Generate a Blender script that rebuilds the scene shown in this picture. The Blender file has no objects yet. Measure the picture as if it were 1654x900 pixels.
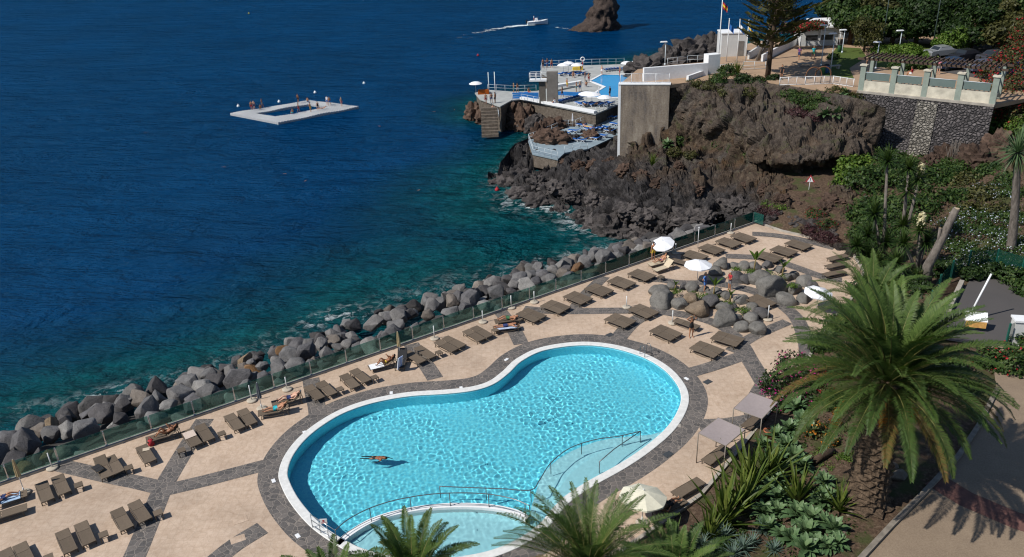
import bpy, bmesh, math, random
import numpy as np
from mathutils import Vector, Matrix, Quaternion, noise
from mathutils.geometry import tessellate_polygon

R = math.radians
SC = bpy.context.scene
COL = SC.collection
rng = random.Random(7)
npr = np.random.default_rng(11)

# ------------------------------------------------------------------ camera
CAM_H, FOC, PITCH, ROLL = 29.0, 1321.17, 0.438071, -0.0441442
_fw = Vector((0, math.cos(PITCH), -math.sin(PITCH)))
_up0 = Vector((0, math.sin(PITCH), math.cos(PITCH)))
_rt0 = Vector((1, 0, 0))
_rt = _rt0 * math.cos(ROLL) + _up0 * math.sin(ROLL)
_up = _up0 * math.cos(ROLL) - _rt0 * math.sin(ROLL)
cam_data = bpy.data.cameras.new('camera')
cam = bpy.data.objects.new('camera', cam_data); COL.objects.link(cam)
cam.matrix_world = Matrix(((_rt.x, _up.x, -_fw.x, 0), (_rt.y, _up.y, -_fw.y, 0), (_rt.z, _up.z, -_fw.z, CAM_H), (0, 0, 0, 1)))
cam_data.sensor_width = 36.0
cam_data.lens = 36.0 * FOC / 1654.0
cam_data.clip_start = 0.5
cam_data.clip_end = 12000
SC.camera = cam

# ------------------------------------------------------------------ light
SUN_EL, SUN_DIR = R(47), Vector((0.925, 0.380))          # where the light travels, seen from above
world = bpy.data.worlds.new('World'); SC.world = world; world.use_nodes = True
_n = world.node_tree.nodes; _l = world.node_tree.links
_n.clear()
_sky = _n.new('ShaderNodeTexSky'); _sky.sky_type = 'NISHITA'; _sky.sun_disc = False
_sky.sun_elevation = SUN_EL; _sky.ozone_density = 3.0; _sky.dust_density = 0.4; _sky.sun_rotation = math.atan2(-SUN_DIR.x, -SUN_DIR.y)
_bg = _n.new('ShaderNodeBackground'); _bg.inputs['Strength'].default_value = 0.07
_wo = _n.new('ShaderNodeOutputWorld')
_l.new(_sky.outputs[0], _bg.inputs[0]); _l.new(_bg.outputs[0], _wo.inputs[0])
sun_data = bpy.data.lights.new('sun', 'SUN'); sun_data.energy = 4.0; sun_data.angle = R(0.53); sun_data.color = (1, 0.955, 0.88)
sun = bpy.data.objects.new('sun', sun_data); COL.objects.link(sun)
_d = Vector((SUN_DIR.x * math.cos(SUN_EL), SUN_DIR.y * math.cos(SUN_EL), -math.sin(SUN_EL)))
sun.rotation_euler = _d.to_track_quat('-Z', 'Y').to_euler(); sun.location = (-40, 0, 60)
SC.view_settings.view_transform = 'Standard'; SC.view_settings.look = 'None'
SC.view_settings.exposure = 0.32; SC.view_settings.gamma = 1.0; SC.view_settings.use_curve_mapping = False
SC.render.engine = 'CYCLES'
SC.cycles.max_bounces = 8; SC.cycles.diffuse_bounces = 3; SC.cycles.glossy_bounces = 3
SC.cycles.transmission_bounces = 6; SC.cycles.transparent_max_bounces = 12
SC.cycles.use_denoising = True
SC.cycles.caustics_refractive = True; SC.cycles.caustics_reflective = False
SC.cycles.sample_clamp_indirect = 6.0
SC.cycles.filter_width = 1.2

# ------------------------------------------------------------------ photograph <-> world
def W(u, v, z=0.0):
    """point of the place at height z that the photograph shows at pixel (u, v) of 1654 x 900"""
    d = _fw * FOC + _rt * (u - 827) + _up * (450 - v)
    t = (z - CAM_H) / d.z
    return Vector((d.x * t, d.y * t, z))
def W2(u, v, z=0.0):
    p = W(u, v, z); return (p.x, p.y)
def PX(p):
    q = Vector(p) - Vector((0, 0, CAM_H)); k = FOC / q.dot(_fw)
    return 827 + q.dot(_rt) * k, 450 - q.dot(_up) * k

# ------------------------------------------------------------------ object helpers
LABELS = {}
def tag(o, label=None, cat=None, group=None, kind=None):
    if label: o['label'] = label; LABELS.setdefault(label, []).append(o.name)
    if cat: o['category'] = cat
    if group: o['group'] = group
    if kind: o['kind'] = kind
    return o
def thing(name, label, cat, loc=(0, 0, 0), rz=0.0, group=None):
    o = bpy.data.objects.new(name, None); COL.objects.link(o)
    o.location = loc; o.rotation_euler = (0, 0, rz); o.empty_display_size = 0.2
    return tag(o, label, cat, group)
def link(name, me, parent=None, loc=None, rz=None):
    o = bpy.data.objects.new(name, me); COL.objects.link(o)
    if parent is not None: o.parent = parent
    if loc is not None: o.location = loc
    if rz is not None: o.rotation_euler = (0, 0, rz)
    return o
def copy_tree(o, parent=None):
    c = o.copy(); COL.objects.link(c)
    for k in ('label', 'category', 'group'):
        if parent is None and k in c.keys(): del c[k]
    if parent is not None: c.parent = parent
    for ch in list(o.children): copy_tree(ch, c)
    return c
def np_mesh(name, V, F, mat=None, smooth=False, tint=None, mats=None, midx=None):
    """V (n,3); F list of (m,k) index arrays; tint per-face grey value -> face attribute 'tint'"""
    V = np.asarray(V, dtype=np.float32)
    if not isinstance(F, list) or isinstance(F[0], tuple): F = [np.array(F)]
    F = [np.asarray(f, dtype=np.int32) for f in F if len(f)]
    me = bpy.data.meshes.new(name)
    me.vertices.add(len(V)); me.vertices.foreach_set('co', V.ravel())
    nl = sum(f.size for f in F); npoly = sum(len(f) for f in F)
    me.loops.add(nl); me.polygons.add(npoly)
    me.loops.foreach_set('vertex_index', np.concatenate([f.ravel() for f in F]))
    tot = np.concatenate([np.full(len(f), f.shape[1], dtype=np.int32) for f in F])
    me.polygons.foreach_set('loop_start', np.concatenate([[0], np.cumsum(tot)[:-1]]).astype(np.int32))
    me.polygons.foreach_set('use_smooth', np.full(npoly, smooth, dtype=bool))
    for m in (mats or ([mat] if mat else [])): me.materials.append(m)
    if midx is not None: me.polygons.foreach_set('material_index', np.asarray(midx, dtype=np.int32))
    if tint is not None:
        a = me.attributes.new('tint', 'FLOAT', 'FACE'); a.data.foreach_set('value', np.asarray(tint, dtype=np.float32))
    me.update(calc_edges=True)
    return me

class MB:
    """collects shapes that become ONE mesh"""
    def __init__(s): s.v = []; s.f = []; s.n = 0; s.sm = []
    def add(s, V, F, M=None, smooth=False):
        for p in V:
            s.v.append(tuple(M @ Vector(p)) if M is not None else tuple(p))
        for f in F: s.f.append(tuple(i + s.n for i in f)); s.sm.append(smooth)
        s.n += len(V); return s
    def box(s, c, d, M=None, rz=0.0, taper=1.0):
        x, y, z = d[0] / 2, d[1] / 2, d[2] / 2
        V = [(-x, -y, -z), (x, -y, -z), (x, y, -z), (-x, y, -z)] + [(a * taper, b * taper, z) for a, b in ((-x, -y), (x, -y), (x, y), (-x, y))]
        if rz:
            ca, sa = math.cos(rz), math.sin(rz); V = [(a * ca - b * sa, a * sa + b * ca, e) for a, b, e in V]
        V = [(a + c[0], b + c[1], e + c[2]) for a, b, e in V]
        return s.add(V, [(3, 2, 1, 0), (4, 5, 6, 7), (0, 1, 5, 4), (1, 2, 6, 5), (2, 3, 7, 6), (3, 0, 4, 7)], M)
    def tube(s, pts, r, n=6, cap=True, M=None, closed=False):
        pts = [Vector(p) for p in pts]; m = len(pts)
        rr = r if isinstance(r, (list, tuple)) else [r] * m
        V = []; prev = None
        for i, p in enumerate(pts):
            if closed: t = pts[(i + 1) % m] - pts[i - 1]
            else: t = pts[min(i + 1, m - 1)] - pts[max(i - 1, 0)]
            if t.length < 1e-9: t = Vector((0, 0, 1))
            t.normalize()
            if prev is None:
                a = t.orthogonal().normalized()
            else:
                a = (prev - t * prev.dot(t))
                a = a.normalized() if a.length > 1e-6 else t.orthogonal().normalized()
            prev = a; b = t.cross(a)
            for k in range(n):
                th = 2 * math.pi * k / n
                V.append(p + (a * math.cos(th) + b * math.sin(th)) * rr[i])
        F = []
        for i in range(m if closed else m - 1):
            j = (i + 1) % m
            for k in range(n): F.append((i * n + k, i * n + (k + 1) % n, j * n + (k + 1) % n, j * n + k))
        if cap and not closed: F += [tuple(range(n - 1, -1, -1)), tuple((m - 1) * n + k for k in range(n))]
        return s.add(V, F, M, smooth=n > 4)
    def lathe(s, prof, c=(0, 0, 0), n=16, M=None, cap=True, smooth=True):
        V = [(c[0] + r * math.cos(2 * math.pi * k / n), c[1] + r * math.sin(2 * math.pi * k / n), c[2] + z) for r, z in prof for k in range(n)]
        F = [(i * n + k, i * n + (k + 1) % n, (i + 1) * n + (k + 1) % n, (i + 1) * n + k) for i in range(len(prof) - 1) for k in range(n)]
        if cap:
            F += [tuple(range(n - 1, -1, -1)), tuple((len(prof) - 1) * n + k for k in range(n))]
        return s.add(V, F, M, smooth=smooth)
    def prism(s, poly, z0, z1, M=None, bottom=True):
        """poly (x, y) any winding, made counter-clockwise"""
        a = sum(poly[i - 1][0] * p[1] - p[0] * poly[i - 1][1] for i, p in enumerate(poly))
        if a < 0: poly = poly[::-1]
        n = len(poly)
        V = [(p[0], p[1], z0) for p in poly] + [(p[0], p[1], z1) for p in poly]
        F = [(i, (i + 1) % n, n + (i + 1) % n, n + i) for i in range(n)]
        tri = tessellate_polygon([[Vector((p[0], p[1], 0)) for p in poly]])
        for t in tri:
            q = [poly[i] for i in t]
            ar = (q[1][0] - q[0][0]) * (q[2][1] - q[0][1]) - (q[2][0] - q[0][0]) * (q[1][1] - q[0][1])
            t = tuple(t) if ar > 0 else tuple(t)[::-1]
            F.append(tuple(n + i for i in t))
            if bottom: F.append(tuple(t)[::-1])
        return s.add(V, F, M)
    def mesh(s, name, mat, smooth=None):
        me = bpy.data.meshes.new(name); me.from_pydata(s.v, [], s.f)
        me.polygons.foreach_set('use_smooth', s.sm if smooth is None else [smooth] * len(s.f))
        if mat: me.materials.append(mat)
        me.update(); return me
    def build(s, name, mat, parent=None, loc=None, rz=None, smooth=None):
        return link(name, s.mesh(name, mat, smooth), parent, loc, rz)

def sheet(name, outer, z, mat, holes=()):
    """flat sheet with holes"""
    rings = [[Vector((p[0], p[1], z)) for p in outer]] + [[Vector((p[0], p[1], z)) for p in h] for h in holes]
    flat = [p for r in rings for p in r]
    F = []
    for t in tessellate_polygon(rings):
        q = [flat[i] for i in t]
        ar = (q[1].x - q[0].x) * (q[2].y - q[0].y) - (q[2].x - q[0].x) * (q[1].y - q[0].y)
        if abs(ar) > 1e-9: F.append(tuple(t) if ar > 0 else tuple(t)[::-1])
    me = bpy.data.meshes.new(name); me.from_pydata([tuple(p) for p in flat], [], F)
    me.materials.append(mat); me.update()
    return link(name, me)
def spline(pts, n=8, closed=False):
    """Catmull-Rom through the points"""
    P = [Vector(p) for p in pts]; m = len(P); out = []
    for i in range(m if closed else m - 1):
        if closed: a, b, c, d = P[i - 1], P[i], P[(i + 1) % m], P[(i + 2) % m]
        else: a, b, c, d = P[max(i - 1, 0)], P[i], P[i + 1], P[min(i + 2, m - 1)]
        for k in range(n):
            t = k / n
            out.append(0.5 * ((2 * b) + (c - a) * t + (2 * a - 5 * b + 4 * c - d) * t * t + (3 * b - a - 3 * c + d) * t ** 3))
    if not closed: out.append(P[-1].copy())
    return out
def offset(poly, d, closed=True):
    """moves a 2D outline to its left by -d / right by d (outward for counter-clockwise)"""
    n = len(poly); out = []
    for i in range(n):
        a = Vector(poly[i - 1][:2]) if (closed or i) else Vector(poly[i][:2])
        b = Vector(poly[(i + 1) % n][:2]) if (closed or i < n - 1) else Vector(poly[i][:2])
        t = (b - a).normalized(); out.append((poly[i][0] + t.y * d, poly[i][1] - t.x * d))
    return out
def ribbon(name, line, w, z, mat):
    """flat strip of width w along a 2D line"""
    a = offset(line, w / 2, False); b = offset(line, -w / 2, False)
    V = [(p[0], p[1], z) for p in a] + [(p[0], p[1], z) for p in b]; n = len(line)
    F = [(i, i + 1, n + i + 1, n + i) for i in range(n - 1)]
    me = bpy.data.meshes.new(name); me.from_pydata(V, [], F); me.materials.append(mat); me.update()
    return link(name, me)
def in_poly(x, y, poly):
    c = False; j = len(poly) - 1
    for i in range(len(poly)):
        if (poly[i][1] > y) != (poly[j][1] > y) and x < (poly[j][0] - poly[i][0]) * (y - poly[i][1]) / (poly[j][1] - poly[i][1]) + poly[i][0]: c = not c
        j = i
    return c
def seg_dist(X, Y, line):
    """distance from arrays X, Y to a polyline"""
    best = np.full(X.shape, 1e9)
    for (ax, ay), (bx, by) in zip(line[:-1], line[1:]):
        dx, dy = bx - ax, by - ay; L = dx * dx + dy * dy + 1e-12
        t = np.clip(((X - ax) * dx + (Y - ay) * dy) / L, 0, 1)
        best = np.minimum(best, np.hypot(X - ax - t * dx, Y - ay - t * dy))
    return best

# ------------------------------------------------------------------ materials
def srgb(r, g, b):
    f = lambda c: (c / 12.92 if c <= 0.04045 else ((c + 0.055) / 1.055) ** 2.4)
    return (f(r / 255), f(g / 255), f(b / 255), 1)
class NT:
    def __init__(s, name):
        s.m = bpy.data.materials.new(name); s.m.use_nodes = True
        s.t = s.m.node_tree; s.t.nodes.clear()
        s.out = s.n('ShaderNodeOutputMaterial')
    def n(s, typ, **kw):
        x = s.t.nodes.new(typ)
        for k, v in kw.items():
            if k in x.inputs.keys(): x.inputs[k].default_value = v
            else: setattr(x, k, v)
        return x
    def l(s, a, b): s.t.links.new(a, b)
    def coord(s, scale=(1, 1, 1), obj=True):
        c = s.n('ShaderNodeTexCoord'); m = s.n('ShaderNodeMapping'); m.inputs['Scale'].default_value = scale
        s.l(c.outputs['Object' if obj else 'Generated'], m.inputs['Vector']); return m.outputs[0]
    def noise(s, vec, scale, detail=4, rough=0.55, dist=0.0):
        x = s.n('ShaderNodeTexNoise'); x.inputs['Scale'].default_value = scale; x.inputs['Detail'].default_value = detail
        x.inputs['Roughness'].default_value = rough; x.inputs['Distortion'].default_value = dist
        s.l(vec, x.inputs['Vector']); return x.outputs['Fac']
    def voro(s, vec, scale, feature='F1', out='Distance', rand=1.0):
        x = s.n('ShaderNodeTexVoronoi'); x.feature = feature; x.inputs['Scale'].default_value = scale
        x.inputs['Randomness'].default_value = rand
        s.l(vec, x.inputs['Vector']); return x.outputs[out]
    def ramp(s, fac, stops, interp='LINEAR'):
        x = s.n('ShaderNodeValToRGB'); x.color_ramp.interpolation = interp
        e = x.color_ramp.elements
        while len(e) < len(stops): e.new(0.5)
        for k, (p, c) in enumerate(stops):
            e[k].position = p; e[k].color = c if isinstance(c, tuple) and len(c) == 4 else (c, c, c, 1)
        s.l(fac, x.inputs[0]); return x.outputs[0]
    def mix(s, fac, a, b, mode='MIX'):
        x = s.n('ShaderNodeMix'); x.data_type = 'RGBA'; x.blend_type = mode
        for sock, v in ((x.inputs[0], fac), (x.inputs[6], a), (x.inputs[7], b)):
            if isinstance(v, bpy.types.NodeSocket): s.l(v, sock)
            elif isinstance(v, (int, float)) and sock.type == 'RGBA': sock.default_value = (v, v, v, 1)
            else: sock.default_value = v
        return x.outputs[2]
    def math(s, op, a, b=0.0):
        x = s.n('ShaderNodeMath'); x.operation = op
        for sock, v in ((x.inputs[0], a), (x.inputs[1], b)):
            if isinstance(v, bpy.types.NodeSocket): s.l(v, sock)
            else: sock.default_value = v
        return x.outputs[0]
    def attr(s, name, out='Fac'):
        x = s.n('ShaderNodeAttribute'); x.attribute_name = name; return x.outputs[out]
    def bump(s, h, strength, dist=0.05, normal=None):
        x = s.n('ShaderNodeBump'); x.inputs['Strength'].default_value = strength; x.inputs['Distance'].default_value = dist
        s.l(h, x.inputs['Height'])
        if normal is not None: s.l(normal, x.inputs['Normal'])
        return x.outputs[0]
    def principled(s, color, rough=0.8, normal=None, metal=0.0, spec=0.5, **kw):
        x = s.n('ShaderNodeBsdfPrincipled')
        for sock, v in ((x.inputs['Base Color'], color), (x.inputs['Roughness'], rough), (x.inputs['Metallic'], metal)):
            if isinstance(v, bpy.types.NodeSocket): s.l(v, sock)
            else: sock.default_value = v
        x.inputs['Specular IOR Level'].default_value = spec
        for k, v in kw.items(): x.inputs[k].default_value = v
        if normal is not None: s.l(normal, x.inputs['Normal'])
        s.l(x.outputs[0], s.out.inputs[0]); return x
    def done(s): return s.m
def plain(name, c, rough=0.6, var=0.15, scale=6.0, bump=0.1, metal=0.0, spec=0.4, objvar=0.0):
    """coat of one colour with slight wear"""
    t = NT(name); v = t.coord()
    n1 = t.noise(v, scale, 5)
    dark = tuple(x * (1 - var) for x in c[:3]) + (1,); lite = tuple(min(1, x * (1 + var)) for x in c[:3]) + (1,)
    col = t.mix(t.ramp(n1, [(0.3, 0.0), (0.7, 1.0)]), dark, lite)
    if objvar:
        oi = t.n('ShaderNodeObjectInfo')
        col = t.mix(1.0, col, t.ramp(oi.outputs['Random'], [(0, 1 - objvar), (1, 1.0)]), 'MULTIPLY')
    t.principled(col, rough, t.bump(t.noise(v, scale * 4, 3), bump, 0.02) if bump else None, metal, spec)
    return t.done()
def leafy(name, stops, rough=0.55, trans=0.35, spec=0.25):
    """leaves: each leaf's own tone from its 'tint' value, some light passing through"""
    t = NT(name); a = t.attr('tint')
    col = t.ramp(a, stops)
    p = t.n('ShaderNodeBsdfPrincipled'); t.l(col, p.inputs['Base Color']); p.inputs['Roughness'].default_value = rough
    p.inputs['Specular IOR Level'].default_value = spec
    tr = t.n('ShaderNodeBsdfTranslucent'); t.l(t.mix(1.0, col, (0.9, 1.0, 0.45, 1), 'MULTIPLY'), tr.inputs[0])
    m = t.n('ShaderNodeMixShader'); m.inputs[0].default_value = trans
    t.l(p.outputs[0], m.inputs[1]); t.l(tr.outputs[0], m.inputs[2]); t.l(m.outputs[0], t.out.inputs[0])
    return t.done()
# ================================================================== SETTING
# ------------------------------------------------------------------ lines of the place
FA, FB = Vector(W2(173.5, 724)), Vector(W2(1218, 361.5))          # foot of the glass fence
FT = (FB - FA).normalized(); FN = Vector((-FT.y, FT.x))            # along the shore / out to sea
def along(s, d, z=0.0):                                            # s metres from FA along the fence, d metres out to sea
    p = FA + FT * s + FN * d; return Vector((p.x, p.y, z))
FLEN = (FB - FA).length
SHORE_PX = [(-140, 715), (0, 670), (100, 650), (200, 627), (300, 604), (345, 586), (420, 558), (520, 522), (640, 490), (720, 468), (800, 450), (870, 440), (960, 420), (1030, 402),
            (1050, 388), (1010, 380), (950, 364), (890, 342), (850, 327), (808, 310), (806, 285), (832, 245), (850, 222), (880, 207), (850, 200), (800, 195), (764, 186), (768, 166), (800, 158), (860, 150), (1010, 100), (1150, 78), (1400, 40)]
SHORE = [W2(u, v, -5) for u, v in SHORE_PX]
deck_edge_px = [(1222, 360), (1262, 374), (1345, 393), (1372, 404), (1396, 440), (1372, 490), (1335, 530), (1303, 585), (1265, 640), (1180, 745), (1132, 802), (1062, 852), (1000, 895), (930, 922), (860, 945), (760, 962), (620, 958), (520, 990), (400, 1060)]
DECK_EDGE = [W2(u, v) for u, v in deck_edge_px]

# ------------------------------------------------------------------ sea
def make_sea():
    def axis(lo, hi, step, ext):
        a = list(np.arange(lo, hi + step / 2, step)); s = step; x = hi
        while x < ext: s *= 1.5; x += s; a.append(x)
        s = step; x = lo; b = []
        while x > -ext: s *= 1.5; x -= s; b.append(x)
        return np.array(b[::-1] + a)
    xs = axis(-110, 70, 0.8, 6000); ys = axis(28, 200, 0.8, 6000)
    X, Y = np.meshgrid(xs, ys)
    V = np.stack([X, Y, np.full(X.shape, -5.0)], -1).reshape(-1, 3)
    ny, nx = X.shape; idx = np.arange(nx * ny).reshape(ny, nx)
    F = np.stack([idx[:-1, :-1], idx[:-1, 1:], idx[1:, 1:], idx[1:, :-1]], -1).reshape(-1, 4)
    t = NT('sea_water')
    v = t.coord(); dist = t.attr('shore')
    big = t.noise(v, 0.035, 3)
    patch = t.noise(v, 0.16, 4, 0.6)
    dd = t.math('ADD', dist, t.math('MULTIPLY', t.math('SUBTRACT', patch, 0.5), 16.0))
    dd = t.math('DIVIDE', dd, 46.0)
    col = t.ramp(dd, [(0.0, (0.004, 0.060, 0.062, 1)), (0.14, (0.002, 0.066, 0.078, 1)), (0.36, (0.0012, 0.042, 0.075, 1)), (0.65, (0.0004, 0.030, 0.076, 1)), (1.0, (0.0002, 0.030, 0.096, 1))])
    # sunken stones seen through the shallow water: darker blotches near the shore
    st = t.ramp(t.noise(v, 0.55, 5, 0.65, 0.4), [(0.40, 0.45), (0.60, 1.0)])
    near = t.ramp(t.math('DIVIDE', dist, 40.0), [(0.0, 1.0), (1.0, 0.0)])
    col = t.mix(near, col, t.mix(1.0, col, st, 'MULTIPLY'))
    col = t.mix(1.0, col, t.ramp(big, [(0.3, 0.85), (0.7, 1.15)]), 'MULTIPLY')
    # white water against the rocks
    fm = t.noise(v, 0.9, 6, 0.7, 0.8); swell = t.ramp(t.noise(v, 0.10, 2), [(0.54, 0.0), (0.66, 1.0)])
    fd = t.ramp(t.math('DIVIDE', dist, 5.0), [(0.0, 1.0), (1.0, 0.0)])
    fo = t.math('MULTIPLY', t.math('MULTIPLY', t.ramp(fm, [(0.50, 0.0), (0.61, 1.0)]), fd), t.math('ADD', t.math('MULTIPLY', swell, 0.9), 0.16))
    cap = t.math('MULTIPLY', t.ramp(t.noise(v, 0.42, 6, 0.8, 0.5), [(0.715, 0.0), (0.75, 0.8)]), t.ramp(t.noise(v, 0.05, 2), [(0.45, 0.0), (0.55, 1.0)]))
    fo = t.math('MAXIMUM', fo, cap)
    col = t.mix(fo, col, (0.7, 0.75, 0.76, 1))
    # waves: swell + wind ripples running along the shore
    m = t.n('ShaderNodeMapping'); m.inputs['Rotation'].default_value = (0, 0, R(14)); m.inputs['Scale'].default_value = (0.45, 1.0, 1.0)
    t.l(v, m.inputs['Vector']); w = m.outputs[0]
    h1 = t.noise(w, 0.24, 5, 0.62, 0.3); h2 = t.noise(w, 1.5, 5, 0.66); h3 = t.noise(w, 0.07, 2)
    h = t.math('ADD', t.math('ADD', t.math('MULTIPLY', h1, 4.2), t.math('MULTIPLY', h2, 0.7)), t.math('MULTIPLY', h3, 3.0))
    nb = t.bump(h, 1.0, 0.95)
    df = t.n('ShaderNodeBsdfDiffuse'); t.l(col, df.inputs[0]); t.l(nb, df.inputs['Normal'])
    gl = t.n('ShaderNodeBsdfGlossy'); gl.inputs['Roughness'].default_value = 0.14; gl.inputs['Color'].default_value = (0.26, 0.64, 1.0, 1); t.l(nb, gl.inputs['Normal'])
    fr = t.n('ShaderNodeFresnel'); fr.inputs['IOR'].default_value = 1.33; t.l(nb, fr.inputs['Normal'])
    mx = t.n('ShaderNodeMixShader'); t.l(t.math('MULTIPLY', fr.outputs[0], 0.34), mx.inputs[0]); t.l(df.outputs[0], mx.inputs[1]); t.l(gl.outputs[0], mx.inputs[2]); t.l(mx.outputs[0], t.out.inputs[0])
    me = np_mesh('sea', V, F, t.done())
    a = me.attributes.new('shore', 'FLOAT', 'POINT')
    d = seg_dist(X.ravel(), Y.ravel(), SHORE)
    c0 = W(900, 392, -5); far = np.clip(np.hypot(X.ravel() - c0.x, Y.ravel() - c0.y) / 26.0 - 0.55, 0, 1)   # the sheltered cove is the shallow part
    d = d * (1 + 1.6 * far + 1.6 * np.clip((Y.ravel() - 108) / 20, 0, 1))
    a.data.foreach_set('value', d.astype(np.float32))
    return tag(link('sea', me), kind='structure')
make_sea()

# ------------------------------------------------------------------ pool outline
POOL_PX = [(930, 553), (985, 556), (1040, 571), (1080, 593), (1105, 620), (1113, 645), (1105, 672), (1085, 700), (1050, 730), (1010, 757), (960, 785), (925, 808), (905, 828), (885, 852), (850, 878),
           (800, 900), (740, 912), (680, 914), (620, 908), (575, 897), (538, 878), (500, 850), (470, 815), (454, 785), (450, 765), (459, 738), (480, 710), (510, 685), (550, 662), (600, 645), (660, 634), (720, 630), (762, 625), (790, 616), (812, 600), (834, 580), (872, 562)]
POOL = [(p.x, p.y) for p in spline([Vector(W2(u, v)).to_3d() for u, v in POOL_PX], 6, True)]
if sum(POOL[i - 1][0] * p[1] - p[0] * POOL[i - 1][1] for i, p in enumerate(POOL)) < 0: POOL = POOL[::-1]
POOL_IN = offset(POOL, -0.5)
RING = offset(POOL, 1.15)

# ------------------------------------------------------------------ deck
def mat_deck():
    t = NT('stamped_concrete'); v = t.coord()
    n1 = t.noise(v, 0.45, 6, 0.6); n2 = t.noise(v, 3.0, 6, 0.7, 0.5); n3 = t.noise(v, 22, 3)
    col = t.ramp(n1, [(0.30, (0.375, 0.275, 0.200, 1)), (0.52, (0.475, 0.362, 0.272, 1)), (0.72, (0.55, 0.43, 0.335, 1))])
    col = t.mix(0.5, col, t.ramp(n2, [(0.3, (0.34, 0.235, 0.160, 1)), (0.7, (0.60, 0.475, 0.37, 1))]))
    stain = t.ramp(t.noise(v, 0.9, 7, 0.75, 1.0), [(0.62, 0.0), (0.74, 0.55)])
    col = t.mix(stain, col, (0.27, 0.17, 0.10, 1))
    cr = t.ramp(t.voro(v, 1.1, 'DISTANCE_TO_EDGE'), [(0.0, 0.90), (0.03, 1.0)])
    col = t.mix(1.0, col, cr, 'MULTIPLY')
    col = t.mix(1.0, col, t.ramp(t.voro(v, 3.1, 'DISTANCE_TO_EDGE', 'Distance', 0.25), [(0.0, 0.84), (0.05, 1.0)]), 'MULTIPLY')
    big = t.ramp(t.noise(v, 0.16, 4, 0.6), [(0.35, 0.86), (0.65, 1.08)]); col = t.mix(1.0, col, big, 'MULTIPLY')
    t.principled(col, 0.85, t.bump(t.math('ADD', n2, t.math('MULTIPLY', n3, 0.4)), 0.35, 0.03), 0, 0.3)
    return t.done()
def mat_crazy(name='crazy_paving', sc=2.9, tone=0.85):
    t = NT(name); v = t.coord()
    d = t.n('ShaderNodeVectorMath'); d.operation = 'ADD'
    nz = t.n('ShaderNodeTexNoise'); nz.inputs['Scale'].default_value = 2.0; t.l(v, nz.inputs['Vector'])
    sc_ = t.n('ShaderNodeVectorMath'); sc_.operation = 'SCALE'; sc_.inputs[3].default_value = 0.18
    t.l(nz.outputs['Color'], sc_.inputs[0]); t.l(v, d.inputs[0]); t.l(sc_.outputs[0], d.inputs[1]); w = d.outputs[0]
    edge = t.voro(w, sc, 'DISTANCE_TO_EDGE'); cell = t.voro(w, sc, 'F1', 'Color')
    sep = t.n('ShaderNodeSeparateColor'); t.l(cell, sep.inputs[0])
    k = tone
    col = t.ramp(sep.outputs[0], [(0.0, (0.070 * k, 0.060 * k, 0.055 * k, 1)), (0.5, (0.115 * k, 0.098 * k, 0.088 * k, 1)), (1.0, (0.185 * k, 0.155 * k, 0.135 * k, 1))])
    col = t.mix(0.35, col, t.ramp(t.noise(v, 9, 5), [(0.3, 0.06), (0.7, 0.18)]))
    g = t.ramp(edge, [(0.015, 0.8), (0.045, 0.0)])
    col = t.mix(g, col, (0.25, 0.215, 0.185, 1))
    t.principled(col, 0.75, t.bump(t.ramp(edge, [(0.0, 0.0), (0.08, 1.0)]), 0.5, 0.02), 0, 0.35)
    return t.done()
M_DECK, M_CRAZY = mat_deck(), mat_crazy()
M_CONC = plain('weathered_concrete', (0.33, 0.30, 0.26), 0.9, 0.25, 1.5, 0.3)
M_WHITE = plain('white_paint', (0.74, 0.75, 0.76), 0.55, 0.06, 3.0, 0.05)

seaward = [tuple(along(s, 0.35).to_2d()) for s in (-26.0, FLEN + 0.6)]
deck_poly = [seaward[0], seaward[1]] + DECK_EDGE[1:] + [(-34, 18)]
deck = sheet('pool_deck', deck_poly, 0.0, M_DECK, [offset(POOL, -0.2)]); tag(deck, kind='structure')
# retaining edge of the deck towards the boulders
m = MB(); a, b = along(-26, 0.36), along(FLEN + 0.6, 0.36)
m.add([(a.x, a.y, -0.01), (b.x, b.y, -0.01), (b.x, b.y, -6), (a.x, a.y, -6)], [(3, 2, 1, 0)])
tag(m.build('deck_retaining_edge', M_CONC), kind='structure')
# low kerb the glass fence stands on
m = MB(); L = FLEN + 26.6
c = along((-26 + FLEN + 0.6) / 2, 0.13); m.box((c.x, c.y, 0.06), (L, 0.34, 0.12), rz=math.atan2(FT.y, FT.x))
tag(m.build('fence_kerb', M_CONC), kind='structure')

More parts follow.
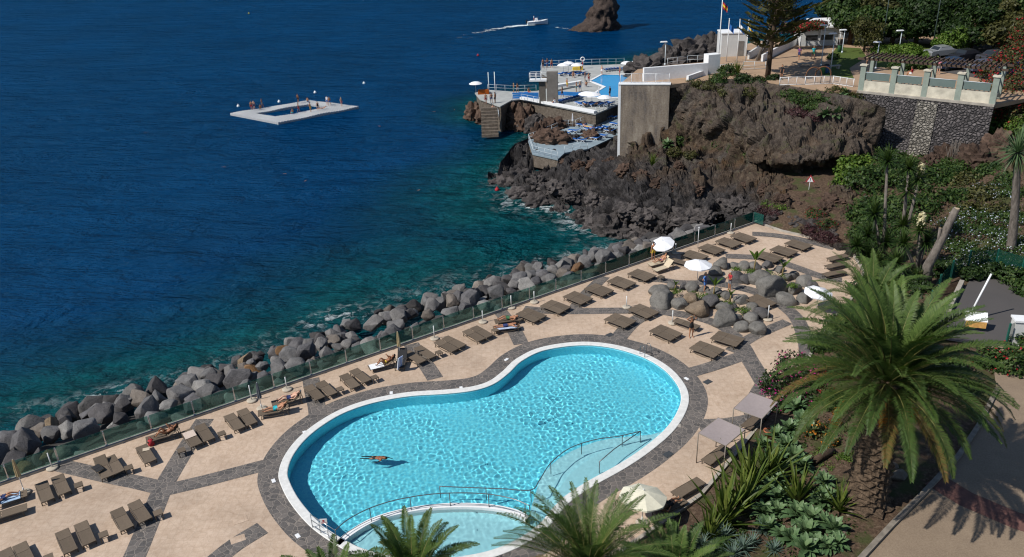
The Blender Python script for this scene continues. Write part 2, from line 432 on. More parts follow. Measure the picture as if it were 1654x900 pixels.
ring = sheet('pool_surround_paving', RING, 0.004, M_CRAZY, [offset(POOL, -0.2)]); tag(ring, kind='structure')
BANDS = [  # (pixel line, width)
    ([(200, 935), (217, 900), (240, 845), (263, 789), (290, 742), (312, 706), (331, 677)], 1.15),
    ([(262, 789), (225, 780), (180, 771), (120, 757), (98, 752)], 1.05),
    ([(275, 790), (330, 777), (380, 764), (426, 752)], 1.1),
    ([(345, 908), (380, 880), (424, 853)], 1.1),
    ([(703, 612), (690, 592), (676, 573), (664, 556)], 1.1),
    ([(513, 672), (511, 655), (505, 630), (502, 612)], 1.1),
    ([(842, 556), (830, 533), (815, 512), (806, 501)], 1.1),
    ([(996, 553), (1003, 541), (1022, 521), (1046, 507)], 1.2),
    ([(846, 499), (880, 502), (927, 503), (1000, 502), (1060, 503), (1088, 507)], 1.0),
    ([(976, 447), (960, 462), (940, 482), (926, 502)], 1.0),
    ([(1246, 640), (1226, 606), (1210, 580), (1199, 560), (1186, 545)], 1.2),
    ([(1112, 603), (1150, 592), (1199, 575)], 1.1),
    ([(1180, 568), (1215, 545), (1250, 529), (1272, 520)], 0.9),
    ([(1048, 500), (1082, 505), (1130, 514), (1165, 527), (1190, 545)], 1.0),
    ([(1305, 585), (1302, 555), (1290, 520), (1272, 500), (1245, 482), (1215, 470), (1182, 462), (1150, 457)], 1.1),
    ([(1150, 457), (1100, 457), (1062, 452), (1030, 452)], 0.9),
    ([(1172, 414), (1200, 415), (1228, 417), (1258, 423), (1290, 434), (1330, 448), (1360, 452)], 1.0),
    ([(1215, 378), (1245, 380), (1275, 384), (1305, 390), (1348, 401)], 1.0),
    ([(1128, 687), (1150, 686), (1180, 684), (1225, 676)], 1.1),
    ([(1215, 672), (1222, 640), (1240, 612)], 1.0),
]
for i, (px, w) in enumerate(BANDS):
    ln = [(p.x, p.y) for p in spline([Vector(W2(u, v)).to_3d() for u, v in px], 4)]
    tag(ribbon('paving_band', ln, w, 0.008 + 0.0012 * i, M_CRAZY), kind='structure')

# ------------------------------------------------------------------ swimming pool
def mat_pooltile():
    t = NT('pool_mosaic'); v = t.coord()
    c = t.voro(v, 11.0, 'F1', 'Color', 0.25); sep = t.n('ShaderNodeSeparateColor'); t.l(c, sep.inputs[0])
    col = t.ramp(sep.outputs[0], [(0.0, (0.15, 0.71, 0.91, 1)), (1.0, (0.25, 0.85, 0.97, 1))])
    t.principled(col, 0.5); return t.done()
M_TILE = mat_pooltile()
def mat_coping():
    t = NT('coping_stone'); v = t.coord(); n = t.noise(v, 4, 5)
    col = t.ramp(n, [(0.3, (0.58, 0.58, 0.56, 1)), (0.7, (0.72, 0.72, 0.70, 1))])
    t.principled(col, 0.6, t.bump(n, 0.1, 0.02)); return t.done()
M_COPE = mat_coping()
def mat_water():
    t = NT('pool_water'); v = t.coord()
    g = t.n('ShaderNodeBsdfRefraction'); g.inputs['IOR'].default_value = 1.33; g.inputs['Roughness'].default_value = 0.0
    g.inputs['Color'].default_value = (0.88, 0.99, 1.0, 1)
    s = t.n('ShaderNodeBsdfGlossy'); s.inputs['Roughness'].default_value = 0.02
    f = t.n('ShaderNodeFresnel'); f.inputs['IOR'].default_value = 1.33
    m = t.n('ShaderNodeMixShader'); t.l(f.outputs[0], m.inputs[0]); t.l(g.outputs[0], m.inputs[1]); t.l(s.outputs[0], m.inputs[2])
    t.l(m.outputs[0], t.out.inputs[0]); return t.done()
pool = thing('swimming_pool', 'large curved turquoise swimming pool with white rim and shallow end', 'swimming pool', (0, 0, 0))
def wall_strip(m, line, z0, z1, closed=True):
    n = len(line); V = [(p[0], p[1], z0) for p in line] + [(p[0], p[1], z1) for p in line]
    F = [(i, (i + 1) % n, n + (i + 1) % n, n + i) for i in range(n if closed else n - 1)]
    m.add(V, [f[::-1] for f in F])
m = MB(); wall_strip(m, POOL_IN, -1.25, 0.03)
tri = tessellate_polygon([[Vector((p[0], p[1], 0)) for p in POOL_IN]])
m.add([(p[0], p[1], -1.25) for p in POOL_IN], [t if (Vector(POOL_IN[t[1]]) - Vector(POOL_IN[t[0]])).cross(Vector(POOL_IN[t[2]]) - Vector(POOL_IN[t[0]])) > 0 else t[::-1] for t in map(tuple, tri)])
basin = m.build('basin', M_TILE, pool)
# coping: outer lip, top, inner edge
m = MB(); n = len(POOL)
prof = [(0.0, 0.0), (0.0, 0.035), (-0.03, 0.05), (-0.46, 0.05), (-0.5, 0.03), (-0.5, -0.06), (-0.46, -0.10)]
V = []
for d, z in prof: V += [(p[0], p[1], z) for p in offset(POOL, d)]
F = [(i * n + k, i * n + (k + 1) % n, (i + 1) * n + (k + 1) % n, (i + 1) * n + k) for i in range(len(prof) - 1) for k in range(n)]
m.add(V, F, smooth=False); m.build('coping', M_COPE, pool)
# overflow grille round the coping
# (built as a strip of dark slots by the material)
def pxline(px, n=6): return [(p.x, p.y) for p in spline([Vector(W2(u, v)).to_3d() for u, v in px], n)]
SHELF_PX = [(1068, 692), (1035, 696), (1000, 699), (962, 706), (925, 720), (896, 738), (874, 762), (866, 785), (858, 810), (852, 838)]
PAD_PX = [(545, 880), (566, 862), (600, 842), (640, 829), (690, 820), (740, 817), (790, 819), (830, 827), (852, 838)]
shelf_line, pad_line = pxline(SHELF_PX), pxline(PAD_PX)
def ring_part(a, b):
    """pool edge points from a (2D) to b, along the shorter way through the lower side"""
    ia = min(range(n), key=lambda i: (Vector(POOL_IN[i]) - Vector(a)).length); ib = min(range(n), key=lambda i: (Vector(POOL_IN[i]) - Vector(b)).length)
    w1 = [POOL_IN[(ia + k) % n] for k in range((ib - ia) % n + 1)]; w2 = [POOL_IN[(ia - k) % n] for k in range((ia - ib) % n + 1)]
    return w1 if len(w1) < len(w2) else w2
def poly_floor(m, poly, z):
    tri = tessellate_polygon([[Vector((p[0], p[1], 0)) for p in poly]])
    F = [t if (Vector(poly[t[1]]) - Vector(poly[t[0]])).cross(Vector(poly[t[2]]) - Vector(poly[t[0]])) > 0 else t[::-1] for t in map(tuple, tri)]
    m.add([(p[0], p[1], z) for p in poly], F)
M_SHELF = plain('pale_pool_tile', (0.52, 0.86, 0.93), 0.5, 0.04, 4, 0)
cen = W2(760, 865)
pad_poly = pad_line + ring_part(pad_line[-1], W2(760, 912)) [1:] + ring_part(W2(760, 912), pad_line[0])[1:]
m = MB(); poly_floor(m, pad_poly, -0.42); m.build('paddling_floor', M_SHELF, pool)
m = MB()
wl = offset(pad_line, 0.17, False); wr = offset(pad_line, -0.17, False)
nn = len(pad_line)
V = [(p[0], p[1], 0.05) for p in wl] + [(p[0], p[1], 0.05) for p in wr] + [(p[0], p[1], -1.25) for p in wl] + [(p[0], p[1], -1.25) for p in wr]
F = []
for i in range(nn - 1): F += [(i, i + 1, nn + i + 1, nn + i), (i, 2 * nn + i, 2 * nn + i + 1, i + 1), (nn + i, nn + i + 1, 3 * nn + i + 1, 3 * nn + i)]
m.add(V, F); m.build('paddling_wall', M_WHITE, pool)
shelf_poly = shelf_line + ring_part(shelf_line[-1], shelf_line[0])[1:-1]
m = MB(); poly_floor(m, shelf_poly, -0.55); wall_strip(m, shelf_line, -1.25, -0.55, False); m.build('shallow_shelf', M_SHELF, pool)
s2 = pxline([(1072, 692), (1036, 702), (1000, 714), (960, 732), (925, 757), (903, 785), (893, 815), (880, 850)])
sp2 = s2 + ring_part(s2[-1], s2[0])[1:-1]
m = MB(); poly_floor(m, sp2, -0.30); wall_strip(m, s2, -0.55, -0.30, False); m.build('pool_step', M_SHELF, pool)
def water_mesh():
    xs = [p[0] for p in POOL_IN]; ys = [p[1] for p in POOL_IN]
    st = 0.045; X, Y = np.meshgrid(np.arange(min(xs), max(xs) + st, st), np.arange(min(ys), max(ys) + st, st))
    Z = np.zeros(X.shape)
    r2 = np.random.default_rng(5)
    for k in range(110):
        lam = 0.20 * (3.2 ** r2.random()); th = r2.random() * 2 * math.pi; ph = r2.random() * 6.28
        Z += (lam ** 1.3) * 0.0014 * np.sin(2 * math.pi / lam * (X * math.cos(th) + Y * math.sin(th)) + ph)
    Z *= 0.85 + 0.45 * np.sin(X * .55 + 1.2 * np.sin(Y * .31)) * np.sin(Y * .47 + np.sin(X * .38 + 2)) + 0.25 * np.sin(X * 1.3 + Y * .9) * np.sin(Y * 1.1 - X * .4)
    ny, nx = X.shape; idx = np.arange(nx * ny).reshape(ny, nx)
    F = np.stack([idx[:-1, :-1], idx[:-1, 1:], idx[1:, 1:], idx[1:, :-1]], -1).reshape(-1, 4)
    cx, cy = X[:-1, :-1].ravel() + st / 2, Y[:-1, :-1].ravel() + st / 2
    poly = offset(POOL_IN, 0.06); ins = np.zeros(len(cx), bool); j = len(poly) - 1
    for i in range(len(poly)):
        c = ((poly[i][1] > cy) != (poly[j][1] > cy)) & (cx < (poly[j][0] - poly[i][0]) * (cy - poly[i][1]) / (poly[j][1] - poly[i][1] + 1e-12) + poly[i][0])
        ins ^= c; j = i
    F = F[ins]; used = np.unique(F); re = np.full(nx * ny, -1); re[used] = np.arange(len(used))
    V = np.stack([X, Y, Z - 0.10], -1).reshape(-1, 3)[used]
    return np_mesh('water_surface', V, re[F], mat_water(), True)
pw = link('water_surface', water_mesh(), pool)
try:
    pw.cycles.is_caustics_caster = True
    for o in pool.children:
        if o.name.split('.')[0] in ('basin', 'paddling_floor', 'shallow_shelf', 'pool_step', 'paddling_wall'): o.cycles.is_caustics_receiver = True
    sun_data.cycles.is_caustics_light = True
except Exception as e: print('caustics', e)
# ------------------------------------------------------------------ garden ground (height field)
GP = [  # (u, v, z) seen points of the sloping ground
    (1400, 365, 1.4), (1400, 300, 2.2), (1480, 275, 2.4), (1560, 280, 3.0), (1640, 300, 4.2), (1654, 250, 5.6), (1500, 385, 2.0), (1600, 370, 3.0), (1640, 405, 2.7), (1600, 430, 2.2),
    (1530, 520, 2.0), (1560, 470, 2.0), (1650, 470, 2.0), (1620, 530, 2.0), (1654, 560, 2.0), (1590, 450, 2.0), (1580, 560, 2.0),
    (1430, 470, 1.0), (1450, 560, 1.5), (1400, 640, 1.4), (1350, 700, 1.1), (1400, 810, 1.9), (1300, 800, 1.2), (1200, 870, 0.8), (1350, 890, 1.9), (1250, 720, 0.6), (1290, 640, 0.5), (1340, 580, 0.6),
    (1450, 890, 2.1), (1600, 760, 2.1), (1640, 680, 2.1), (1560, 850, 2.1), (1654, 900, 2.1), (1530, 760, 2.1), (1420, 880, 2.1), (1540, 680, 2.0),
    (1400, 250, 2.0), (1480, 250, 2.0), (1560, 258, 2.6), (1380, 330, 1.4), (1350, 360, 0.9), (1250, 352, 0.7), (1300, 340, 1.2), (1100, 900, 0.5), (1160, 905, 0.9), (1060, 950, 0.6), (1300, 960, 2.0)]
_g = np.array([W2(u, v, z) + (z,) for u, v, z in GP] + [(p[0], p[1], 0.0) for p in DECK_EDGE[:12]] + [(70, 60, 6.5), (70, 30, 2.6), (45, 15, 2.2), (75, 90, 8), (60, 45, 2.6), (25, 12, 2.0)])
def _tps(A, B):
    r = np.hypot(A[:, None, 0] - B[None, :, 0], A[:, None, 1] - B[None, :, 1]); return np.where(r > 1e-9, r * r * np.log(r + 1e-12), 0)
_n0 = len(_g); _K = np.zeros((_n0 + 3, _n0 + 3)); _K[:_n0, :_n0] = _tps(_g, _g) + np.eye(_n0) * 3.0
_K[:_n0, _n0] = 1; _K[:_n0, _n0 + 1:] = _g[:, :2]; _K[_n0:, :_n0] = _K[:_n0, _n0:].T
_w = np.linalg.solve(_K, np.concatenate([_g[:, 2], np.zeros(3)]))
def ground_h(X, Y):
    X = np.atleast_1d(np.asarray(X, float)); Y = np.atleast_1d(np.asarray(Y, float))
    Q = np.stack([X.ravel(), Y.ravel()], 1); out = np.empty(len(Q))
    for i in range(0, len(Q), 20000):
        q = Q[i:i + 20000]; out[i:i + 20000] = _tps(q, _g) @ _w[:_n0] + _w[_n0] + q @ _w[_n0 + 1:]
    return out.reshape(X.shape)
def G(u, v, lift=0.0):
    """where the sight line through pixel (u, v) meets the garden ground"""
    z = 1.0
    for _ in range(25):
        p = W(u, v, z); z = 0.5 * z + 0.5 * float(ground_h(p.x, p.y)[0])
    return Vector((p.x, p.y, z + lift))
LOT = [W2(u, v, 2.03) for u, v in [(1500, 545), (1535, 490), (1572, 447), (1600, 440), (1700, 462), (1760, 500), (1740, 560), (1600, 560)]]
PATH = [W2(u, v, 2.13) for u, v in [(1385, 912), (1440, 850), (1490, 800), (1548, 738), (1580, 690), (1610, 630), (1600, 560), (1720, 545), (1800, 640), (1800, 950), (1380, 950)]]
def mat_soil():
    t = NT('garden_soil'); v = t.coord(); n1 = t.noise(v, 0.6, 5); n2 = t.noise(v, 6, 6, 0.7)
    col = t.ramp(n2, [(0.3, (0.035, 0.023, 0.016, 1)), (0.52, (0.085, 0.055, 0.036, 1)), (0.72, (0.17, 0.125, 0.088, 1))])
    col = t.mix(t.ramp(n1, [(0.5, 0.0), (0.62, 0.8)]), col, (0.045, 0.060, 0.018, 1))
    t.principled(col, 0.95, t.bump(n2, 0.8, 0.1), 0, 0.2); return t.done()
M_SOIL = mat_soil()
def make_ground():
    st = 0.6; xs = np.arange(-18, 110, st); ys = np.arange(8, 100, st)
    X, Y = np.meshgrid(xs, ys); Z = ground_h(X, Y)
    ND = np.array([noise.noise((x * 0.9, y * 0.9, 3.1)) for x, y in zip(X.ravel(), Y.ravel())]).reshape(X.shape) * 0.12
    de = seg_dist(X, Y, [tuple(p) for p in DECK_EDGE])
    ndk = np.array([in_poly(x, y, deck_poly) for x, y in zip(X.ravel(), Y.ravel())]).reshape(X.shape)
    Z = np.where(ndk, np.minimum(Z, -0.05 - de * 0.5), np.maximum(Z, 0.02)) + np.where(ndk, 0, ND * np.clip(de / 2, 0, 1))
    for poly, z in ((LOT, 2.0), (PATH, 2.1)):
        ins = np.array([in_poly(x, y, poly) for x, y in zip(X.ravel(), Y.ravel())]).reshape(X.shape)
        d = seg_dist(X, Y, [tuple(p) for p in poly] + [tuple(poly[0])])
        k = np.where(ins, 1.0, np.clip(1 - d / 1.6, 0, 1)); Z = Z * (1 - k) + (z - 0.08) * k
    V = np.stack([X, Y, Z], -1).reshape(-1, 3); ny, nx = X.shape; idx = np.arange(nx * ny).reshape(ny, nx)
    F = np.stack([idx[:-1, :-1], idx[:-1, 1:], idx[1:, 1:], idx[1:, :-1]], -1).reshape(-1, 4)
    # keep what lies right of the deck and this side of the cliff
    c = V[F].mean(1)
    # sea side of the deck is left out
    keep = ~(((c[:, 0] - FA.x) * FN.x + (c[:, 1] - FA.y) * FN.y > -1.5))
    keep |= (c[:, 0] > 27) & (c[:, 1] > 60)
    keep &= ~((c[:, 1] > 84.5) & (c[:, 0] < 36)) & ~((c[:, 1] - 82) > (c[:, 0] - 28) * 0.8)
    o = link('garden_ground', np_mesh('garden_ground', V, F[keep], M_SOIL, True)); return tag(o, kind='structure')
make_ground()
def mat_asphalt():
    t = NT('dark_asphalt'); v = t.coord(); n = t.noise(v, 30, 4, 0.7); n1 = t.noise(v, 0.5, 4)
    col = t.mix(n1, (0.050, 0.043, 0.042, 1), (0.085, 0.072, 0.068, 1)); col = t.mix(0.4, col, t.ramp(n, [(0.3, 0.03), (0.7, 0.12)]))
    t.principled(col, 0.9, t.bump(n, 0.4, 0.02)); return t.done()
lot = sheet('asphalt_yard', LOT, 2.03, mat_asphalt()); tag(lot, kind='structure')
def mat_path():
    t = NT('sandy_path'); v = t.coord(); n1 = t.noise(v, 0.7, 5, 0.6); n2 = t.noise(v, 14, 5, 0.75)
    col = t.ramp(n1, [(0.3, (0.165, 0.118, 0.078, 1)), (0.7, (0.24, 0.178, 0.118, 1))]); col = t.mix(0.35, col, t.ramp(n2, [(0.35, (0.14, 0.10, 0.07, 1)), (0.65, (0.34, 0.27, 0.20, 1))]))
    t.principled(col, 0.9, t.bump(n2, 0.3, 0.02)); return t.done()
path = sheet('garden_path', PATH, 2.13, mat_path()); tag(path, kind='structure')
# raised kerb along the planted side and the red strip that crosses the path
def pts3(px, z): return [Vector(W(u, v, z)) for u, v in px]
m = MB(); kl = [W2(u, v, 2.13) for u, v in [(1380, 915), (1440, 850), (1490, 800), (1548, 738), (1580, 690), (1610, 630)]]
a, b = offset(kl, 0.12, False), offset(kl, -0.12, False); k = len(kl)
V = [(p[0], p[1], 2.02) for p in a] + [(p[0], p[1], 2.02) for p in b] + [(p[0], p[1], 2.27) for p in a] + [(p[0], p[1], 2.27) for p in b]
F = []
for i in range(k - 1): F += [(2 * k + i, 2 * k + i + 1, 3 * k + i + 1, 3 * k + i), (i, i + 1, 2 * k + i + 1, 2 * k + i), (k + i + 1, k + i, 3 * k + i, 3 * k + i + 1)]
m.add(V, F); tag(m.build('path_kerb', plain('grey_kerb_stone', (.19, .165, .135), .9, .3, 3, .3)), kind='structure')
M_RED = plain('red_paving', (0.13, 0.062, 0.05), 0.85, 0.3, 3, 0.2)
tag(ribbon('path_strip', [W2(u, v, 2.136) for u, v in [(1508, 774), (1560, 806), (1640, 840), (1720, 866)]], 1.3, 2.138, M_RED), kind='structure')

# ------------------------------------------------------------------ rubble slope below the boulders
M_RUBBLE = plain('wet_dark_rubble', (0.055, 0.052, 0.050), 0.8, 0.5, 2.0, 0.8)
def make_rubble():
    S = np.arange(-30, FLEN + 6, 1.0); D = np.arange(0.4, 19, 1.0); V = []
    for s in S:
        for d in D:
            z = -1.5 - d * 0.11 - 0.018 * d * d + noise.noise((s * 0.5, d * 0.5, 0)) * 0.5
            V.append(along(s, d, z))
    k = len(D); F = [(i * k + j, (i + 1) * k + j, (i + 1) * k + j + 1, i * k + j + 1) for i in range(len(S) - 1) for j in range(k - 1)]
    tag(link('rubble_slope', np_mesh('rubble_slope', [tuple(v) for v in V], F, M_RUBBLE, True)), kind='structure')
make_rubble()

# ------------------------------------------------------------------ lava shore and cliff: one sheet from the promenade down to the sea
CLIFF = {  # column u: (v, z) from top to waterline
    796: [(296, -4.9), (297, -4.9), (298, -4.9), (299, -5.0), (300, -5.0), (301, -5.1), (302, -5.2), (303, -5.6), (306, -6.5)],
    808: [(262, -2.6), (268, -2.9), (272, -3.0), (276, -3.2), (280, -3.6), (286, -3.9), (296, -4.4), (310, -5.1), (320, -6.5)],
    830: [(232, -1.9), (240, -2.0), (250, -2.2), (256, -2.3), (262, -2.5), (278, -3.2), (296, -3.8), (318, -5.1), (330, -6.5)],
    860: [(218, -2.0), (232, -2.1), (248, -2.2), (262, -2.3), (275, -2.4), (288, -3.0), (306, -3.8), (328, -5.1), (340, -6.5)],
    900: [(204, -2.2), (230, -2.2), (255, -2.2), (262, -2.0), (272, -1.7), (292, -2.0), (320, -3.5), (347, -5.1), (360, -6.5)],
    950: [(198, -2.0), (222, -1.8), (242, -1.5), (250, -1.0), (262, -.8), (290, -1.3), (328, -3.2), (365, -5.1), (378, -6.5)],
    1000: [(190, -3.4), (206, -3.2), (217, -2.7), (225, -.8), (240, .5), (272, -.2), (324, -2.2), (381, -5.1), (396, -6.5)],
    1010: [(212, 1.3), (219, 1.4), (226, 1.5), (236, 1.3), (250, .8), (278, 0), (328, -2.1), (383, -5.1), (398, -6.5)],
    1040: [(212, 1.6), (221, 1.8), (230, 1.8), (240, 1.6), (254, 1.2), (285, .1), (335, -2.0), (389, -5.1), (404, -6.5)],
    1076: [(214, 1.7), (222, 1.9), (231, 1.9), (241, 1.7), (256, 1.3), (290, .4), (340, -1.8), (390, -4.9), (406, -6.5)],
    1084: [(137, 7.9), (162, 6.0), (195, 3.6), (232, 1.5), (255, 1.0), (290, .4), (340, -1.8), (388, -4.7), (404, -6.2)],
    1120: [(132, 8.0), (156, 6.9), (192, 4.6), (234, 1.6), (256, 1.2), (290, .6), (335, -1.0), (376, -3.5), (396, -6.0)],
    1165: [(128, 8.0), (152, 7.3), (195, 5.0), (246, 1.7), (262, 1.1), (292, .7), (328, -.4), (362, -2.5), (388, -5.0)],
    1200: [(127, 8.0), (154, 7.3), (200, 5.2), (256, 2.0), (268, 1.4), (296, 1.0), (326, .2), (352, -1.0), (376, -3.5)],
    1232: [(130, 8.0), (158, 7.2), (205, 5.5), (258, 3.0), (270, 1.6), (300, 1.3), (326, .8), (348, .5), (368, -1.5)],
    1290: [(140, 8.0), (180, 6.3), (222, 5.2), (262, 3.6), (274, 1.6), (298, 1.5), (326, 1.3), (352, .9), (392, -.8)],
    1340: [(150, 8.0), (184, 6.5), (226, 5.2), (260, 3.8), (272, 2.0), (292, 2.0), (326, 1.7), (360, 1.1), (402, -.6)],
    1385: [(158, 8.0), (190, 6.4), (224, 5.0), (250, 3.6), (264, 2.6), (292, 2.2), (330, 1.8), (372, 1.2), (425, -.4)],
    1430: [(175, 7.4), (205, 5.2), (232, 3.6), (248, 2.6), (262, 2.2), (292, 2.0), (330, 1.8), (372, 1.3), (425, -.2)]}
CLIFF_PTS = []
def make_cliff():
    us = sorted(CLIFF); NT_ = 17
    for u in us:                                                 # the shore under the far terraces lies lower
        if u < 960: CLIFF[u] = [(v, z if z <= -5 else -5 + (z + 5) * .66) for v, z in CLIFF[u]]
    cols = [spline([W(u, v, z) for v, z in CLIFF[u]], NT_) for u in us]
    G_ = []
    for r in range(len(cols[0])):
        row = [c[r] for c in cols]; out = []
        for i in range(len(us) - 1):
            k = max(2, int((us[i + 1] - us[i]) / 1.45))
            for j in range(k):
                f = j / k; f = f * f * (3 - 2 * f) if us[i + 1] - us[i] > 12 else f
                out.append(row[i].lerp(row[i + 1], f))
        out.append(row[-1]); G_.append(out)
    ny, nx = len(G_), len(G_[0])
    P = np.array([[tuple(p) for p in row] for row in G_])
    du = np.gradient(P, axis=1); dv = np.gradient(P, axis=0)
    N = np.cross(dv, du); N /= np.linalg.norm(N, axis=-1, keepdims=True) + 1e-9
    disp = np.zeros((ny, nx)); blk = np.zeros((ny, nx)); shift = np.zeros((ny, nx, 3))
    for i in range(ny):
        for j in range(nx):
            p = Vector(P[i, j]); w = p + noise.noise_vector(p * .35) * .9; q = Vector((w.x, w.y * .8, w.z * (.62 if p.z < .8 else .40)))
            d1, c1 = noise.voronoi(q * .40, distance_metric='MANHATTAN'); d2, c2 = noise.voronoi(q * 1.0 + Vector((7, 3, 1)), distance_metric='MANHATTAN'); d3, c3 = noise.voronoi(w * 2.4, distance_metric='CHEBYCHEV')
            h1 = noise.cell(c1[0] * 5.3 + Vector((.5, .5, .5))); h2 = noise.cell(c2[0] * 7.1 + Vector((.5, .5, .5)))
            d = 1.15 * h1 * min(1, (d1[1] - d1[0]) * 5) + .55 * h2 * min(1, (d2[1] - d2[0]) * 5) + .45 * (d1[1] - d1[0]) + .30 * (d2[1] - d2[0]) + .22 * (d3[1] - d3[0])
            d += .22 * noise.ridged_multi_fractal(w * .55, .9, 2.1, 4, 1.0, 2.0) + .12 * noise.fractal(w * 3.0, .8, 2.1, 2) - 1.15
            top = min(1.0, i / 12.0); disp[i, j] = d * (.12 + .88 * top) * (1.0 if P[i, j, 2] < .8 else .72); blk[i, j] = h1 * .5 + .5
    P = P + N * disp[..., None]
    idx = np.arange(nx * ny).reshape(ny, nx)
    F = np.stack([idx[:-1, :-1], idx[1:, :-1], idx[1:, 1:], idx[:-1, 1:]], -1).reshape(-1, 4)
    for i in range(0, ny, 2):
        for j in range(0, nx, 2): CLIFF_PTS.append(tuple(P[i, j]))
    t = NT('volcanic_rock'); v = t.coord()
    n1 = t.noise(v, 0.22, 5, 0.6); n2 = t.noise(v, 1.4, 6, 0.7); n3 = t.noise(v, 7, 5, 0.75)
    sep = t.n('ShaderNodeSeparateXYZ'); t.l(v, sep.inputs[0])
    zf = t.math('ADD', sep.outputs[2], t.math('MULTIPLY', t.math('SUBTRACT', n1, 0.5), 5.0))
    crk = t.ramp(t.noise(v, 3.2, 6, 0.75, 0.6), [(0.34, 0.0), (0.50, 1.0)])
    lava = t.ramp(n2, [(0.28, (0.016, 0.0145, 0.015, 1)), (0.5, (0.048, 0.043, 0.043, 1)), (0.75, (0.12, 0.108, 0.105, 1))])
    earth = t.ramp(n2, [(0.25, (0.028, 0.017, 0.011, 1)), (0.5, (0.090, 0.061, 0.040, 1)), (0.75, (0.20, 0.153, 0.108, 1))])
    ochre = t.ramp(t.noise(v, 0.5, 4, 0.6), [(0.56, 0.0), (0.70, 0.55)])
    earth = t.mix(ochre, earth, (0.19, 0.105, 0.042, 1))
    greyr = t.ramp(n2, [(0.3, (0.036, 0.030, 0.028, 1)), (0.7, (0.19, 0.168, 0.15, 1))])
    col = t.mix(t.ramp(t.math('DIVIDE', t.math('ADD', zf, 6), 14.0), [(0.40, 0.0), (0.52, 1.0)]), lava, earth)
    col = t.mix(t.ramp(t.math('DIVIDE', t.math('ADD', zf, 6), 14.0), [(0.64, 0.0), (0.74, 0.42)]), col, greyr)
    col = t.mix(t.ramp(t.noise(v, 0.35, 4), [(0.58, 0.0), (0.66, 0.6)]), col, greyr)
    weed = t.ramp(t.noise(v, 0.7, 6, 0.75), [(0.55, 0.0), (0.63, 0.8)])
    col = t.mix(t.math('MULTIPLY', weed, t.ramp(sep.outputs[2], [(0.0, 0.0), (1.0, 1.0)])), col, (0.06, 0.062, 0.020, 1))
    col = t.mix(1.0, col, t.mix(crk, (0.42, 0.40, 0.40, 1), (1, 1, 1, 1)), 'MULTIPLY')
    col = t.mix(t.ramp(n3, [(0.3, 0.75), (0.8, 0.0)]), col, t.mix(1.0, col, 0.45, 'MULTIPLY'))
    t.principled(col, 0.85, t.bump(t.math('ADD', n3, t.math('MULTIPLY', n2, 1.6)), 0.9, 0.18), 0, 0.3)
    o = link('cliff', np_mesh('cliff', P.reshape(-1, 3), F, t.done(), False)); tag(o, kind='structure')
    return o
cliff = make_cliff()
# ================================================================== PEOPLE
def skin_mat(name, c):
    t = NT(name); v = t.coord(); n = t.noise(v, 9, 4)
    t.principled(t.mix(n, tuple(x * 0.88 for x in c) + (1,), tuple(c) + (1,)), 0.5, None, 0, 0.35); return t.done()
SKIN = {'tan': skin_mat('tanned_skin', (0.42, 0.20, 0.11)), 'pale': skin_mat('pale_skin', (0.58, 0.33, 0.23)), 'dark': skin_mat('deep_tan_skin', (0.27, 0.115, 0.055))}
CLOTH = {}
def cloth(c):
    if c not in CLOTH:
        CLOTH[c] = plain('cloth_' + {'black': 'black', 'navy': 'navy', 'red': 'red', 'white': 'white', 'teal': 'teal', 'yellow': 'yellow', 'blue': 'blue', 'grey': 'grey', 'purple': 'purple', 'pink': 'pink', 'brown': 'brown', 'green': 'green'}[c],
            {'black': (0.012, 0.012, 0.014), 'navy': (0.02, 0.035, 0.12), 'red': (0.36, 0.02, 0.03), 'white': (0.75, 0.76, 0.78), 'teal': (0.02, 0.36, 0.42), 'yellow': (0.62, 0.45, 0.06), 'blue': (0.06, 0.16, 0.42), 'grey': (0.2, 0.2, 0.21), 'purple': (0.16, 0.05, 0.16), 'pink': (0.6, 0.2, 0.26), 'brown': (0.10, 0.055, 0.03), 'green': (0.05, 0.16, 0.07)}[c], 0.8, 0.12, 20, 0.2)
    return CLOTH[c]
HAIR = {'dark': plain('dark_hair', (0.018, 0.012, 0.010), 0.5, 0.3, 40, 0.4), 'brown': plain('brown_hair', (0.07, 0.035, 0.018), 0.5, 0.3, 40, 0.4), 'fair': plain('fair_hair', (0.34, 0.23, 0.11), 0.5, 0.3, 40, 0.4), 'grey': plain('grey_hair', (0.32, 0.31, 0.30), 0.6, 0.2, 40, 0.4)}
M_EYE = plain('eye_and_brow', (0.02, 0.014, 0.012), 0.3, 0.0, 5, 0)

def pose_standing(arms='down', step=0.0):
    J = dict(pelvis=(0, 0, .93), waist=(0, .0, 1.08), chest=(0, .01, 1.28), neck=(0, .01, 1.45), head=(0, -.02, 1.575), crown=(0, -.01, 1.66))
    for s, k in ((1, 'l'), (-1, 'r')):
        st = step * s
        J.update({k + 'hip': (s * .10, 0, .88), k + 'knee': (s * .11, -.02 - st * .22, .49), k + 'ankle': (s * .12, .02 - st * .30 + (.08 if st < 0 else 0), .085 + (0.05 if st < 0 else 0)), k + 'toe': (s * .14, -.15 - st * .30 + (.08 if st < 0 else 0), .035)})
        J[k + 'sho'] = (s * .18, .02, 1.39)
        if arms == 'down': J.update({k + 'elb': (s * .24, .05 + st * .12, 1.10), k + 'wri': (s * .25, -.03 + st * .2, .86)})
        elif arms == 'head': J.update({k + 'elb': (s * .40, -.02, 1.52), k + 'wri': (s * .20, -.06, 1.70)})
        elif arms == 'hips': J.update({k + 'elb': (s * .37, .10, 1.16), k + 'wri': (s * .20, -.02, 1.0)})
        elif arms == 'front': J.update({k + 'elb': (s * .25, -.06, 1.13), k + 'wri': (s * .10, -.30, 1.16)})
    return J
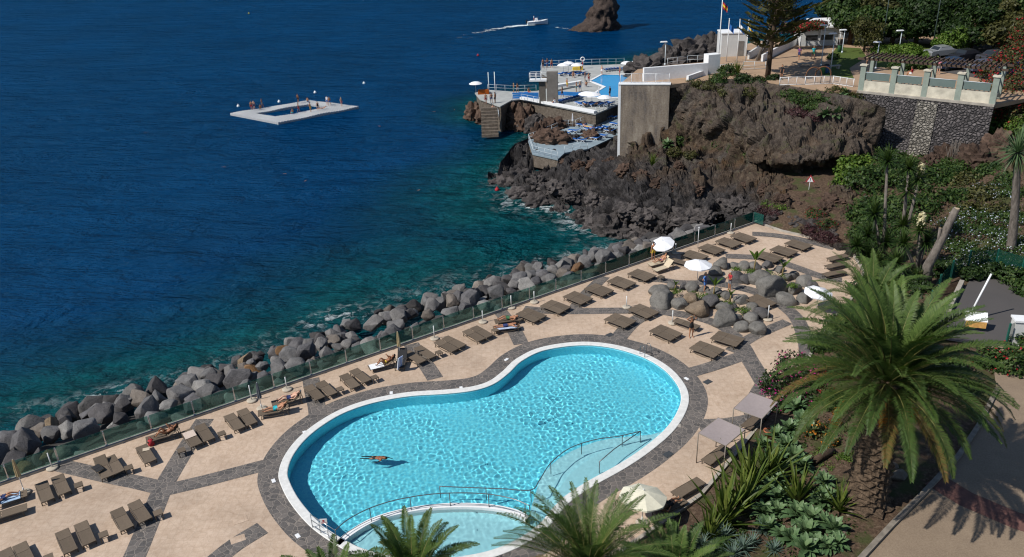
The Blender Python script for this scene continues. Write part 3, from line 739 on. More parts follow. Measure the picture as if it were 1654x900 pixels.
def pose_sitting():
    J = dict(pelvis=(0, .0, .10), waist=(0, .04, .25), chest=(0, .02, .45), neck=(0, -.03, .61), head=(0, -.08, .73), crown=(0, -.08, .815))
    for s, k in ((1, 'l'), (-1, 'r')):
        J.update({k + 'hip': (s * .10, -.04, .09), k + 'knee': (s * .15, -.44, .12), k + 'ankle': (s * .12, -.50, -.30), k + 'toe': (s * .13, -.66, -.35)})
        J.update({k + 'sho': (s * .18, .0, .55), k + 'elb': (s * .25, -.12, .30), k + 'wri': (s * .13, -.36, .24)})
    return J
def pose_lying(back=0.35, knees=0.0, book=False):
    """on the back, head towards +x; back = how far the trunk is raised (rad), knees = height of the raised knees"""
    c, s_ = math.cos(back), math.sin(back)
    f = lambda d, h=0.0: (d * c - h * s_, 0, .11 + d * s_ + h * c)
    J = dict(pelvis=(0, 0, .11), waist=f(.15), chest=f(.36), neck=f(.53), head=f(.66, .03), crown=f(.75, .03))
    for s, k in ((1, 'l'), (-1, 'r')):
        kn = knees * (1.0 if s > 0 else .75)
        kx = -math.sqrt(max(.40 ** 2 - kn ** 2, .01)); ax = kx - math.sqrt(max(.41 ** 2 - kn ** 2, .01))
        J.update({k + 'hip': (-.04, s * .10, .10), k + 'knee': (kx - .04, s * .13, .10 + kn), k + 'ankle': (ax - .04, s * .12, .07), k + 'toe': (ax - .12, s * .16, .17)})
        p = f(.47); J[k + 'sho'] = (p[0], s * .19, p[2])
        if book: J.update({k + 'elb': (p[0] - .17, s * .26, p[2] + .04), k + 'wri': (p[0] - .28, s * .09, p[2] + .26)})
        else: J.update({k + 'elb': (p[0] - .23, s * .30, p[2] - .10 * (1 + back)), k + 'wri': (p[0] - .42, s * .22, .10 + p[2] * .2)})
    return J
def pose_prone():
    J = dict(pelvis=(0, 0, .11), waist=(.15, 0, .11), chest=(.36, 0, .12), neck=(.53, 0, .15), head=(.66, .02, .16), crown=(.75, .02, .16))
    for s, k in ((1, 'l'), (-1, 'r')):
        J.update({k + 'hip': (-.04, s * .10, .10), k + 'knee': (-.44, s * .12, .08), k + 'ankle': (-.85, s * .12, .08), k + 'toe': (-.97, s * .13, .05)})
        J.update({k + 'sho': (.47, s * .19, .12), k + 'elb': (.62, s * .34, .08), k + 'wri': (.80, s * .16, .07)})
    return J
def pose_swim():
    J = pose_prone()
    J.update(lelb=(.72, .24, .02), lwri=(.97, .16, .03), relb=(.25, -.36, .02), rwri=(.02, -.36, -.02), lknee=(-.44, .12, .02), rknee=(-.44, -.12, .06), lankle=(-.85, .14, -.06), rankle=(-.84, -.14, .04), ltoe=(-.98, .15, -.08), rtoe=(-.97, -.15, .02))
    return J
RAD = dict(pelvis=(.15, .11), waist=(.125, .095), chest=(.15, .105), neck=(.055, .055), head=(.082, .098), crown=(.055, .06), hip=(.088, .088), knee=(.056, .056), ankle=(.038, .040), toe=(.028, .032), sho=(.062, .062), elb=(.042, .042), wri=(.029, .029))
BONES = [('pelvis', 'waist'), ('waist', 'chest'), ('chest', 'neck'), ('neck', 'head'), ('head', 'crown')]
for k in 'lr': BONES += [('pelvis', k + 'hip'), (k + 'hip', k + 'knee'), (k + 'knee', k + 'ankle'), (k + 'ankle', k + 'toe'), ('chest', k + 'sho'), (k + 'sho', k + 'elb'), (k + 'elb', k + 'wri')]
BODY_CACHE = {}
def body_mesh(key, J):
    """one continuous skinned surface over the joints, with fingers; also which bone every face belongs to"""
    if key in BODY_CACHE: return BODY_CACHE[key]
    names = list(J); P = [Vector(J[n]) for n in names]; E = [(names.index(a), names.index(b)) for a, b in BONES]
    rad = [RAD[n if n in RAD else n[1:]] for n in names]
    for k in 'lr':                                               # palm, five fingers
        w, e = Vector(J[k + 'wri']), Vector(J[k + 'elb']); d = (w - e).normalized()
        side = d.cross(Vector((0, 1, .3))).normalized(); nrm = side.cross(d)
        ip = len(P); P.append(w + d * .075); rad.append((.034, .018)); E.append((names.index(k + 'wri'), ip))
        for q, (off, ln) in enumerate(((-.030, .065), (-.010, .080), (.010, .075), (.028, .058))):
            a = len(P); P.append(w + d * .105 + side * off); rad.append((.0095, .0095)); E.append((ip, a))
            P.append(w + d * (.105 + ln) + side * off * 1.15 + nrm * .022); rad.append((.0075, .0075)); E.append((a, a + 1))
        a = len(P); P.append(w + d * .055 - side * .045 + nrm * .01); rad.append((.011, .011)); E.append((ip, a))
    me = bpy.data.meshes.new('tmp'); me.from_pydata([tuple(p) for p in P], E, [])
    o = bpy.data.objects.new('tmp', me); COL.objects.link(o)
    o.modifiers.new('s', 'SKIN')
    for i, sv in enumerate(me.skin_vertices[0].data): sv.radius = rad[i]; sv.use_root = (i == 0)
    sb = o.modifiers.new('u', 'SUBSURF'); sb.levels = 1
    dg = bpy.context.evaluated_depsgraph_get(); dg.update()
    out = bpy.data.meshes.new_from_object(o.evaluated_get(dg)); bpy.data.objects.remove(o); bpy.data.meshes.remove(me)
    out.name = 'person_body'
    for p in out.polygons: p.use_smooth = True
    bl = [(a, b, Vector(J[a]), Vector(J[b])) for a, b in BONES]
    own = []
    for p in out.polygons:
        c = p.center; best = None
        for a, b, A, B in bl:
            t = max(0, min(1, (c - A).dot(B - A) / max((B - A).length_squared, 1e-9))); d = (c - A - (B - A) * t).length
            d -= RAD[a if a in RAD else a[1:]][0] * 0.6
            if best is None or d < best[0]: best = (d, a, b, t)
        own.append(best[1:])
    BODY_CACHE[key] = (out, own, J); return BODY_CACHE[key]
def wear(me, own, mat, test, push=0.012, name='shorts'):
    f = [p for p, o in zip(me.polygons, own) if test(*o)]
    used = sorted({i for p in f for i in p.vertices}); re = {i: k for k, i in enumerate(used)}
    V = [tuple(me.vertices[i].co + me.vertices[i].normal * push) for i in used]
    F = [tuple(re[i] for i in p.vertices) for p in f]
    m = bpy.data.meshes.new(name); m.from_pydata(V, [], F); m.materials.append(mat)
    for p in m.polygons: p.use_smooth = True
    return m
WEAR = {
    'shorts': lambda a, b, t: (a == 'pelvis' and b != 'waist') or (a == 'pelvis' and t < .5) or (a.endswith('hip') and t < .5),
    'briefs': lambda a, b, t: (a == 'pelvis' and b != 'waist') or (a == 'pelvis' and t < .4) or (a.endswith('hip') and t < .12),
    'swimsuit': lambda a, b, t: (a == 'pelvis') or (a == 'waist') or (a == 'chest' and b == 'neck' and t < .25) or (a.endswith('hip') and t < .1),
    'bikini_top': lambda a, b, t: (a == 'waist' and t > .55) or (a == 'chest' and b == 'neck' and t < .15),
    'shirt': lambda a, b, t: a in ('waist', 'pelvis') and b in ('waist', 'chest') or (a == 'chest' and not (b == 'neck' and t > .7)) or (a.endswith('sho') and t < .6),
    'trousers': lambda a, b, t: (a == 'pelvis' and b != 'waist') or (a == 'pelvis' and t < .5) or a.endswith('hip') or (a.endswith('knee') and t < .9)}
def hair_mesh(J, long_=False):
    h, c, n = Vector(J['head']), Vector(J['crown']), Vector(J['neck'])
    up = (c - n).normalized(); fwd = Vector((0, -1, 0)) if abs(up.z) > .75 else Vector((0, 0, 1))
    fwd = (fwd - up * fwd.dot(up)).normalized(); sd = up.cross(fwd)
    V = []; F = []; n1, n2 = 10, 14; ctr = h + up * .028 - fwd * .012
    for i in range(n1 + 1):
        for j in range(n2):
            th = 2 * math.pi * j / n2; lim = 1.25 - .62 * max(0, math.cos(th)) + (.9 if long_ and math.cos(th) < .2 else .45 if math.cos(th) < .1 else 0)
            ph = lim * i / n1; k = .108 + (.012 if long_ else 0) + rng.uniform(-.003, .003)
            p = up * math.cos(ph) * (k + .012) + (fwd * math.cos(th) * 1.05 + sd * math.sin(th) * .92) * math.sin(ph) * k
            if long_ and ph > 1.5: p -= up * (ph - 1.5) * .16
            V.append(ctr + p)
    for i in range(n1):
        for j in range(n2): F.append((i * n2 + j, i * n2 + (j + 1) % n2, (i + 1) * n2 + (j + 1) % n2, (i + 1) * n2 + j))
    me = bpy.data.meshes.new('hair'); me.from_pydata([tuple(p) for p in V], [], F)
    for p in me.polygons: p.use_smooth = True
    e = MB()
    for s in (-1, 1):
        e.lathe([(0.001, -.009), (.010, 0), (.001, .009)], tuple(h + fwd * .088 + sd * s * .034 + up * .008), 6)
        e.box(tuple(h + fwd * .092 + sd * s * .034 + up * .030), (.03, .012, .007))
    e.box(tuple(h + fwd * .092 - up * .042), (.042, .01, .008))
    ears = MB()
    for s in (-1, 1): ears.lathe([(0.001, -.03), (.014, -.01), (.016, .012), (.001, .03)], tuple(h + sd * s * .083), 6)
    ears.lathe([(0.016, -.022), (.011, 0), (.005, .022)], tuple(h + fwd * .100 - up * .012), 6)
    return me, e, ears
def person(key, J, label, loc, rz, skin='tan', hair='dark', clothes=(('shorts', 'navy'),), group=None, long_hair=False, scale=1.0, face=True):
    me0, own, J = body_mesh(key, J)
    o = thing('person', label, 'person', loc, rz, group); o.scale = (scale,) * 3
    me = me0.copy(); me.materials.clear(); me.materials.append(SKIN[skin]); link('body', me, o)
    hm, eyes, ears = hair_mesh(J, long_hair); hm.materials.append(HAIR[hair]); link('hair', hm, o)
    if face: eyes.build('facial_features', M_EYE, o); ears.build('ears_and_nose', SKIN[skin], o)
    for k, c in clothes: link(k, wear(me0, own, cloth(c), WEAR[k], name=k), o)
    return o
# ================================================================== THE FAR SIDE: bathing complex, promenade, sea things
def rock_mesh(seed, n=3, cuts=9, rough=0.12, name='boulder', flat=0.75, facet=True):
    r = random.Random(seed); bm = bmesh.new(); bmesh.ops.create_icosphere(bm, subdivisions=n, radius=1.0)
    pl = []
    for _ in range(cuts):
        v = Vector((r.gauss(0, 1), r.gauss(0, 1), r.gauss(0, .8))).normalized(); pl.append((v, r.uniform(.55, .86)))
    of = Vector((r.uniform(0, 90), r.uniform(0, 90), r.uniform(0, 90)))
    for v in bm.verts:
        c = v.co.copy()
        if facet:
            for nv, d in pl:
                e = c.dot(nv) - d
                if e > 0: c -= nv * e * .93
        c *= 1 + rough * noise.fractal(c * 1.3 + of, 1.0, 2.0, 3) + rough * .3 * noise.noise(c * 6 + of)
        c.z *= flat; v.co = c
    me = bpy.data.meshes.new(name); bm.to_mesh(me); bm.free()
    for p in me.polygons: p.use_smooth = True
    return me
def craggy_mesh(seed, sub=5, name='lava_rock', amp=0.5):
    r = random.Random(seed); bm = bmesh.new(); bmesh.ops.create_icosphere(bm, subdivisions=sub, radius=1.0)
    of = Vector((r.uniform(0, 90), r.uniform(0, 90), r.uniform(0, 90)))
    for v in bm.verts:
        c = v.co.copy(); f = noise.voronoi(c * 1.6 + of, distance_metric='MANHATTAN')[0]; g = noise.voronoi(c * 3.8 + of, distance_metric='MANHATTAN')[0]
        v.co = c * (0.80 + amp * (f[1] - f[0]) + amp * .35 * (g[1] - g[0]) + .16 * noise.fractal(c * 2 + of, .9, 2, 3))
    me = bpy.data.meshes.new(name); bm.to_mesh(me); bm.free()
    for p in me.polygons: p.use_smooth = False
    return me
def mat_lava(name, c0, c1):
    t = NT(name); v = t.coord(); n2 = t.noise(v, 2.2, 6, 0.7); n3 = t.noise(v, 9, 4, 0.7)
    oi = t.n('ShaderNodeObjectInfo')
    col = t.ramp(n2, [(0.28, c0 + (1,)), (0.75, c1 + (1,))]); col = t.mix(1.0, col, t.ramp(oi.outputs['Random'], [(0, 0.7), (1, 1.25)]), 'MULTIPLY')
    t.principled(col, 0.9, t.bump(t.math('ADD', n3, n2), 0.9, 0.12), 0, 0.2); return t.done()
M_LAVA = mat_lava('dark_lava', (0.02, 0.018, 0.018), (0.12, 0.105, 0.10))
M_LAVAB = mat_lava('brown_lava', (0.025, 0.015, 0.012), (0.13, 0.085, 0.062))
CRAG = [craggy_mesh(40 + i, 4) for i in range(5)]
CRAGM = {}
def crag(p, s, label, mat=None, rz=None, k=None, group=None, name='lava_rock'):
    mat = mat or M_LAVA; i = (k if k is not None else rng.randrange(5)); key = (i, mat.name)
    if key not in CRAGM:
        me = CRAG[i].copy(); me.materials.append(mat); CRAGM[key] = me
    o = link(name, CRAGM[key], None, p, rng.uniform(0, 6.28) if rz is None else rz); o.scale = s if isinstance(s, (tuple, list)) else (s, s, s)
    return tag(o, label, 'rock', group)

# ---- sea stack
def sea_stack():
    m = MB(); base = W(960, 48, -5); px = 6.0
    prof = [(0, 6.6, 6.0, 1.2), (1.2, 5.9, 5.5, 1.5), (3, 5.1, 5.0, 2.2), (5, 4.6, 4.6, 2.6), (7, 4.1, 4.2, 2.9), (9, 3.3, 3.6, 2.8), (11.5, 2.3, 3.0, 2.2), (14, 1.9, 2.4, 1.9), (16, 1.2, 1.6, 1.9), (17.2, .3, .4, 1.9)]
    n = 56; rows = spline([Vector(p[:3]) for p in prof], 6); cxs = spline([Vector((p[3], 0, 0)) for p in prof], 6); V = []
    for r, cx in zip(rows, cxs):
        for k in range(n):
            th = 2 * math.pi * k / n; q = Vector((math.cos(th) * r.y, math.sin(th) * r.z, r.x))
            f = noise.voronoi(Vector((q.x * .45, q.y * .45, q.z * .25)))[0]; d = .80 + .42 * (f[1] - f[0]) + .22 * noise.fractal(q * .4, .9, 2, 4) - .12
            left = 1 + max(0, -math.cos(th)) * max(0, 1 - r.x / 3.2) * .95
            V.append((q.x * d * left + cx.x, q.y * d, q.z - .6))
    F = [(i * n + k, i * n + (k + 1) % n, (i + 1) * n + (k + 1) % n, (i + 1) * n + k) for i in range(len(rows) - 1) for k in range(n)] + [tuple((len(rows) - 1) * n + k for k in range(n))]
    m.add(V, F, smooth=True); o = m.build('sea_stack', mat_lava('sea_stack_rock', (0.016, 0.013, 0.012), (0.085, 0.062, 0.052)), None, base); tag(o, 'tall dark rock stack standing alone out in the sea', 'sea rock')
sea_stack()
# ---- motor boat and its wake
def boat():
    p = W(868, 40, -5); o = thing('motor_boat', 'small white motor boat speeding ahead of a foamy wake', 'boat', p, R(8))
    S = [(-2.9, .95, .95), (-1.5, 1.05, 1.0), (.5, 1.05, 1.05), (2.0, .75, 1.2), (3.1, .05, 1.4)]
    V = []
    for x, w, h in S: V += [(x, -w, h), (x, -w * .75, .25), (x, 0, -.15), (x, w * .75, .25), (x, w, h)]
    F = [(i * 5 + k, (i + 1) * 5 + k, (i + 1) * 5 + k + 1, i * 5 + k + 1) for i in range(4) for k in range(4)] + [(0, 1, 2, 3, 4)] + [(i * 5 + 4, (i + 1) * 5 + 4, (i + 1) * 5, i * 5) for i in range(4)]
    MB().add(V, F).build('hull', M_WHITE, o)
    MB().box((-.3, 0, 1.45), (.9, 1.0, .8), taper=.7).build('console', M_WHITE, o)
    MB().box((.25, 0, 1.95), (.06, .9, .5)).build('windscreen', plain('tinted_screen', (.03, .04, .05), .1, 0, 3, 0), o)
    MB().box((-3.1, 0, 1.0), (.4, .45, .9)).build('outboard_motor', plain('motor_black', (.02, .02, .02), .4), o)
    person('stand', pose_standing(), 'person standing at the console of the white motor boat', p + Vector((-.95, 0, .9)), R(98), 'tan', 'dark', (('shorts', 'red'), ('shirt', 'white')), face=False)
boat()
def mat_foam():
    t = NT('sea_foam'); v = t.coord(); d = t.attr('edge')
    n = t.noise(v, 0.55, 6, 0.7)
    a = t.ramp(t.math('ADD', n, t.math('MULTIPLY', d, 0.42)), [(0.56, 0.0), (0.78, 1.0)])
    p = t.n('ShaderNodeBsdfPrincipled'); p.inputs['Base Color'].default_value = (.62, .68, .70, 1); p.inputs['Roughness'].default_value = .7
    tr = t.n('ShaderNodeBsdfTransparent'); mx = t.n('ShaderNodeMixShader'); t.l(a, mx.inputs[0]); t.l(tr.outputs[0], mx.inputs[1]); t.l(p.outputs[0], mx.inputs[2]); t.l(mx.outputs[0], t.out.inputs[0])
    return t.done()
M_FOAM = mat_foam()
def foam_strip(name, px, w0, w1, k0=1.0, k1=0.0):
    ln = spline([W(u, v, -4.93) for u, v in px], 8); n = len(ln); m = 7; V = []; A = []
    for i, p in enumerate(ln):
        t = (ln[min(i + 1, n - 1)] - ln[max(i - 1, 0)]).normalized(); s = Vector((-t.y, t.x, 0)); f = i / (n - 1)
        for j in range(m):
            q = j / (m - 1) * 2 - 1; V.append(tuple(p + s * q * (w0 + (w1 - w0) * f) / 2)); A.append((1 - abs(q) ** 1.5) * (k0 + (k1 - k0) * f) - (0.5 if abs(q) == 1 else 0))
    F = [(i * m + j, (i + 1) * m + j, (i + 1) * m + j + 1, i * m + j + 1) for i in range(n - 1) for j in range(m - 1)]
    me = np_mesh(name, V, F, M_FOAM, True); a = me.attributes.new('edge', 'FLOAT', 'POINT'); a.data.foreach_set('value', np.array(A, dtype=np.float32))
    tag(link(name, me), kind='stuff')
foam_strip('sea_foam', [(864, 40), (848, 41), (832, 42), (812, 45), (790, 49), (770, 54), (745, 62)], 2.4, 7, 1.0, -.2)
foam_strip('sea_foam', [(898, 44), (915, 46), (940, 47), (975, 49), (1000, 48)], 1.6, 1.6, .4, .1)
# ---- floating swim platform of cubes
M_RAFT = plain('pale_plastic', (0.43, 0.44, 0.45), 0.6, 0.06, 1.5, 0.05)
def raft():
    A, B, C, D = W(371, 183, -4.6), W(449, 198, -4.6), W(580, 172, -4.6), W(500, 162, -4.6)
    ex = (B - A); ey = (D - A); o = thing('swimming_raft', 'white square floating bathing platform of plastic cubes with open middle', 'raft', (0, 0, 0))
    nx, ny = 24, 30; m = MB()
    inn = lambda i, j: 6 <= i < 16 and 5 <= j < 25
    def pos(a, b): return A + ex * a + (C - B) * b * a + (D - A) * b * (1 - a)
    for i in range(nx):
        for j in range(ny):
            if inn(i, j): continue
            c = pos((i + .5) / nx, (j + .5) / ny); wob = .04 * math.sin(i * .4 + j * .33) + .04 * math.sin(j * .5)
            q = [pos((i + .09) / nx, (j + .09) / ny), pos((i + .91) / nx, (j + .09) / ny), pos((i + .91) / nx, (j + .91) / ny), pos((i + .09) / nx, (j + .91) / ny)]
            z1 = -4.58 + wob; V = [(p.x, p.y, z1 - .6) for p in q] + [(p.x, p.y, z1 - .06) for p in q] + [tuple((p - c) * .9 + c)[:2] + (z1,) for p in q]
            m.add(V, [(0, 1, 5, 4), (1, 2, 6, 5), (2, 3, 7, 6), (3, 0, 4, 7), (4, 5, 9, 8), (5, 6, 10, 9), (6, 7, 11, 10), (7, 4, 8, 11), (8, 9, 10, 11)])
    m.build('platform_cubes', M_RAFT, o)
raft()
raft_people = [(407, 178, 'tan', 'two'), (411, 177, 'pale', 'x'), (424, 174, 'dark', 'x'), (482, 166, 'dark', 'black'), (497, 165, 'tan', 'sit'), (529, 170, 'pale', 'x'), (533, 171, 'tan', 'x'), (552, 172, 'pale', 'fair'), (483, 181, 'dark', 'x'), (502, 181, 'tan', 'x'), (514, 179, 'pale', 'x'), (521, 176, 'tan', 'lie'), (473, 183, 'tan', 'sit'), (421, 176, 'dark', 'sit')]
RL = ['person in red shorts, left of the pair on the raft corner nearest the left', 'pale person in navy shorts, right of the pair on the raft left end', 'slim tanned person in grey shorts alone behind the dark bag on the raft', 'person in black shorts standing on the far edge of the raft', 'tanned person sitting on the far corner of the raft', 'person in a white shirt standing on the right arm of the raft',
      'tanned person in blue shorts beside the white shirt on the raft', 'fair haired person walking alone towards the right tip of the raft', 'tanned person in red shorts bending at the near inner edge of the raft', 'person in yellow shorts standing on the near arm of the raft', 'pale person in black swimsuit beside the one lying on the raft', 'person lying stretched out on the near arm of the raft', 'person sitting on the inner edge of the raft with legs in the water', 'person crouching low on the left part of the raft']
RC = ['red', 'navy', 'grey', 'black', 'blue', 'blue', 'blue', 'pink', 'red', 'yellow', 'black', 'navy', 'teal', 'brown']
for i, (u, v, sk, what) in enumerate(raft_people):
    p = W(u, v, -4.5); kw = dict(skin=sk, hair='fair' if what == 'fair' else 'dark', face=False, group='bathers on the raft')
    if what == 'sit': person('sit', pose_sitting(), RL[i], p + Vector((0, 0, .05)), rng.uniform(2, 5), clothes=(('shorts', RC[i]),), **kw)
    elif what == 'lie': person('lie', pose_lying(.4, .1), RL[i], p, R(10), clothes=(('briefs', RC[i]),), **kw)
    else: person('stand' if i % 2 else 'walk', pose_standing('down', 0 if i % 2 else .5), RL[i], p, rng.uniform(0, 6.28), clothes=(('swimsuit', RC[i]),) if i == 10 else (('shorts', RC[i]), ('shirt', 'white')) if i == 5 else (('shorts', RC[i]),), **kw)

# ---- terraces of the far bathing complex
M_TERR = plain('pale_terrace', (0.34, 0.35, 0.34), 0.85, 0.15, 0.8, 0.2)
M_BLUEDECK = plain('grey_blue_deck', (0.21, 0.27, 0.31), 0.8, 0.12, 0.7, 0.2)
M_SEAWALL = mat_lava('sea_wall_stone', (0.075, 0.058, 0.045), (0.22, 0.185, 0.15))
ZT, ZL = -0.8, -2.6
TERR = [W2(u, v, ZT) for u, v in [(767, 150), (775, 160), (808, 172), (826, 162), (842, 160), (880, 168), (962, 184), (1000, 168), (1040, 166), (1075, 140), (1085, 110), (1040, 104), (1000, 104), (930, 106), (876, 107), (872, 116), (884, 124), (905, 133), (888, 142), (866, 147), (830, 148), (785, 145)]]
m = MB(); m.prism(TERR, ZT - .18, ZT); tag(m.build('bathing_terrace', M_TERR), kind='structure')
m = MB(); m.prism(offset(TERR if sum(TERR[i - 1][0] * p[1] - p[0] * TERR[i - 1][1] for i, p in enumerate(TERR)) > 0 else TERR[::-1], -.25), -6.5, ZT - .18); tag(m.build('sea_wall', M_SEAWALL), 'brown stone sea wall holding up the far bathing terrace', 'sea wall')
LOW = [W2(u, v, ZL) for u, v in [(860, 248), (901, 257), (912, 247), (949, 241), (997, 219), (1010, 190), (1000, 178), (962, 192), (928, 205), (907, 204), (891, 214), (853, 227)]]
m = MB(); m.prism(LOW, ZL - .2, ZL); tag(m.build('lower_terrace', M_BLUEDECK), kind='structure')
m = MB(); m.prism(offset(LOW[::-1] if sum(LOW[i - 1][0] * p[1] - p[0] * LOW[i - 1][1] for i, p in enumerate(LOW)) < 0 else LOW, -.15), -4.5, ZL - .2); tag(m.build('terrace_footing', M_SEAWALL), 'stained stone footing under the blue lower terrace', 'stone footing')
# lap pool
M_LAP = NT('lap_pool_water'); _v = M_LAP.coord(); M_LAP.principled(M_LAP.mix(M_LAP.noise(_v, .5, 4), (.01, .22, .50, 1), (.015, .30, .60, 1)), .08, M_LAP.bump(M_LAP.noise(_v, 1.5, 4), .3, .1), 0, .4); M_LAP = M_LAP.done()
LAP = [W2(u, v, ZT) for u, v in [(955, 131), (973, 121), (1035, 122), (1045, 158), (952, 157), (979, 140.5)]]
lap = thing('lap_pool', 'bright blue pool of the far bathing complex beyond the diving tower', 'swimming pool')
LAPc = LAP if sum(LAP[i - 1][0] * p[1] - p[0] * LAP[i - 1][1] for i, p in enumerate(LAP)) > 0 else LAP[::-1]
MB().prism(LAPc, ZT - .1, ZT + .02).build('water_surface', M_LAP, lap)
a = offset(LAPc, .55); b = offset(LAPc, 0.02); k = len(a); MB().add([(p[0], p[1], ZT + .07) for p in a] + [(p[0], p[1], ZT + .07) for p in b] + [(p[0], p[1], ZT - .05) for p in a] + [(p[0], p[1], ZT - .05) for p in b], [f for i in range(k) for f in ((i, (i + 1) % k, k + (i + 1) % k, k + i), (i, 2 * k + i, 2 * k + (i + 1) % k, (i + 1) % k))]).build('rim', M_WHITE, lap)
# white cap on the sea wall, blue painted wall, inner steps
def bar(name, label, cat, p, q, w, h, z, mat, dy=0.0, group=None):
    p, q = Vector(p), Vector(q); c = (p + q) / 2; d = (q - p)
    o = MB().box((0, 0, h / 2), (d.length, w, h)).build(name, mat, None, (c.x, c.y, z), math.atan2(d.y, d.x)); return tag(o, label, cat, group)
bar('sea_wall_cap', 'pale coping along the near sea wall top below the diving tower', 'wall cap', W2(842, 160, ZT), W2(962, 183, ZT), .7, .35, ZT, M_WHITE)
M_BLUEP = plain('blue_paint', (0.012, 0.14, 0.42), 0.5, 0.15, 2, 0.05)
bar('blue_wall', 'low blue painted wall left of the diving tower', 'wall', W2(828, 159, ZT), W2(870, 159, ZT), .3, .9, ZT, M_BLUEP)
bar('blue_wall', 'long low blue painted wall right of the diving tower', 'wall', W2(893, 153, ZT), W2(955, 156, ZT), .3, .55, ZT, M_BLUEP)
bar('terrace_step', 'broad pale step beside the channel below the far pool, upper one', 'step', W2(896, 141, ZT), W2(938, 134, ZT), .8, .4, ZT, M_WHITE)
bar('terrace_step', 'broad pale step nearest the blue wall below the far pool', 'step', W2(898, 147, ZT), W2(935, 139, ZT), .8, .25, ZT, M_TERR)
# diving tower
M_CON2 = plain('grey_concrete', (0.17, 0.155, 0.14), 0.9, 0.2, 1.2, 0.25)
tw = thing('diving_tower', 'grey concrete diving tower with railed platform above the sea wall', 'diving tower', W(884, 167, ZT), R(-8))
MB().box((.85, .1, 2.45), (1.7, .9, 4.9)).build('tower_slab', M_CON2, tw)
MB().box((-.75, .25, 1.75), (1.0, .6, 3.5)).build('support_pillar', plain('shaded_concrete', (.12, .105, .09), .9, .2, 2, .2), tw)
MB().box((-1.35, .2, 3.62), (2.7, 1.3, .24)).build('platform', M_WHITE, tw)
r_ = MB()
for x, y in ((-2.65, -.4), (-1.7, -.4), (-.9, -.4), (-2.65, .8), (-1.7, .8), (-.9, .8)): r_.tube([(x, y, 3.74), (x, y, 4.75)], .035, 5)
for y in (-.4, .8):
    for z in (4.25, 4.75): r_.tube([(-2.65, y, z), (-.05, y, z)], .03, 5)
r_.tube([(-2.65, -.4, 4.75), (-2.65, .8, 4.75)], .03, 5); r_.build('railing', M_WHITE, tw)
# rail fences
M_RAIL = plain('painted_rail', (0.50, 0.56, 0.60), 0.5, 0.05, 3, 0)
def rail_fence(label, px, z, h=1.0, step=1.6, rails=(0.5, 1.0), mat=None, rad=.03, bars=0, name='railing', world=False):
    pts = [Vector(p) for p in px] if world else [W(u, v, z) for u, v in px]
    o = thing(name, label, 'railing', pts[0])
    posts = []; rl = MB()
    for a, b in zip(pts[:-1], pts[1:]):
        L_ = (b - a).length; k = max(1, round(L_ / step))
        for i in range(k + (1 if b is pts[-1] else 0)): posts.append(a.lerp(b, i / k))
        for f in rails: rl.tube([a + Vector((0, 0, h * f)) - pts[0], b + Vector((0, 0, h * f)) - pts[0]], rad * .8, 5)
        if bars:
            for i in range(int(L_ / bars)):
                q = a.lerp(b, (i + .5) / int(L_ / bars)) - pts[0]; rl.tube([q + Vector((0, 0, .05)), q + Vector((0, 0, h))], .012, 4, False)
    rl.build('rails', mat or M_RAIL, o)
    pm_ = MB().tube([(0, 0, 0), (0, 0, h)], rad, 5).mesh('post', mat or M_RAIL)
    for q in posts[:90]: link('post', pm_, o, q - pts[0])
    return o
rail_fence('pale railing along the seaward edge of the far bathing terrace', [(874, 116), (876, 108), (930, 106), (1008, 104)], ZT, 1.1)
rail_fence('railing behind the left jetty beyond the blue wall', [(788, 146), (830, 148), (866, 147)], ZT, 1.0)
rail_fence('railing on top of the sea wall left of the diving tower', [(828, 161), (842, 160), (872, 166)], ZT + .3, .8)
rail_fence('railing round the tip of the lower blue terrace', [(901, 257), (880, 252), (861, 247), (854, 228), (870, 222)], ZL, 1.0, 1.3)
rail_fence('railing along the seaward rock edge of the lower blue terrace', [(876, 219), (891, 213), (900, 209)], ZL, 1.0, 1.4)
rail_fence('railing behind the parasol pole on the lower terrace', [(902, 205), (918, 205), (930, 204), (952, 195)], ZL, 1.0, 1.4)
rail_fence('railing by the rock path at the near side of the lower terrace', [(949, 241), (925, 244), (912, 247)], ZL, .9, 1.3)
rail_fence('white stair railing climbing from the lower terrace to the sea wall', [(962, 184), (975, 180), (998, 171)], ZT, 1.0, 1.0, (0.35, .7, 1.0))
# the big concrete wall with its white end and railing
wa, wb = W(1003, 138, 8), W(1082, 138, 8); wd = (wb - wa); wd.z = 0
cw = thing('concrete_wall', 'tall stained concrete retaining wall with a white end beside the lower terrace', 'wall', (wa.x, wa.y, 0), math.atan2(wd.y, wd.x))
def mat_stained():
    t = NT('stained_concrete'); v = t.coord((1, 1, .25)); w = t.coord(); n1 = t.noise(v, .9, 6, .65); n2 = t.noise(w, 5, 5, .7)
    col = t.ramp(n1, [(.36, (.085, .058, .038, 1)), (.46, (.18, .128, .082, 1)), (.55, (.25, .185, .12, 1)), (.64, (.36, .295, .215, 1))]); col = t.mix(.35, col, t.ramp(n2, [(.35, .08), (.65, .30)]))
    t.principled(col, .9, t.bump(n2, .5, .05)); return t.done()
M_STAIN = mat_stained()
MB().box((wd.length / 2, .5, 2.4), (wd.length, 1.0, 11.3)).build('wall_face', M_STAIN, cw)
MB().box((-.16, .52, 2.4), (.3, 1.06, 11.3)).build('white_end', M_WHITE, cw)
MB().box((wd.length / 2 - .1, .5, 8.12), (wd.length + .4, 1.1, .14)).build('coping', M_WHITE, cw)
rail_fence('white barred railing on top of the tall concrete wall', [tuple(wa + Vector((0, .4, .2))), tuple(wa.lerp(wb, .45) + Vector((0, .4, .2))), tuple(wb + Vector((0, .5, .2)))], 0, 1.1, 1.3, (0.08, 1.0), M_WHITE, .03, .14, world=True)
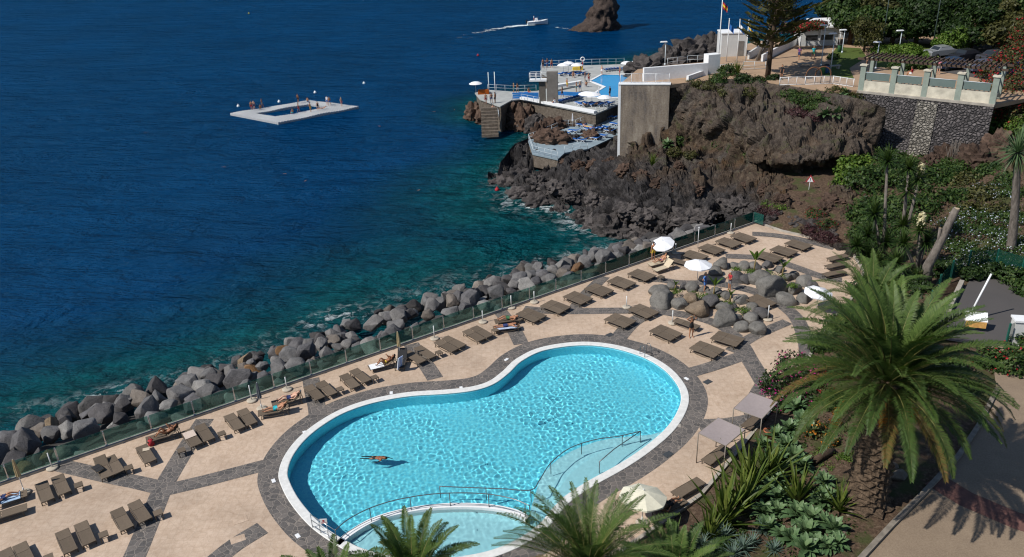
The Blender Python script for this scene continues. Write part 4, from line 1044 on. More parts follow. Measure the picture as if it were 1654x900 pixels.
# ---- promenade plateau
M_PROM = plain('promenade_paving', (0.33, 0.225, 0.145), 0.9, 0.12, 0.6, 0.15)
PROM = [W2(u, v, 8) for u, v in [(1000, 137), (1082, 137), (1120, 132), (1165, 128), (1200, 127), (1232, 130), (1290, 140), (1340, 148), (1385, 146), (1480, 156), (1608, 169), (1700, 150), (1720, 40), (1654, -60), (1500, -30), (1400, 25), (1345, 62), (1290, 68), (1225, 66), (1160, 84), (1140, 100), (1075, 106), (1030, 112)]]
m = MB(); m.prism(PROM, 7.6, 8.0); tag(m.build('promenade', M_PROM), kind='structure')
pr = PROM if sum(PROM[i - 1][0] * p[1] - p[0] * PROM[i - 1][1] for i, p in enumerate(PROM)) > 0 else PROM[::-1]
m = MB(); m.prism(offset(pr, -2.2), -6.5, 7.6); tag(m.build('headland', M_SEAWALL), kind='structure')
M_LAWN = NT('lawn'); _v = M_LAWN.coord(); _n1 = M_LAWN.noise(_v, 1.2, 5); M_LAWN.principled(M_LAWN.mix(_n1, (.045, .075, .015, 1), (.10, .13, .03, 1)), .9, M_LAWN.bump(M_LAWN.noise(_v, 18, 3), .8, .06), 0, .2); M_LAWN = M_LAWN.done()
tag(sheet('park_lawn', [W2(u, v, 8.02) for u, v in [(1346, 84), (1352, 76), (1390, 78), (1400, 92), (1372, 110), (1380, 128), (1330, 122), (1340, 108)]], 8.02, M_LAWN), kind='structure')
tag(sheet('park_lawn', [W2(u, v, 8.02) for u, v in [(1400, 88), (1480, 70), (1540, 74), (1500, 112), (1410, 108)]], 8.02, M_LAWN), kind='structure')
tag(sheet('car_park', [W2(u, v, 8.02) for u, v in [(1500, 112), (1545, 70), (1700, 70), (1690, 140), (1600, 130)]], 8.02, mat_asphalt()), kind='structure')
# white walls
def wbox(name, label, cat, px0, px1, z, h, thick, mat, h2=None):
    p, q = W(*px0, z), W(*px1, z); d = q - p; L_ = d.length; h2 = h if h2 is None else h2
    V = [(0, 0, 0), (L_, 0, 0), (L_, thick, 0), (0, thick, 0), (0, 0, h), (L_, 0, h2), (L_, thick, h2), (0, thick, h)]
    o = MB().add(V, [(3, 2, 1, 0), (4, 5, 6, 7), (0, 1, 5, 4), (1, 2, 6, 5), (2, 3, 7, 6), (3, 0, 4, 7)]).build(name, mat, None, p, math.atan2(d.y, d.x)); return tag(o, label, cat)
wbox('white_wall', 'long white rendered wall rising towards the flagpoles behind the concrete wall', 'wall', (1040, 132), (1143, 122), 8, 1.6, .4, M_WHITE, 1.5)
wbox('white_wall', 'tall white wall block at the end of the long white wall', 'wall', (1143, 120), (1162, 118), 8, 2.3, 1.2, M_WHITE)
wbox('white_wall', 'white stair parapet between shrubs at the cliff top', 'wall', (1112, 131), (1146, 119), 8, .6, .3, M_WHITE)
M_PALEB = plain('pale_render', (0.56, 0.56, 0.55), 0.8, 0.06, 1.2, 0.1)
bl = thing('flat_roof_block', 'pale windowless block building behind the tall flagpole', 'building', W(1164, 92, 8), R(-3))
MB().box((1.7, 1.5, 1.5), (3.4, 3.0, 3.0)).build('walls', M_PALEB, bl); MB().box((1.7, 1.5, 3.07), (3.55, 3.15, .14)).build('roof', M_WHITE, bl); MB().box((2.6, -.02, 1.0), (.8, .06, 2.0)).build('door', M_CON2, bl)
ki = thing('promenade_kiosk', 'low white kiosk with flat roof and shutters under red bougainvillea', 'building', W(1292, 75, 8), R(-4))
MB().box((2.6, 1.8, 1.25), (5.2, 3.6, 2.5)).build('walls', M_PALEB, ki); MB().box((2.6, 1.6, 2.62), (5.8, 4.4, .2)).build('roof', M_WHITE, ki)
for x in (1.5, 3.6):
    f = MB().box((x, -.03, 1.35), (1.6, .08, 1.1)).build('window', plain('dark_opening', (.03, .03, .035), .3, 0, 2, 0), ki); MB().box((x, -.08, 1.75), (1.7, .05, .5)).build('shutter', M_WHITE, f)
for x in (-.1, 2.6, 5.3): MB().tube([(x, -.5, 0), (x, -.5, 2.5)], .06, 6).build('column', M_WHITE, ki)
k2 = thing('flat_roof_pavilion', 'long pale flat roofed pavilion behind the kiosk on the promenade', 'building', W(1312, 64, 8), R(-3))
MB().box((2.2, 1.5, 1.2), (4.4, 3, 2.4)).build('walls', M_PALEB, k2); MB().box((2.2, 1.5, 2.5), (4.8, 3.4, .16)).build('roof', M_WHITE, k2); MB().box((1.2, -.03, 1.0), (.9, .06, 2.0)).build('door', M_CON2, k2)
# ramp with glass sides
wbox('ramp_parapet', 'white sloping ramp parapet beside the pine trunk', 'parapet', (1232, 100), (1288, 72), 8, .9, .25, M_WHITE, 1.1)
wbox('ramp_parapet', 'pale sloping ramp parapet left of the pine trunk', 'parapet', (1210, 96), (1240, 78), 8, .9, .25, M_PALEB, 1.1)
rail_fence('pale railing along the promenade below the flagpoles', [(1078, 107), (1110, 103), (1143, 101)], 8, 1.0, 1.6)
rail_fence('railing between the white wall block and the pine', [(1163, 118), (1200, 113), (1236, 112)], 8, 1.0, 1.6, (0.1, .55, 1.0))
rail_fence('white mesh railing along the cliff top by the rusty hoops', [(1259, 138), (1300, 137), (1345, 136), (1378, 141)], 8, .95, .9, (0.05, .95), M_WHITE, .04, .12)
# ---- stone retaining wall, parapet, pillars, pergola
def mat_cobble(name, a, b, sc=2.4):
    t = NT(name); v = t.coord(); e = t.voro(v, sc, 'DISTANCE_TO_EDGE'); c = t.voro(v, sc, 'F1', 'Color'); sp = t.n('ShaderNodeSeparateColor'); t.l(c, sp.inputs[0])
    col = t.ramp(sp.outputs[0], [(0, a + (1,)), (1, b + (1,))]); col = t.mix(t.ramp(e, [(.02, 1.0), (.10, 0.0)]), col, tuple(x * .35 for x in a) + (1,))
    t.principled(col, .9, t.bump(t.ramp(e, [(0, 0), (.25, 1.0)]), 1.0, .12)); return t.done()
M_COB = mat_cobble('basalt_cobbles', (.045, .040, .042), (.14, .125, .125), 3.3); M_COBL = mat_cobble('pale_cobbles', (.13, .118, .10), (.31, .285, .25), 3.3)
sa, sb = W(1384, 148, 8), W(1606, 171, 8); sd_ = sb - sa; ang = math.atan2(sd_.y, sd_.x); SL = sd_.length
sw = thing('stone_wall', 'high dark cobbled retaining wall below the pergola with one pale band', 'wall', (sa.x, sa.y, 0), ang)
def quadwall(x0, x1, z0, z1, mat, nm, y=0.0, batter=.6, th=.5):
    nx_, nz_ = max(2, int((x1 - x0) / .35)), max(2, int((z1 - z0) / .35)); V = []
    for i in range(nx_ + 1):
        for j in range(nz_ + 1):
            x = x0 + (x1 - x0) * i / nx_; z = z0 + (z1 - z0) * j / nz_; f = noise.voronoi(Vector((x * 2.1, 0, z * 2.1)))[0]
            V.append((x, y - batter * (1 - (z - z0) / (z1 - z0)) - .12 * (f[1] - f[0]), z))
    F = [(i * (nz_ + 1) + j, (i + 1) * (nz_ + 1) + j, (i + 1) * (nz_ + 1) + j + 1, i * (nz_ + 1) + j + 1) for i in range(nx_) for j in range(nz_)]
    link(nm, np_mesh(nm, V, F, mat, True), sw)
quadwall(0, SL, .8, 7.9, M_COB, 'cobbled_face'); quadwall(SL * .47, SL * .62, 1.5, 7.7, M_COBL, 'pale_band', -.10)
MB().box((SL / 2, .3, 8.0), (SL, .75, .24)).build('coping', M_CONC, sw)
M_CREAM = plain('cream_paint', (0.52, 0.48, 0.39), .8, .22, 1.5, .1); M_SAGE = plain('sage_paint', (0.24, 0.28, 0.24), .8, .12, 2, .1)
pp = thing('promenade_parapet', 'cream parapet with grey glass panels between sage pillars above the stone wall', 'parapet', (sa.x, sa.y, 8.12), ang)
MB().box((SL / 2, .35, .55), (SL, .3, 1.1)).build('parapet_wall', M_CREAM, pp)
for i in range(5):
    x = .3 + i * (SL - .6) / 4; q = MB().box((x, .45, 1.32), (.55, .55, 2.64)).build('pillar', M_SAGE, pp); MB().box((x, .45, 2.71), (.75, .75, .14)).build('pillar_cap', M_CREAM, q)
    if i < 4:
        MB().box((x + (SL - .6) / 8, .2, 1.6), ((SL - .6) / 4 - .8, .05, .75)).build('glass_panel', plain('grey_glass', (.13, .17, .16), .15, .05, 2, 0), pp)
        MB().tube([(x + .3, .18, 2.0), (x + (SL - .6) / 4 - .3, .18, 2.0)], .035, 6).build('handrail', M_RAIL, pp)
M_BEAM = plain('brown_timber', (0.075, 0.048, 0.034), .8, .2, 4, .2)
pg = thing('pergola', 'brown timber pergola running behind the sage pillars', 'pergola', (sa.x, sa.y, 8.1), ang)
b_ = MB(); 
for y in (.5, 3.2): b_.box((SL / 2, y, 3.35), (SL + 1, .14, .22))
b_.build('long_beam', M_BEAM, pg); b_ = MB()
for i in range(30): b_.box((SL * (i + .5) / 30, 1.85, 3.53), (.09, 3.7, .14))
b_.build('cross_slats', M_BEAM, pg)
for i in range(5): MB().box((.3 + i * (SL - .6) / 4, 3.2, 1.6), (.35, .35, 3.2)).build('post', M_SAGE, pg)
# rusty hoops
M_RUST = plain('rusty_steel', (0.13, 0.06, 0.03), .7, .3, 6, .2)
for i, u in enumerate((1313, 1328)):
    p = W(u, 135 - i, 8.0); h = MB(); r0 = .85; h.tube([(-r0, 0, 0), (-r0, 0, 1.0)] + [(-r0 * math.cos(a_), 0, 1.0 + r0 * math.sin(a_)) for a_ in [math.pi * j / 12 for j in range(1, 12)]] + [(r0, 0, 1.0), (r0, 0, 0)], .075, 7)
    tag(h.build('steel_hoop', M_RUST, None, p, R(-8)), ('rusty steel hoop behind the cliff top railing, the one nearer the pine', 'rusty steel hoop behind the cliff top railing, the one nearer the pergola')[i], 'hoop')
# ---- lamp posts, flagpoles
def lamp(u, v0, h, label, head=True, mat=None, rad=.06):
    p = W(u, v0, 8); o = thing('street_lamp', label, 'street lamp', p); mat = mat or M_RAIL
    MB().tube([(0, 0, 0), (0, 0, h * .4), (0, 0, h)], [rad * 1.2, rad, rad * .8], 7).build('pole', mat, o); MB().lathe([(rad * 2.2, 0), (rad * 2.2, .25), (rad, .3)], n=8).build('base', mat, o)
    if head: MB().box((-.25, 0, h + .05), (.95, .32, .12), taper=.8).build('lamp_head', M_WHITE, o)
    return o
lamp(1074, 106, 3.0, 'slim white lamp post at the seaward end of the promenade railing'); lamp(1414, 112, 3.2, 'white lamp post between the first two sage pillars'); lamp(1452, 82, 2.6, 'short white lamp post on the lawn behind the pergola')
M_GPOLE = plain('dark_green_pole', (.04, .06, .055), .6)
lamp(1424, 80, 9.5, 'tall thin dark pole rising out of frame behind the lawn hedge', True, M_GPOLE); lamp(1505, 82, 9.5, 'tall thin dark pole rising out of frame before the parked cars', True, M_GPOLE)
lamp(1326, 108, 5.0, 'thin grey lamp column by the kiosk path', True); lamp(1341, 118, 4.6, 'thin grey lamp column near the bins', True); lamp(1360, 86, 3.0, 'short lamp column at the lawn edge')
def flag_mesh(w, h, mats, stripes):
    n = 10; V = []; F = []; mi = []
    for i in range(n + 1):
        for j in range(4):
            x = w * i / n; V.append((x * .55, .16 * math.sin(i * .9 + j * .3) * i / n, -h * j / 3 - x * .55))
    for i in range(n):
        for j in range(3): F.append((i * 4 + j, (i + 1) * 4 + j, (i + 1) * 4 + j + 1, i * 4 + j + 1)); mi.append(stripes[j] if len(stripes) == 3 else stripes[min(len(stripes) - 1, i * len(stripes) // n)])
    return np_mesh('flag', V, F, None, True, mats=mats, midx=mi)
MR, MY, MBL, MWH = cloth('red'), plain('flag_yellow', (.75, .50, .03), .8), plain('flag_blue', (.02, .12, .38), .8), plain('flag_white', (.7, .72, .75), .8)
for (u, v, h, label, fl) in [(1159, 116, 9.2, 'tallest white flagpole at the cliff top with a red and yellow flag', ([MR, MY], (0, 1, 0), 8.4)), (1173, 100, 5.4, 'white flagpole flying a plain blue flag', ([MBL], (0, 0, 0), 4.9)),
                             (1190, 100, 5.3, 'white flagpole flying a white flag with a blue band', ([MWH, MBL], (0, 0, 1), 4.8)), (1204, 100, 5.2, 'white flagpole flying a blue and yellow striped flag', ([MBL, MY], (0, 1, 0), 4.7))]:
    o = thing('flagpole', label, 'flagpole', W(u, v, 8), R(-20)); MB().tube([(0, 0, 0), (.03, 0, h)], [.075, .045], 7).build('pole', M_WHITE, o); MB().lathe([(.05, 0), (.08, .06), (.02, .13)], (.03, 0, h), 8).build('finial', M_WHITE, o)
    f = link('flag', flag_mesh(1.15, .72, fl[0], fl[1]), o, (.05, 0, fl[2]))
# ================================================================== THE NEAR DECK
# ---- glass fence
def mat_glass():
    t = NT('green_glass'); tr = t.n('ShaderNodeBsdfTransparent'); tr.inputs[0].default_value = (0.66, 0.86, 0.81, 1)
    d = t.n('ShaderNodeBsdfDiffuse'); d.inputs[0].default_value = (0.03, 0.20, 0.17, 1)
    g = t.n('ShaderNodeBsdfGlossy'); g.inputs['Roughness'].default_value = .03; f = t.n('ShaderNodeFresnel'); f.inputs['IOR'].default_value = 1.4
    m0 = t.n('ShaderNodeMixShader'); m0.inputs[0].default_value = .24; t.l(tr.outputs[0], m0.inputs[1]); t.l(d.outputs[0], m0.inputs[2])
    m = t.n('ShaderNodeMixShader'); t.l(f.outputs[0], m.inputs[0]); t.l(m0.outputs[0], m.inputs[1]); t.l(g.outputs[0], m.inputs[2]); t.l(m.outputs[0], t.out.inputs[0]); return t.done()
M_GLASS = mat_glass(); M_STEEL = plain('brushed_steel', (.55, .57, .58), .3, .06, 8, 0, .85)
NB = 22; BAY = FLEN / NB
gf = thing('glass_fence', 'long green tinted glass fence on slim steel posts between deck and boulders', 'fence', along(0, .13), math.atan2(FT.y, FT.x))
pm_ = MB().box((0, 0, .62), (.05, .07, 1.0)).box((0, 0, .14), (.12, .16, .04)).box((0, -.04, 1.0), (.08, .05, .06)).box((0, -.04, .4), (.08, .05, .06)).mesh('post', M_STEEL)
gm = MB().box((0, 0, .66), (BAY - .10, .014, 1.0)).mesh('glass_panel', M_GLASS)
for i in range(-8, NB + 1):
    link('post', pm_, gf, (i * BAY, 0, 0))
    if i < NB: link('glass_panel', gm, gf, ((i + .5) * BAY, 0, 0))
e = W(1232, 366); e0 = along(FLEN, .13); d = e - e0
link('glass_panel', MB().box((0, 0, .66), (d.length, .014, 1.0)).mesh('glass_panel', M_GLASS), gf, None).matrix_basis = Matrix.Translation(Vector(((e0 + d / 2 - along(0, .13)).dot(FT.to_3d()), (e0 + d / 2 - along(0, .13)).dot(FN.to_3d()), 0))) @ Matrix.Rotation(math.atan2(d.dot(FN.to_3d()), d.dot(FT.to_3d())), 4, 'Z')

# ---- boulders of the rock armour
def mat_boulder():
    t = NT('boulder_stone'); v = t.coord(); n2 = t.noise(v, 1.6, 6, .68); n3 = t.noise(v, 7, 5, .75); oi = t.n('ShaderNodeObjectInfo')
    k = t.ramp(n2, [(.28, .62), (.72, 1.30)]); col = t.mix(1.0, oi.outputs['Color'], k, 'MULTIPLY')
    col = t.mix(t.ramp(n3, [(.58, 0.0), (.75, .5)]), col, t.mix(.5, oi.outputs['Color'], (.30, .28, .25, 1)))
    pit = t.ramp(t.noise(v, 14, 3, .6), [(.32, .55), (.45, 1.0)]); col = t.mix(1.0, col, pit, 'MULTIPLY')
    t.principled(col, .85, t.bump(t.math('ADD', n3, n2), .7, .07), 0, .3); return t.done()
M_BOUL = mat_boulder()
BOUL = []
def armour_mesh(seed):
    """quarried block: convex hull of a few points, broken edges, small dents"""
    r = random.Random(seed); bm = bmesh.new(); n = r.randrange(14, 22)
    for k in range(n):
        v = Vector((r.gauss(0, 1), r.gauss(0, 1), r.gauss(0, 1))).normalized(); bm.verts.new((v.x * 1.05 * r.uniform(.86, 1.05), v.y * r.uniform(.86, 1.05), v.z * .86 * r.uniform(.86, 1.05)))
    res = bmesh.ops.convex_hull(bm, input=bm.verts[:]); bmesh.ops.delete(bm, geom=[g for g in res['geom_interior'] if isinstance(g, bmesh.types.BMVert)], context='VERTS')
    bmesh.ops.dissolve_limit(bm, angle_limit=R(9), verts=bm.verts[:], edges=bm.edges[:]); bmesh.ops.bevel(bm, geom=bm.edges[:], offset=.10, segments=2, profile=.5, affect='EDGES', clamp_overlap=True)
    bmesh.ops.triangulate(bm, faces=bm.faces[:]); bmesh.ops.subdivide_edges(bm, edges=[e for e in bm.edges if e.calc_length() > .22], cuts=2, use_grid_fill=True); bmesh.ops.triangulate(bm, faces=bm.faces[:])
    of = Vector((r.uniform(0, 90), r.uniform(0, 90), 0))
    for v in bm.verts: v.co *= 1 + .075 * noise.fractal(v.co * 1.6 + of, 1.0, 2.0, 3) + .02 * noise.noise(v.co * 6 + of)
    me = bpy.data.meshes.new('boulder'); bm.to_mesh(me); bm.free()
    for p in me.polygons: p.use_smooth = True
    me.set_sharp_from_angle(angle=R(27)); return me
for i in range(16):
    me = armour_mesh(100 + i); me.materials.append(M_BOUL); BOUL.append(me)
TONES = {'grey': [(.16, .155, .155), (.20, .19, .185), (.13, .125, .13)], 'dark grey': [(.075, .070, .072), (.095, .088, .088)], 'brown grey': [(.17, .145, .125), (.21, .18, .155)], 'rust brown': [(.22, .125, .06), (.20, .11, .055)], 'pale grey': [(.27, .26, .25)], 'tan': [(.30, .22, .14)]}
LAND = [((Vector(W2(u, v)) - FA).dot(FT), ph) for u, v, ph in [(12, 800, 'the left edge sunbather'), (85, 757, 'the twin tubed stand'), (160, 760, 'the folded chair'), (255, 705, 'the red bag'), (318, 700, 'the pale towel'), (423, 660, 'the grey closed parasol'), (500, 630, 'the two sunbathing men'), (575, 610, 'the woman in yellow'), (647, 580, 'the striped blue towel'), (720, 555, 'the pool waist'), (818, 520, 'the camouflage shorts man'), (880, 495, 'the pool top'), (950, 470, 'the lone dark strip'), (1030, 445, 'the purple dressed woman'), (1070, 419, 'the tilted parasol'), (1127, 400, 'the tall white post'), (1200, 375, 'the far fence corner')]]
def boulder_field():
    bo = []; tries = 0
    while tries < 30000 and len(bo) < 299:
        tries += 1
        s = rng.uniform(-9, FLEN + 1); wmax = 14.2 - 6.2 * max(0, (s - 34) / 24)
        d = rng.uniform(.9, wmax); r = rng.uniform(.55, 1.08) * (1.0 if d > 4 else .78) * (1.12 if s < 8 else .95)
        if any((s - b[0]) ** 2 + (d - b[1]) ** 2 < ((r + b[2]) * .50) ** 2 for b in bo): continue
        bo.append((s, d, r))
    recs = {}
    for s, d, r in bo:
        z = -.52 - .9 * max(0, (s - 40) / 20) - d * .10 - .0155 * d * d + rng.uniform(-.15, .35)
        edge = d > (14.2 - 6.2 * max(0, (s - 34) / 24)) - 2.6
        tone = rng.choices(list(TONES), [11, 10 if edge else 4, 2.2, .3, 2, .2])[0]; c = rng.choice(TONES[tone]); j = rng.uniform(.70, 1.0)
        if edge and rng.random() < .6: c = tuple(x * .55 for x in c); tone = 'wet ' + {'grey': 'grey', 'dark grey': 'dark', 'brown grey': 'brown', 'rust brown': 'rust', 'pale grey': 'pale', 'tan': 'tan'}[tone]
        row = "at the waterline" if edge else 'behind the glass' if d < 3.4 else 'on the middle slope'
        size = 'huge' if r > 1.22 else 'big' if r > .95 else 'small'
        bay = min(LAND, key=lambda q: abs(q[0] - s))[1]; recs.setdefault((tone, size, row, bay), []).append((s, d, r, z, c, j))
    for (tone, size, row, bay), lst in recs.items():
        lst.sort()
        for q, (s, d, r, z, c, j) in enumerate(lst):
            o = link('boulder', rng.choice(BOUL), None, along(s, d, z)); o.rotation_euler = (rng.uniform(-.5, .5), rng.uniform(-.5, .5), rng.uniform(0, 6.28))
            o.scale = (r * rng.uniform(.9, 1.25), r * rng.uniform(.85, 1.1), r * rng.uniform(.85, 1.15)); o.color = (c[0] * j, c[1] * j, c[2] * j, 1)
            which = '' if len(lst) == 1 else ', ' + ('left one', 'right one')[q] if len(lst) == 2 else ', leftmost' if q == 0 else ', rightmost' if q == len(lst) - 1 else ', ' + ('', 'second', 'third', 'fourth', 'fifth', 'sixth', 'seventh')[min(q, 6)] + ' from left'
            tag(o, f'{size} {tone} boulder {row} beyond {bay}{which}', 'boulder', 'boulders of the shore rock armour')
boulder_field()

# ---- sun loungers
M_SLING = plain('taupe_mesh_fabric', (0.145, 0.112, 0.082), .8, .10, 14, .25, 0, .2, .22); M_LFRAME = plain('bronze_plastic', (0.095, 0.072, 0.052), .5, .1, 6, .1)
def lounger_proto(raise_=0.0, col=None, name='sun_lounger'):
    o = thing(name, None, 'sun lounger'); fr = MB(); w = .31
    for s in (-1, 1):
        fr.tube([(-.95, s * w, .30), (-.5, s * w, .335), (.2, s * w, .335), (.7, s * w, .325), (.97, s * w, .29)], .026, 6)
        fr.tube([(-.80, s * w, .22), (-.45, s * (w + .02), .145), (-.05, s * (w + .02), .125), (.35, s * (w + .02), .145), (.72, s * w, .22)], .02, 5)
    for x in (-.95, -.2, .3, .96): fr.tube([(x, -w, .31 if abs(x) < .9 else .295), (x, w, .31 if abs(x) < .9 else .295)], .022, 5)
    fr.build('frame', M_LFRAME, o)
    lg = MB().tube([(0, 0, .31), (.035, 0, .16), (.06, 0, 0)], [.028, .026, .03], 6).mesh('leg', M_LFRAME)
    lg2 = MB().tube([(0, 0, .31), (-.035, 0, .16), (-.06, 0, 0)], [.028, .026, .03], 6).mesh('leg', M_LFRAME)
    for x, me in ((.74, lg), (-.80, lg2)):
        for s in (-1, 1): link('leg', me, o, (x, s * w, 0))
    def panel(x0, x1, ang):
        m = MB(); n = 8; V = []
        for i in range(n + 1):
            f = i / n; x = x0 + (x1 - x0) * f; z = .352 - .010 * math.sin(math.pi * f)
            for y in (-.335, -.30, 0, .30, .335): V.append((x, y, z - (.012 if abs(y) > .31 else 0) - (.006 if y == 0 else 0)))
        T = Matrix.Translation((x1, 0, .35)) @ Matrix.Rotation(ang, 4, 'Y') @ Matrix.Translation((-x1, 0, -.35)) if ang else None
        F = [(i * 5 + j, (i + 1) * 5 + j, (i + 1) * 5 + j + 1, i * 5 + j + 1) for i in range(n) for j in range(4)]
        k = len(V); V2 = [(a, b, c - .022) for a, b, c in V]
        m.add(V + V2, F + [tuple(k + i for i in f[::-1]) for f in F] + [(j, j + 1, k + j + 1, k + j) for j in range(4)] + [(n * 5 + j + 1, n * 5 + j, k + n * 5 + j, k + n * 5 + j + 1) for j in range(4)] + [((i + 1) * 5, i * 5, k + i * 5, k + (i + 1) * 5) for i in range(n)] + [(i * 5 + 4, (i + 1) * 5 + 4, k + (i + 1) * 5 + 4, k + i * 5 + 4) for i in range(n)], T)
        return m
    panel(-.985, -.235, raise_).build('backrest', col or M_SLING, o); panel(-.215, .985, 0).build('seat', col or M_SLING, o)
    if raise_:
        p_ = MB(); 
        for s in (-1, 1): p_.tube([(-.235 - .5 * math.cos(raise_), s * .27, .35 + .5 * math.sin(raise_)), (-.82, s * .27, .24)], .016, 5)
        p_.build('prop', M_LFRAME, o)
    return o
M_CREAMS = plain('cream_mesh_fabric', (.50, .42, .30), .8, .1, 14, .2); M_BLACKS = plain('black_mesh_fabric', (.02, .02, .022), .8, .1, 14, .2)
PROTO = {'flat': lounger_proto(), 'half': lounger_proto(.42), 'cream': lounger_proto(.80, M_CREAMS), 'black': lounger_proto(.95, M_BLACKS)}
_used = set(); LG = 'sun loungers set out round the pool'
def lounger(x, y, rz, label, kind='flat'):
    o = PROTO[kind]
    if kind in _used: o = copy_tree(o)
    _used.add(kind); o.location = (x, y, 0); o.rotation_euler = (0, 0, rz); o['category'] = 'sun lounger'
    tag(o, label, 'sun lounger', LG); return o
def lounger_px(head, foot, label, kind='flat'):
    a, b = W(*head, .33), W(*foot, .33); c = (a + b) / 2; d = b - a
    return lounger(c.x, c.y, math.atan2(d.y, d.x), label, kind), c, math.atan2(d.y, d.x)
M_TABLE = M_LFRAME
TPROTO = None
def side_table(u, v, label, rz=None):
    global TPROTO
    p = W(u, v, .38)
    if TPROTO is None:
        TPROTO = thing('side_table', None, 'side table'); MB().box((0, 0, .38), (.46, .44, .035)).box((0, 0, .345), (.40, .38, .04)).build('table_top', M_SLING, TPROTO)
        lg = MB().box((0, 0, .165), (.04, .04, .33)).mesh('leg', M_LFRAME)
        for x in (-.19, .19):
            for y in (-.18, .18): link('leg', lg, TPROTO, (x, y, 0))
        o = TPROTO
    else: o = copy_tree(TPROTO)
    o.location = (p.x, p.y, 0); o.rotation_euler = (0, 0, math.atan2(-FN.y, -FN.x) if rz is None else rz); o['category'] = 'side table'
    tag(o, label, 'side table', 'low side tables beside the sun loungers')
# pairs: (left head, left foot), (right head, right foot), phrase
PAIRS2 = [((6, 889), (22, 922), (31, 879), (47, 912), 'at the bottom left corner'),
    ((99, 856.5), (115, 892), (129.5, 844), (144.5, 878.5), 'second from the bottom left corner'), ((187, 822), (206.6, 855), (214.5, 809.5), (237, 842), 'straddling the diagonal dark paving strip'),
    ((66.7, 781), (76.7, 807), (91.7, 768), (105, 797.5), 'next to the beige closed parasol'), ((161, 742), (175, 772), (175, 737), (193, 764), 'at the forked dark strip'),
    ((301, 696), (317.5, 718), (321.7, 686), (339, 711), 'with a pale towel'), ((369, 670), (388, 692.5), (390, 661.6), (408, 685), 'just left of the two sunbathing men'),
    ((497, 623), (518, 644), (516.5, 617), (538, 637), 'just right of the two sunbathing men'), ((554, 604.5), (576, 626), (570.5, 597), (594, 616), 'left of the woman in the yellow bikini'),
    ((658.7, 570), (679.6, 583), (674.5, 560.6), (698.7, 577), 'right of the chair with a blue towel')]
for i, (a, b, c, d, ph) in enumerate(PAIRS2):
    if i == 4: _, cc, ra = lounger_px(a, b, 'brown sunbed with a folded chair on it, ' + ph, 'half')
    else: lounger_px(a, b, 'brown sunbed, left of the pair ' + ph)
    lounger_px(c, d, ('brown sunbed beside the one with a folded chair ' if i == 4 else 'brown sunbed, right of the pair ') + ph)
PAIRS1 = [((712.5, 548), (741.5, 562.5), 'beside the dark strip left of the sunbathing couple'), ((758.8, 531), (785, 546), 'just left of the sunbathing couple'), ((843, 502.5), (873, 515), 'just right of the sunbathing couple'),
    ((882, 489.5), (913, 501), 'second right of the sunbathing couple'), ((919, 475), (948, 486.7), 'third right of the sunbathing couple'), ((952.5, 462), (983, 474), 'third left of the woman in purple'),
    ((988, 450), (1020, 461.7), 'second left of the woman in purple'), ((1022.5, 438.7), (1051, 449), 'just left of the woman in purple'), ((1108, 408), (1136, 417), 'right of the tilted parasol by the fence'),
    ((1135, 397), (1164, 407), 'third from the far fence corner'), ((1161, 386), (1193, 396.8), 'second from the far fence corner'), ((1186, 378), (1216, 388.5), 'nearest the far fence corner'),
    ((1274, 390), (1305.7, 400), 'farthest of the inner row by the cliff'), ((1250.5, 400), (1282, 410), 'middle of the inner row by the cliff'), ((1229.5, 411), (1256, 419), 'beside the tall banana plant'),
    ((1024, 495.5), (1055, 509), 'near the stone heap left end'), ((985, 511), (1018.5, 523.7), 'at the strip above the pool'), ((1059, 530), (1092, 544), 'left of the standing woman in black'),
    ((1155.6, 541), (1195, 553), 'in front of the stone heap right end'), ((1122, 556.5), (1162, 571.6), 'nearest the pool ladder'), ((1215, 480), (1243, 493), 'behind the near stone heap')]
for h, f, ph in PAIRS1:
    a, b = W(*h, .33), W(*f, .33); c = (a + b) / 2; d = (b - a).normalized(); rz = math.atan2(d.y, d.x); s = Vector((-d.y, d.x, 0)) * .365
    lounger(*(c - s).to_2d(), rz, 'brown sunbed, nearer of the pair ' + ph); lounger(*(c + s).to_2d(), rz, 'brown sunbed, farther of the pair ' + ph)
lounger_px((227.5, 720), (244, 746), 'single brown sunbed in front of the woman with the red bag')
_, LW7, R7 = lounger_px((292, 695), (235, 711), 'brown sunbed under the woman lying beside the red bag', 'half')
_, LA, RA = lounger_px((488, 641), (440, 652), 'brown sunbed under the man in navy shorts', 'half')
_, LB, RB = lounger_px((470, 658), (415, 668), 'brown sunbed under the man in turquoise shorts', 'half')
_, LC, RC_ = lounger_px((640, 583), (596, 594), 'brown sunbed under the woman in the yellow bikini', 'half')
lounger_px((652, 573), (645, 592), 'black raised chair with a blue striped towel', 'black')
_, LD, RD = lounger_px((840, 514), (800, 519), 'brown sunbed under the man in camouflage shorts')
_, LE, RE = lounger_px((838, 526), (798, 530), 'brown sunbed under the man in dark blue shorts')
_, LF, RF = lounger_px((1083, 420), (1046, 428), 'sunbed under the woman in purple by the fence', 'cream')
lounger_px((1088, 427), (1056, 437), 'cream raised sunbed in front of the woman in purple', 'cream')
lounger_px((1089, 420), (1111, 426), 'brown sunbed behind the cream raised ones')
lounger_px((1331, 421), (1376, 410), 'brown sunbed at the garden edge, farthest of three'); lounger_px((1327, 433), (1374, 423), 'brown sunbed at the garden edge, middle of three'); lounger_px((1323, 446), (1372, 436), 'brown sunbed at the garden edge, nearest of three')
lounger_px((1093, 517), (1125, 528), 'brown sunbed behind the woman in the black swimsuit')
_, LH, RH = lounger_px((-8, 812), (30, 800), 'brown sunbed at the left picture edge under a sunbather', 'half'); lounger_px((-12, 836), (32, 822), 'brown sunbed at the left picture edge in front of a sunbather')
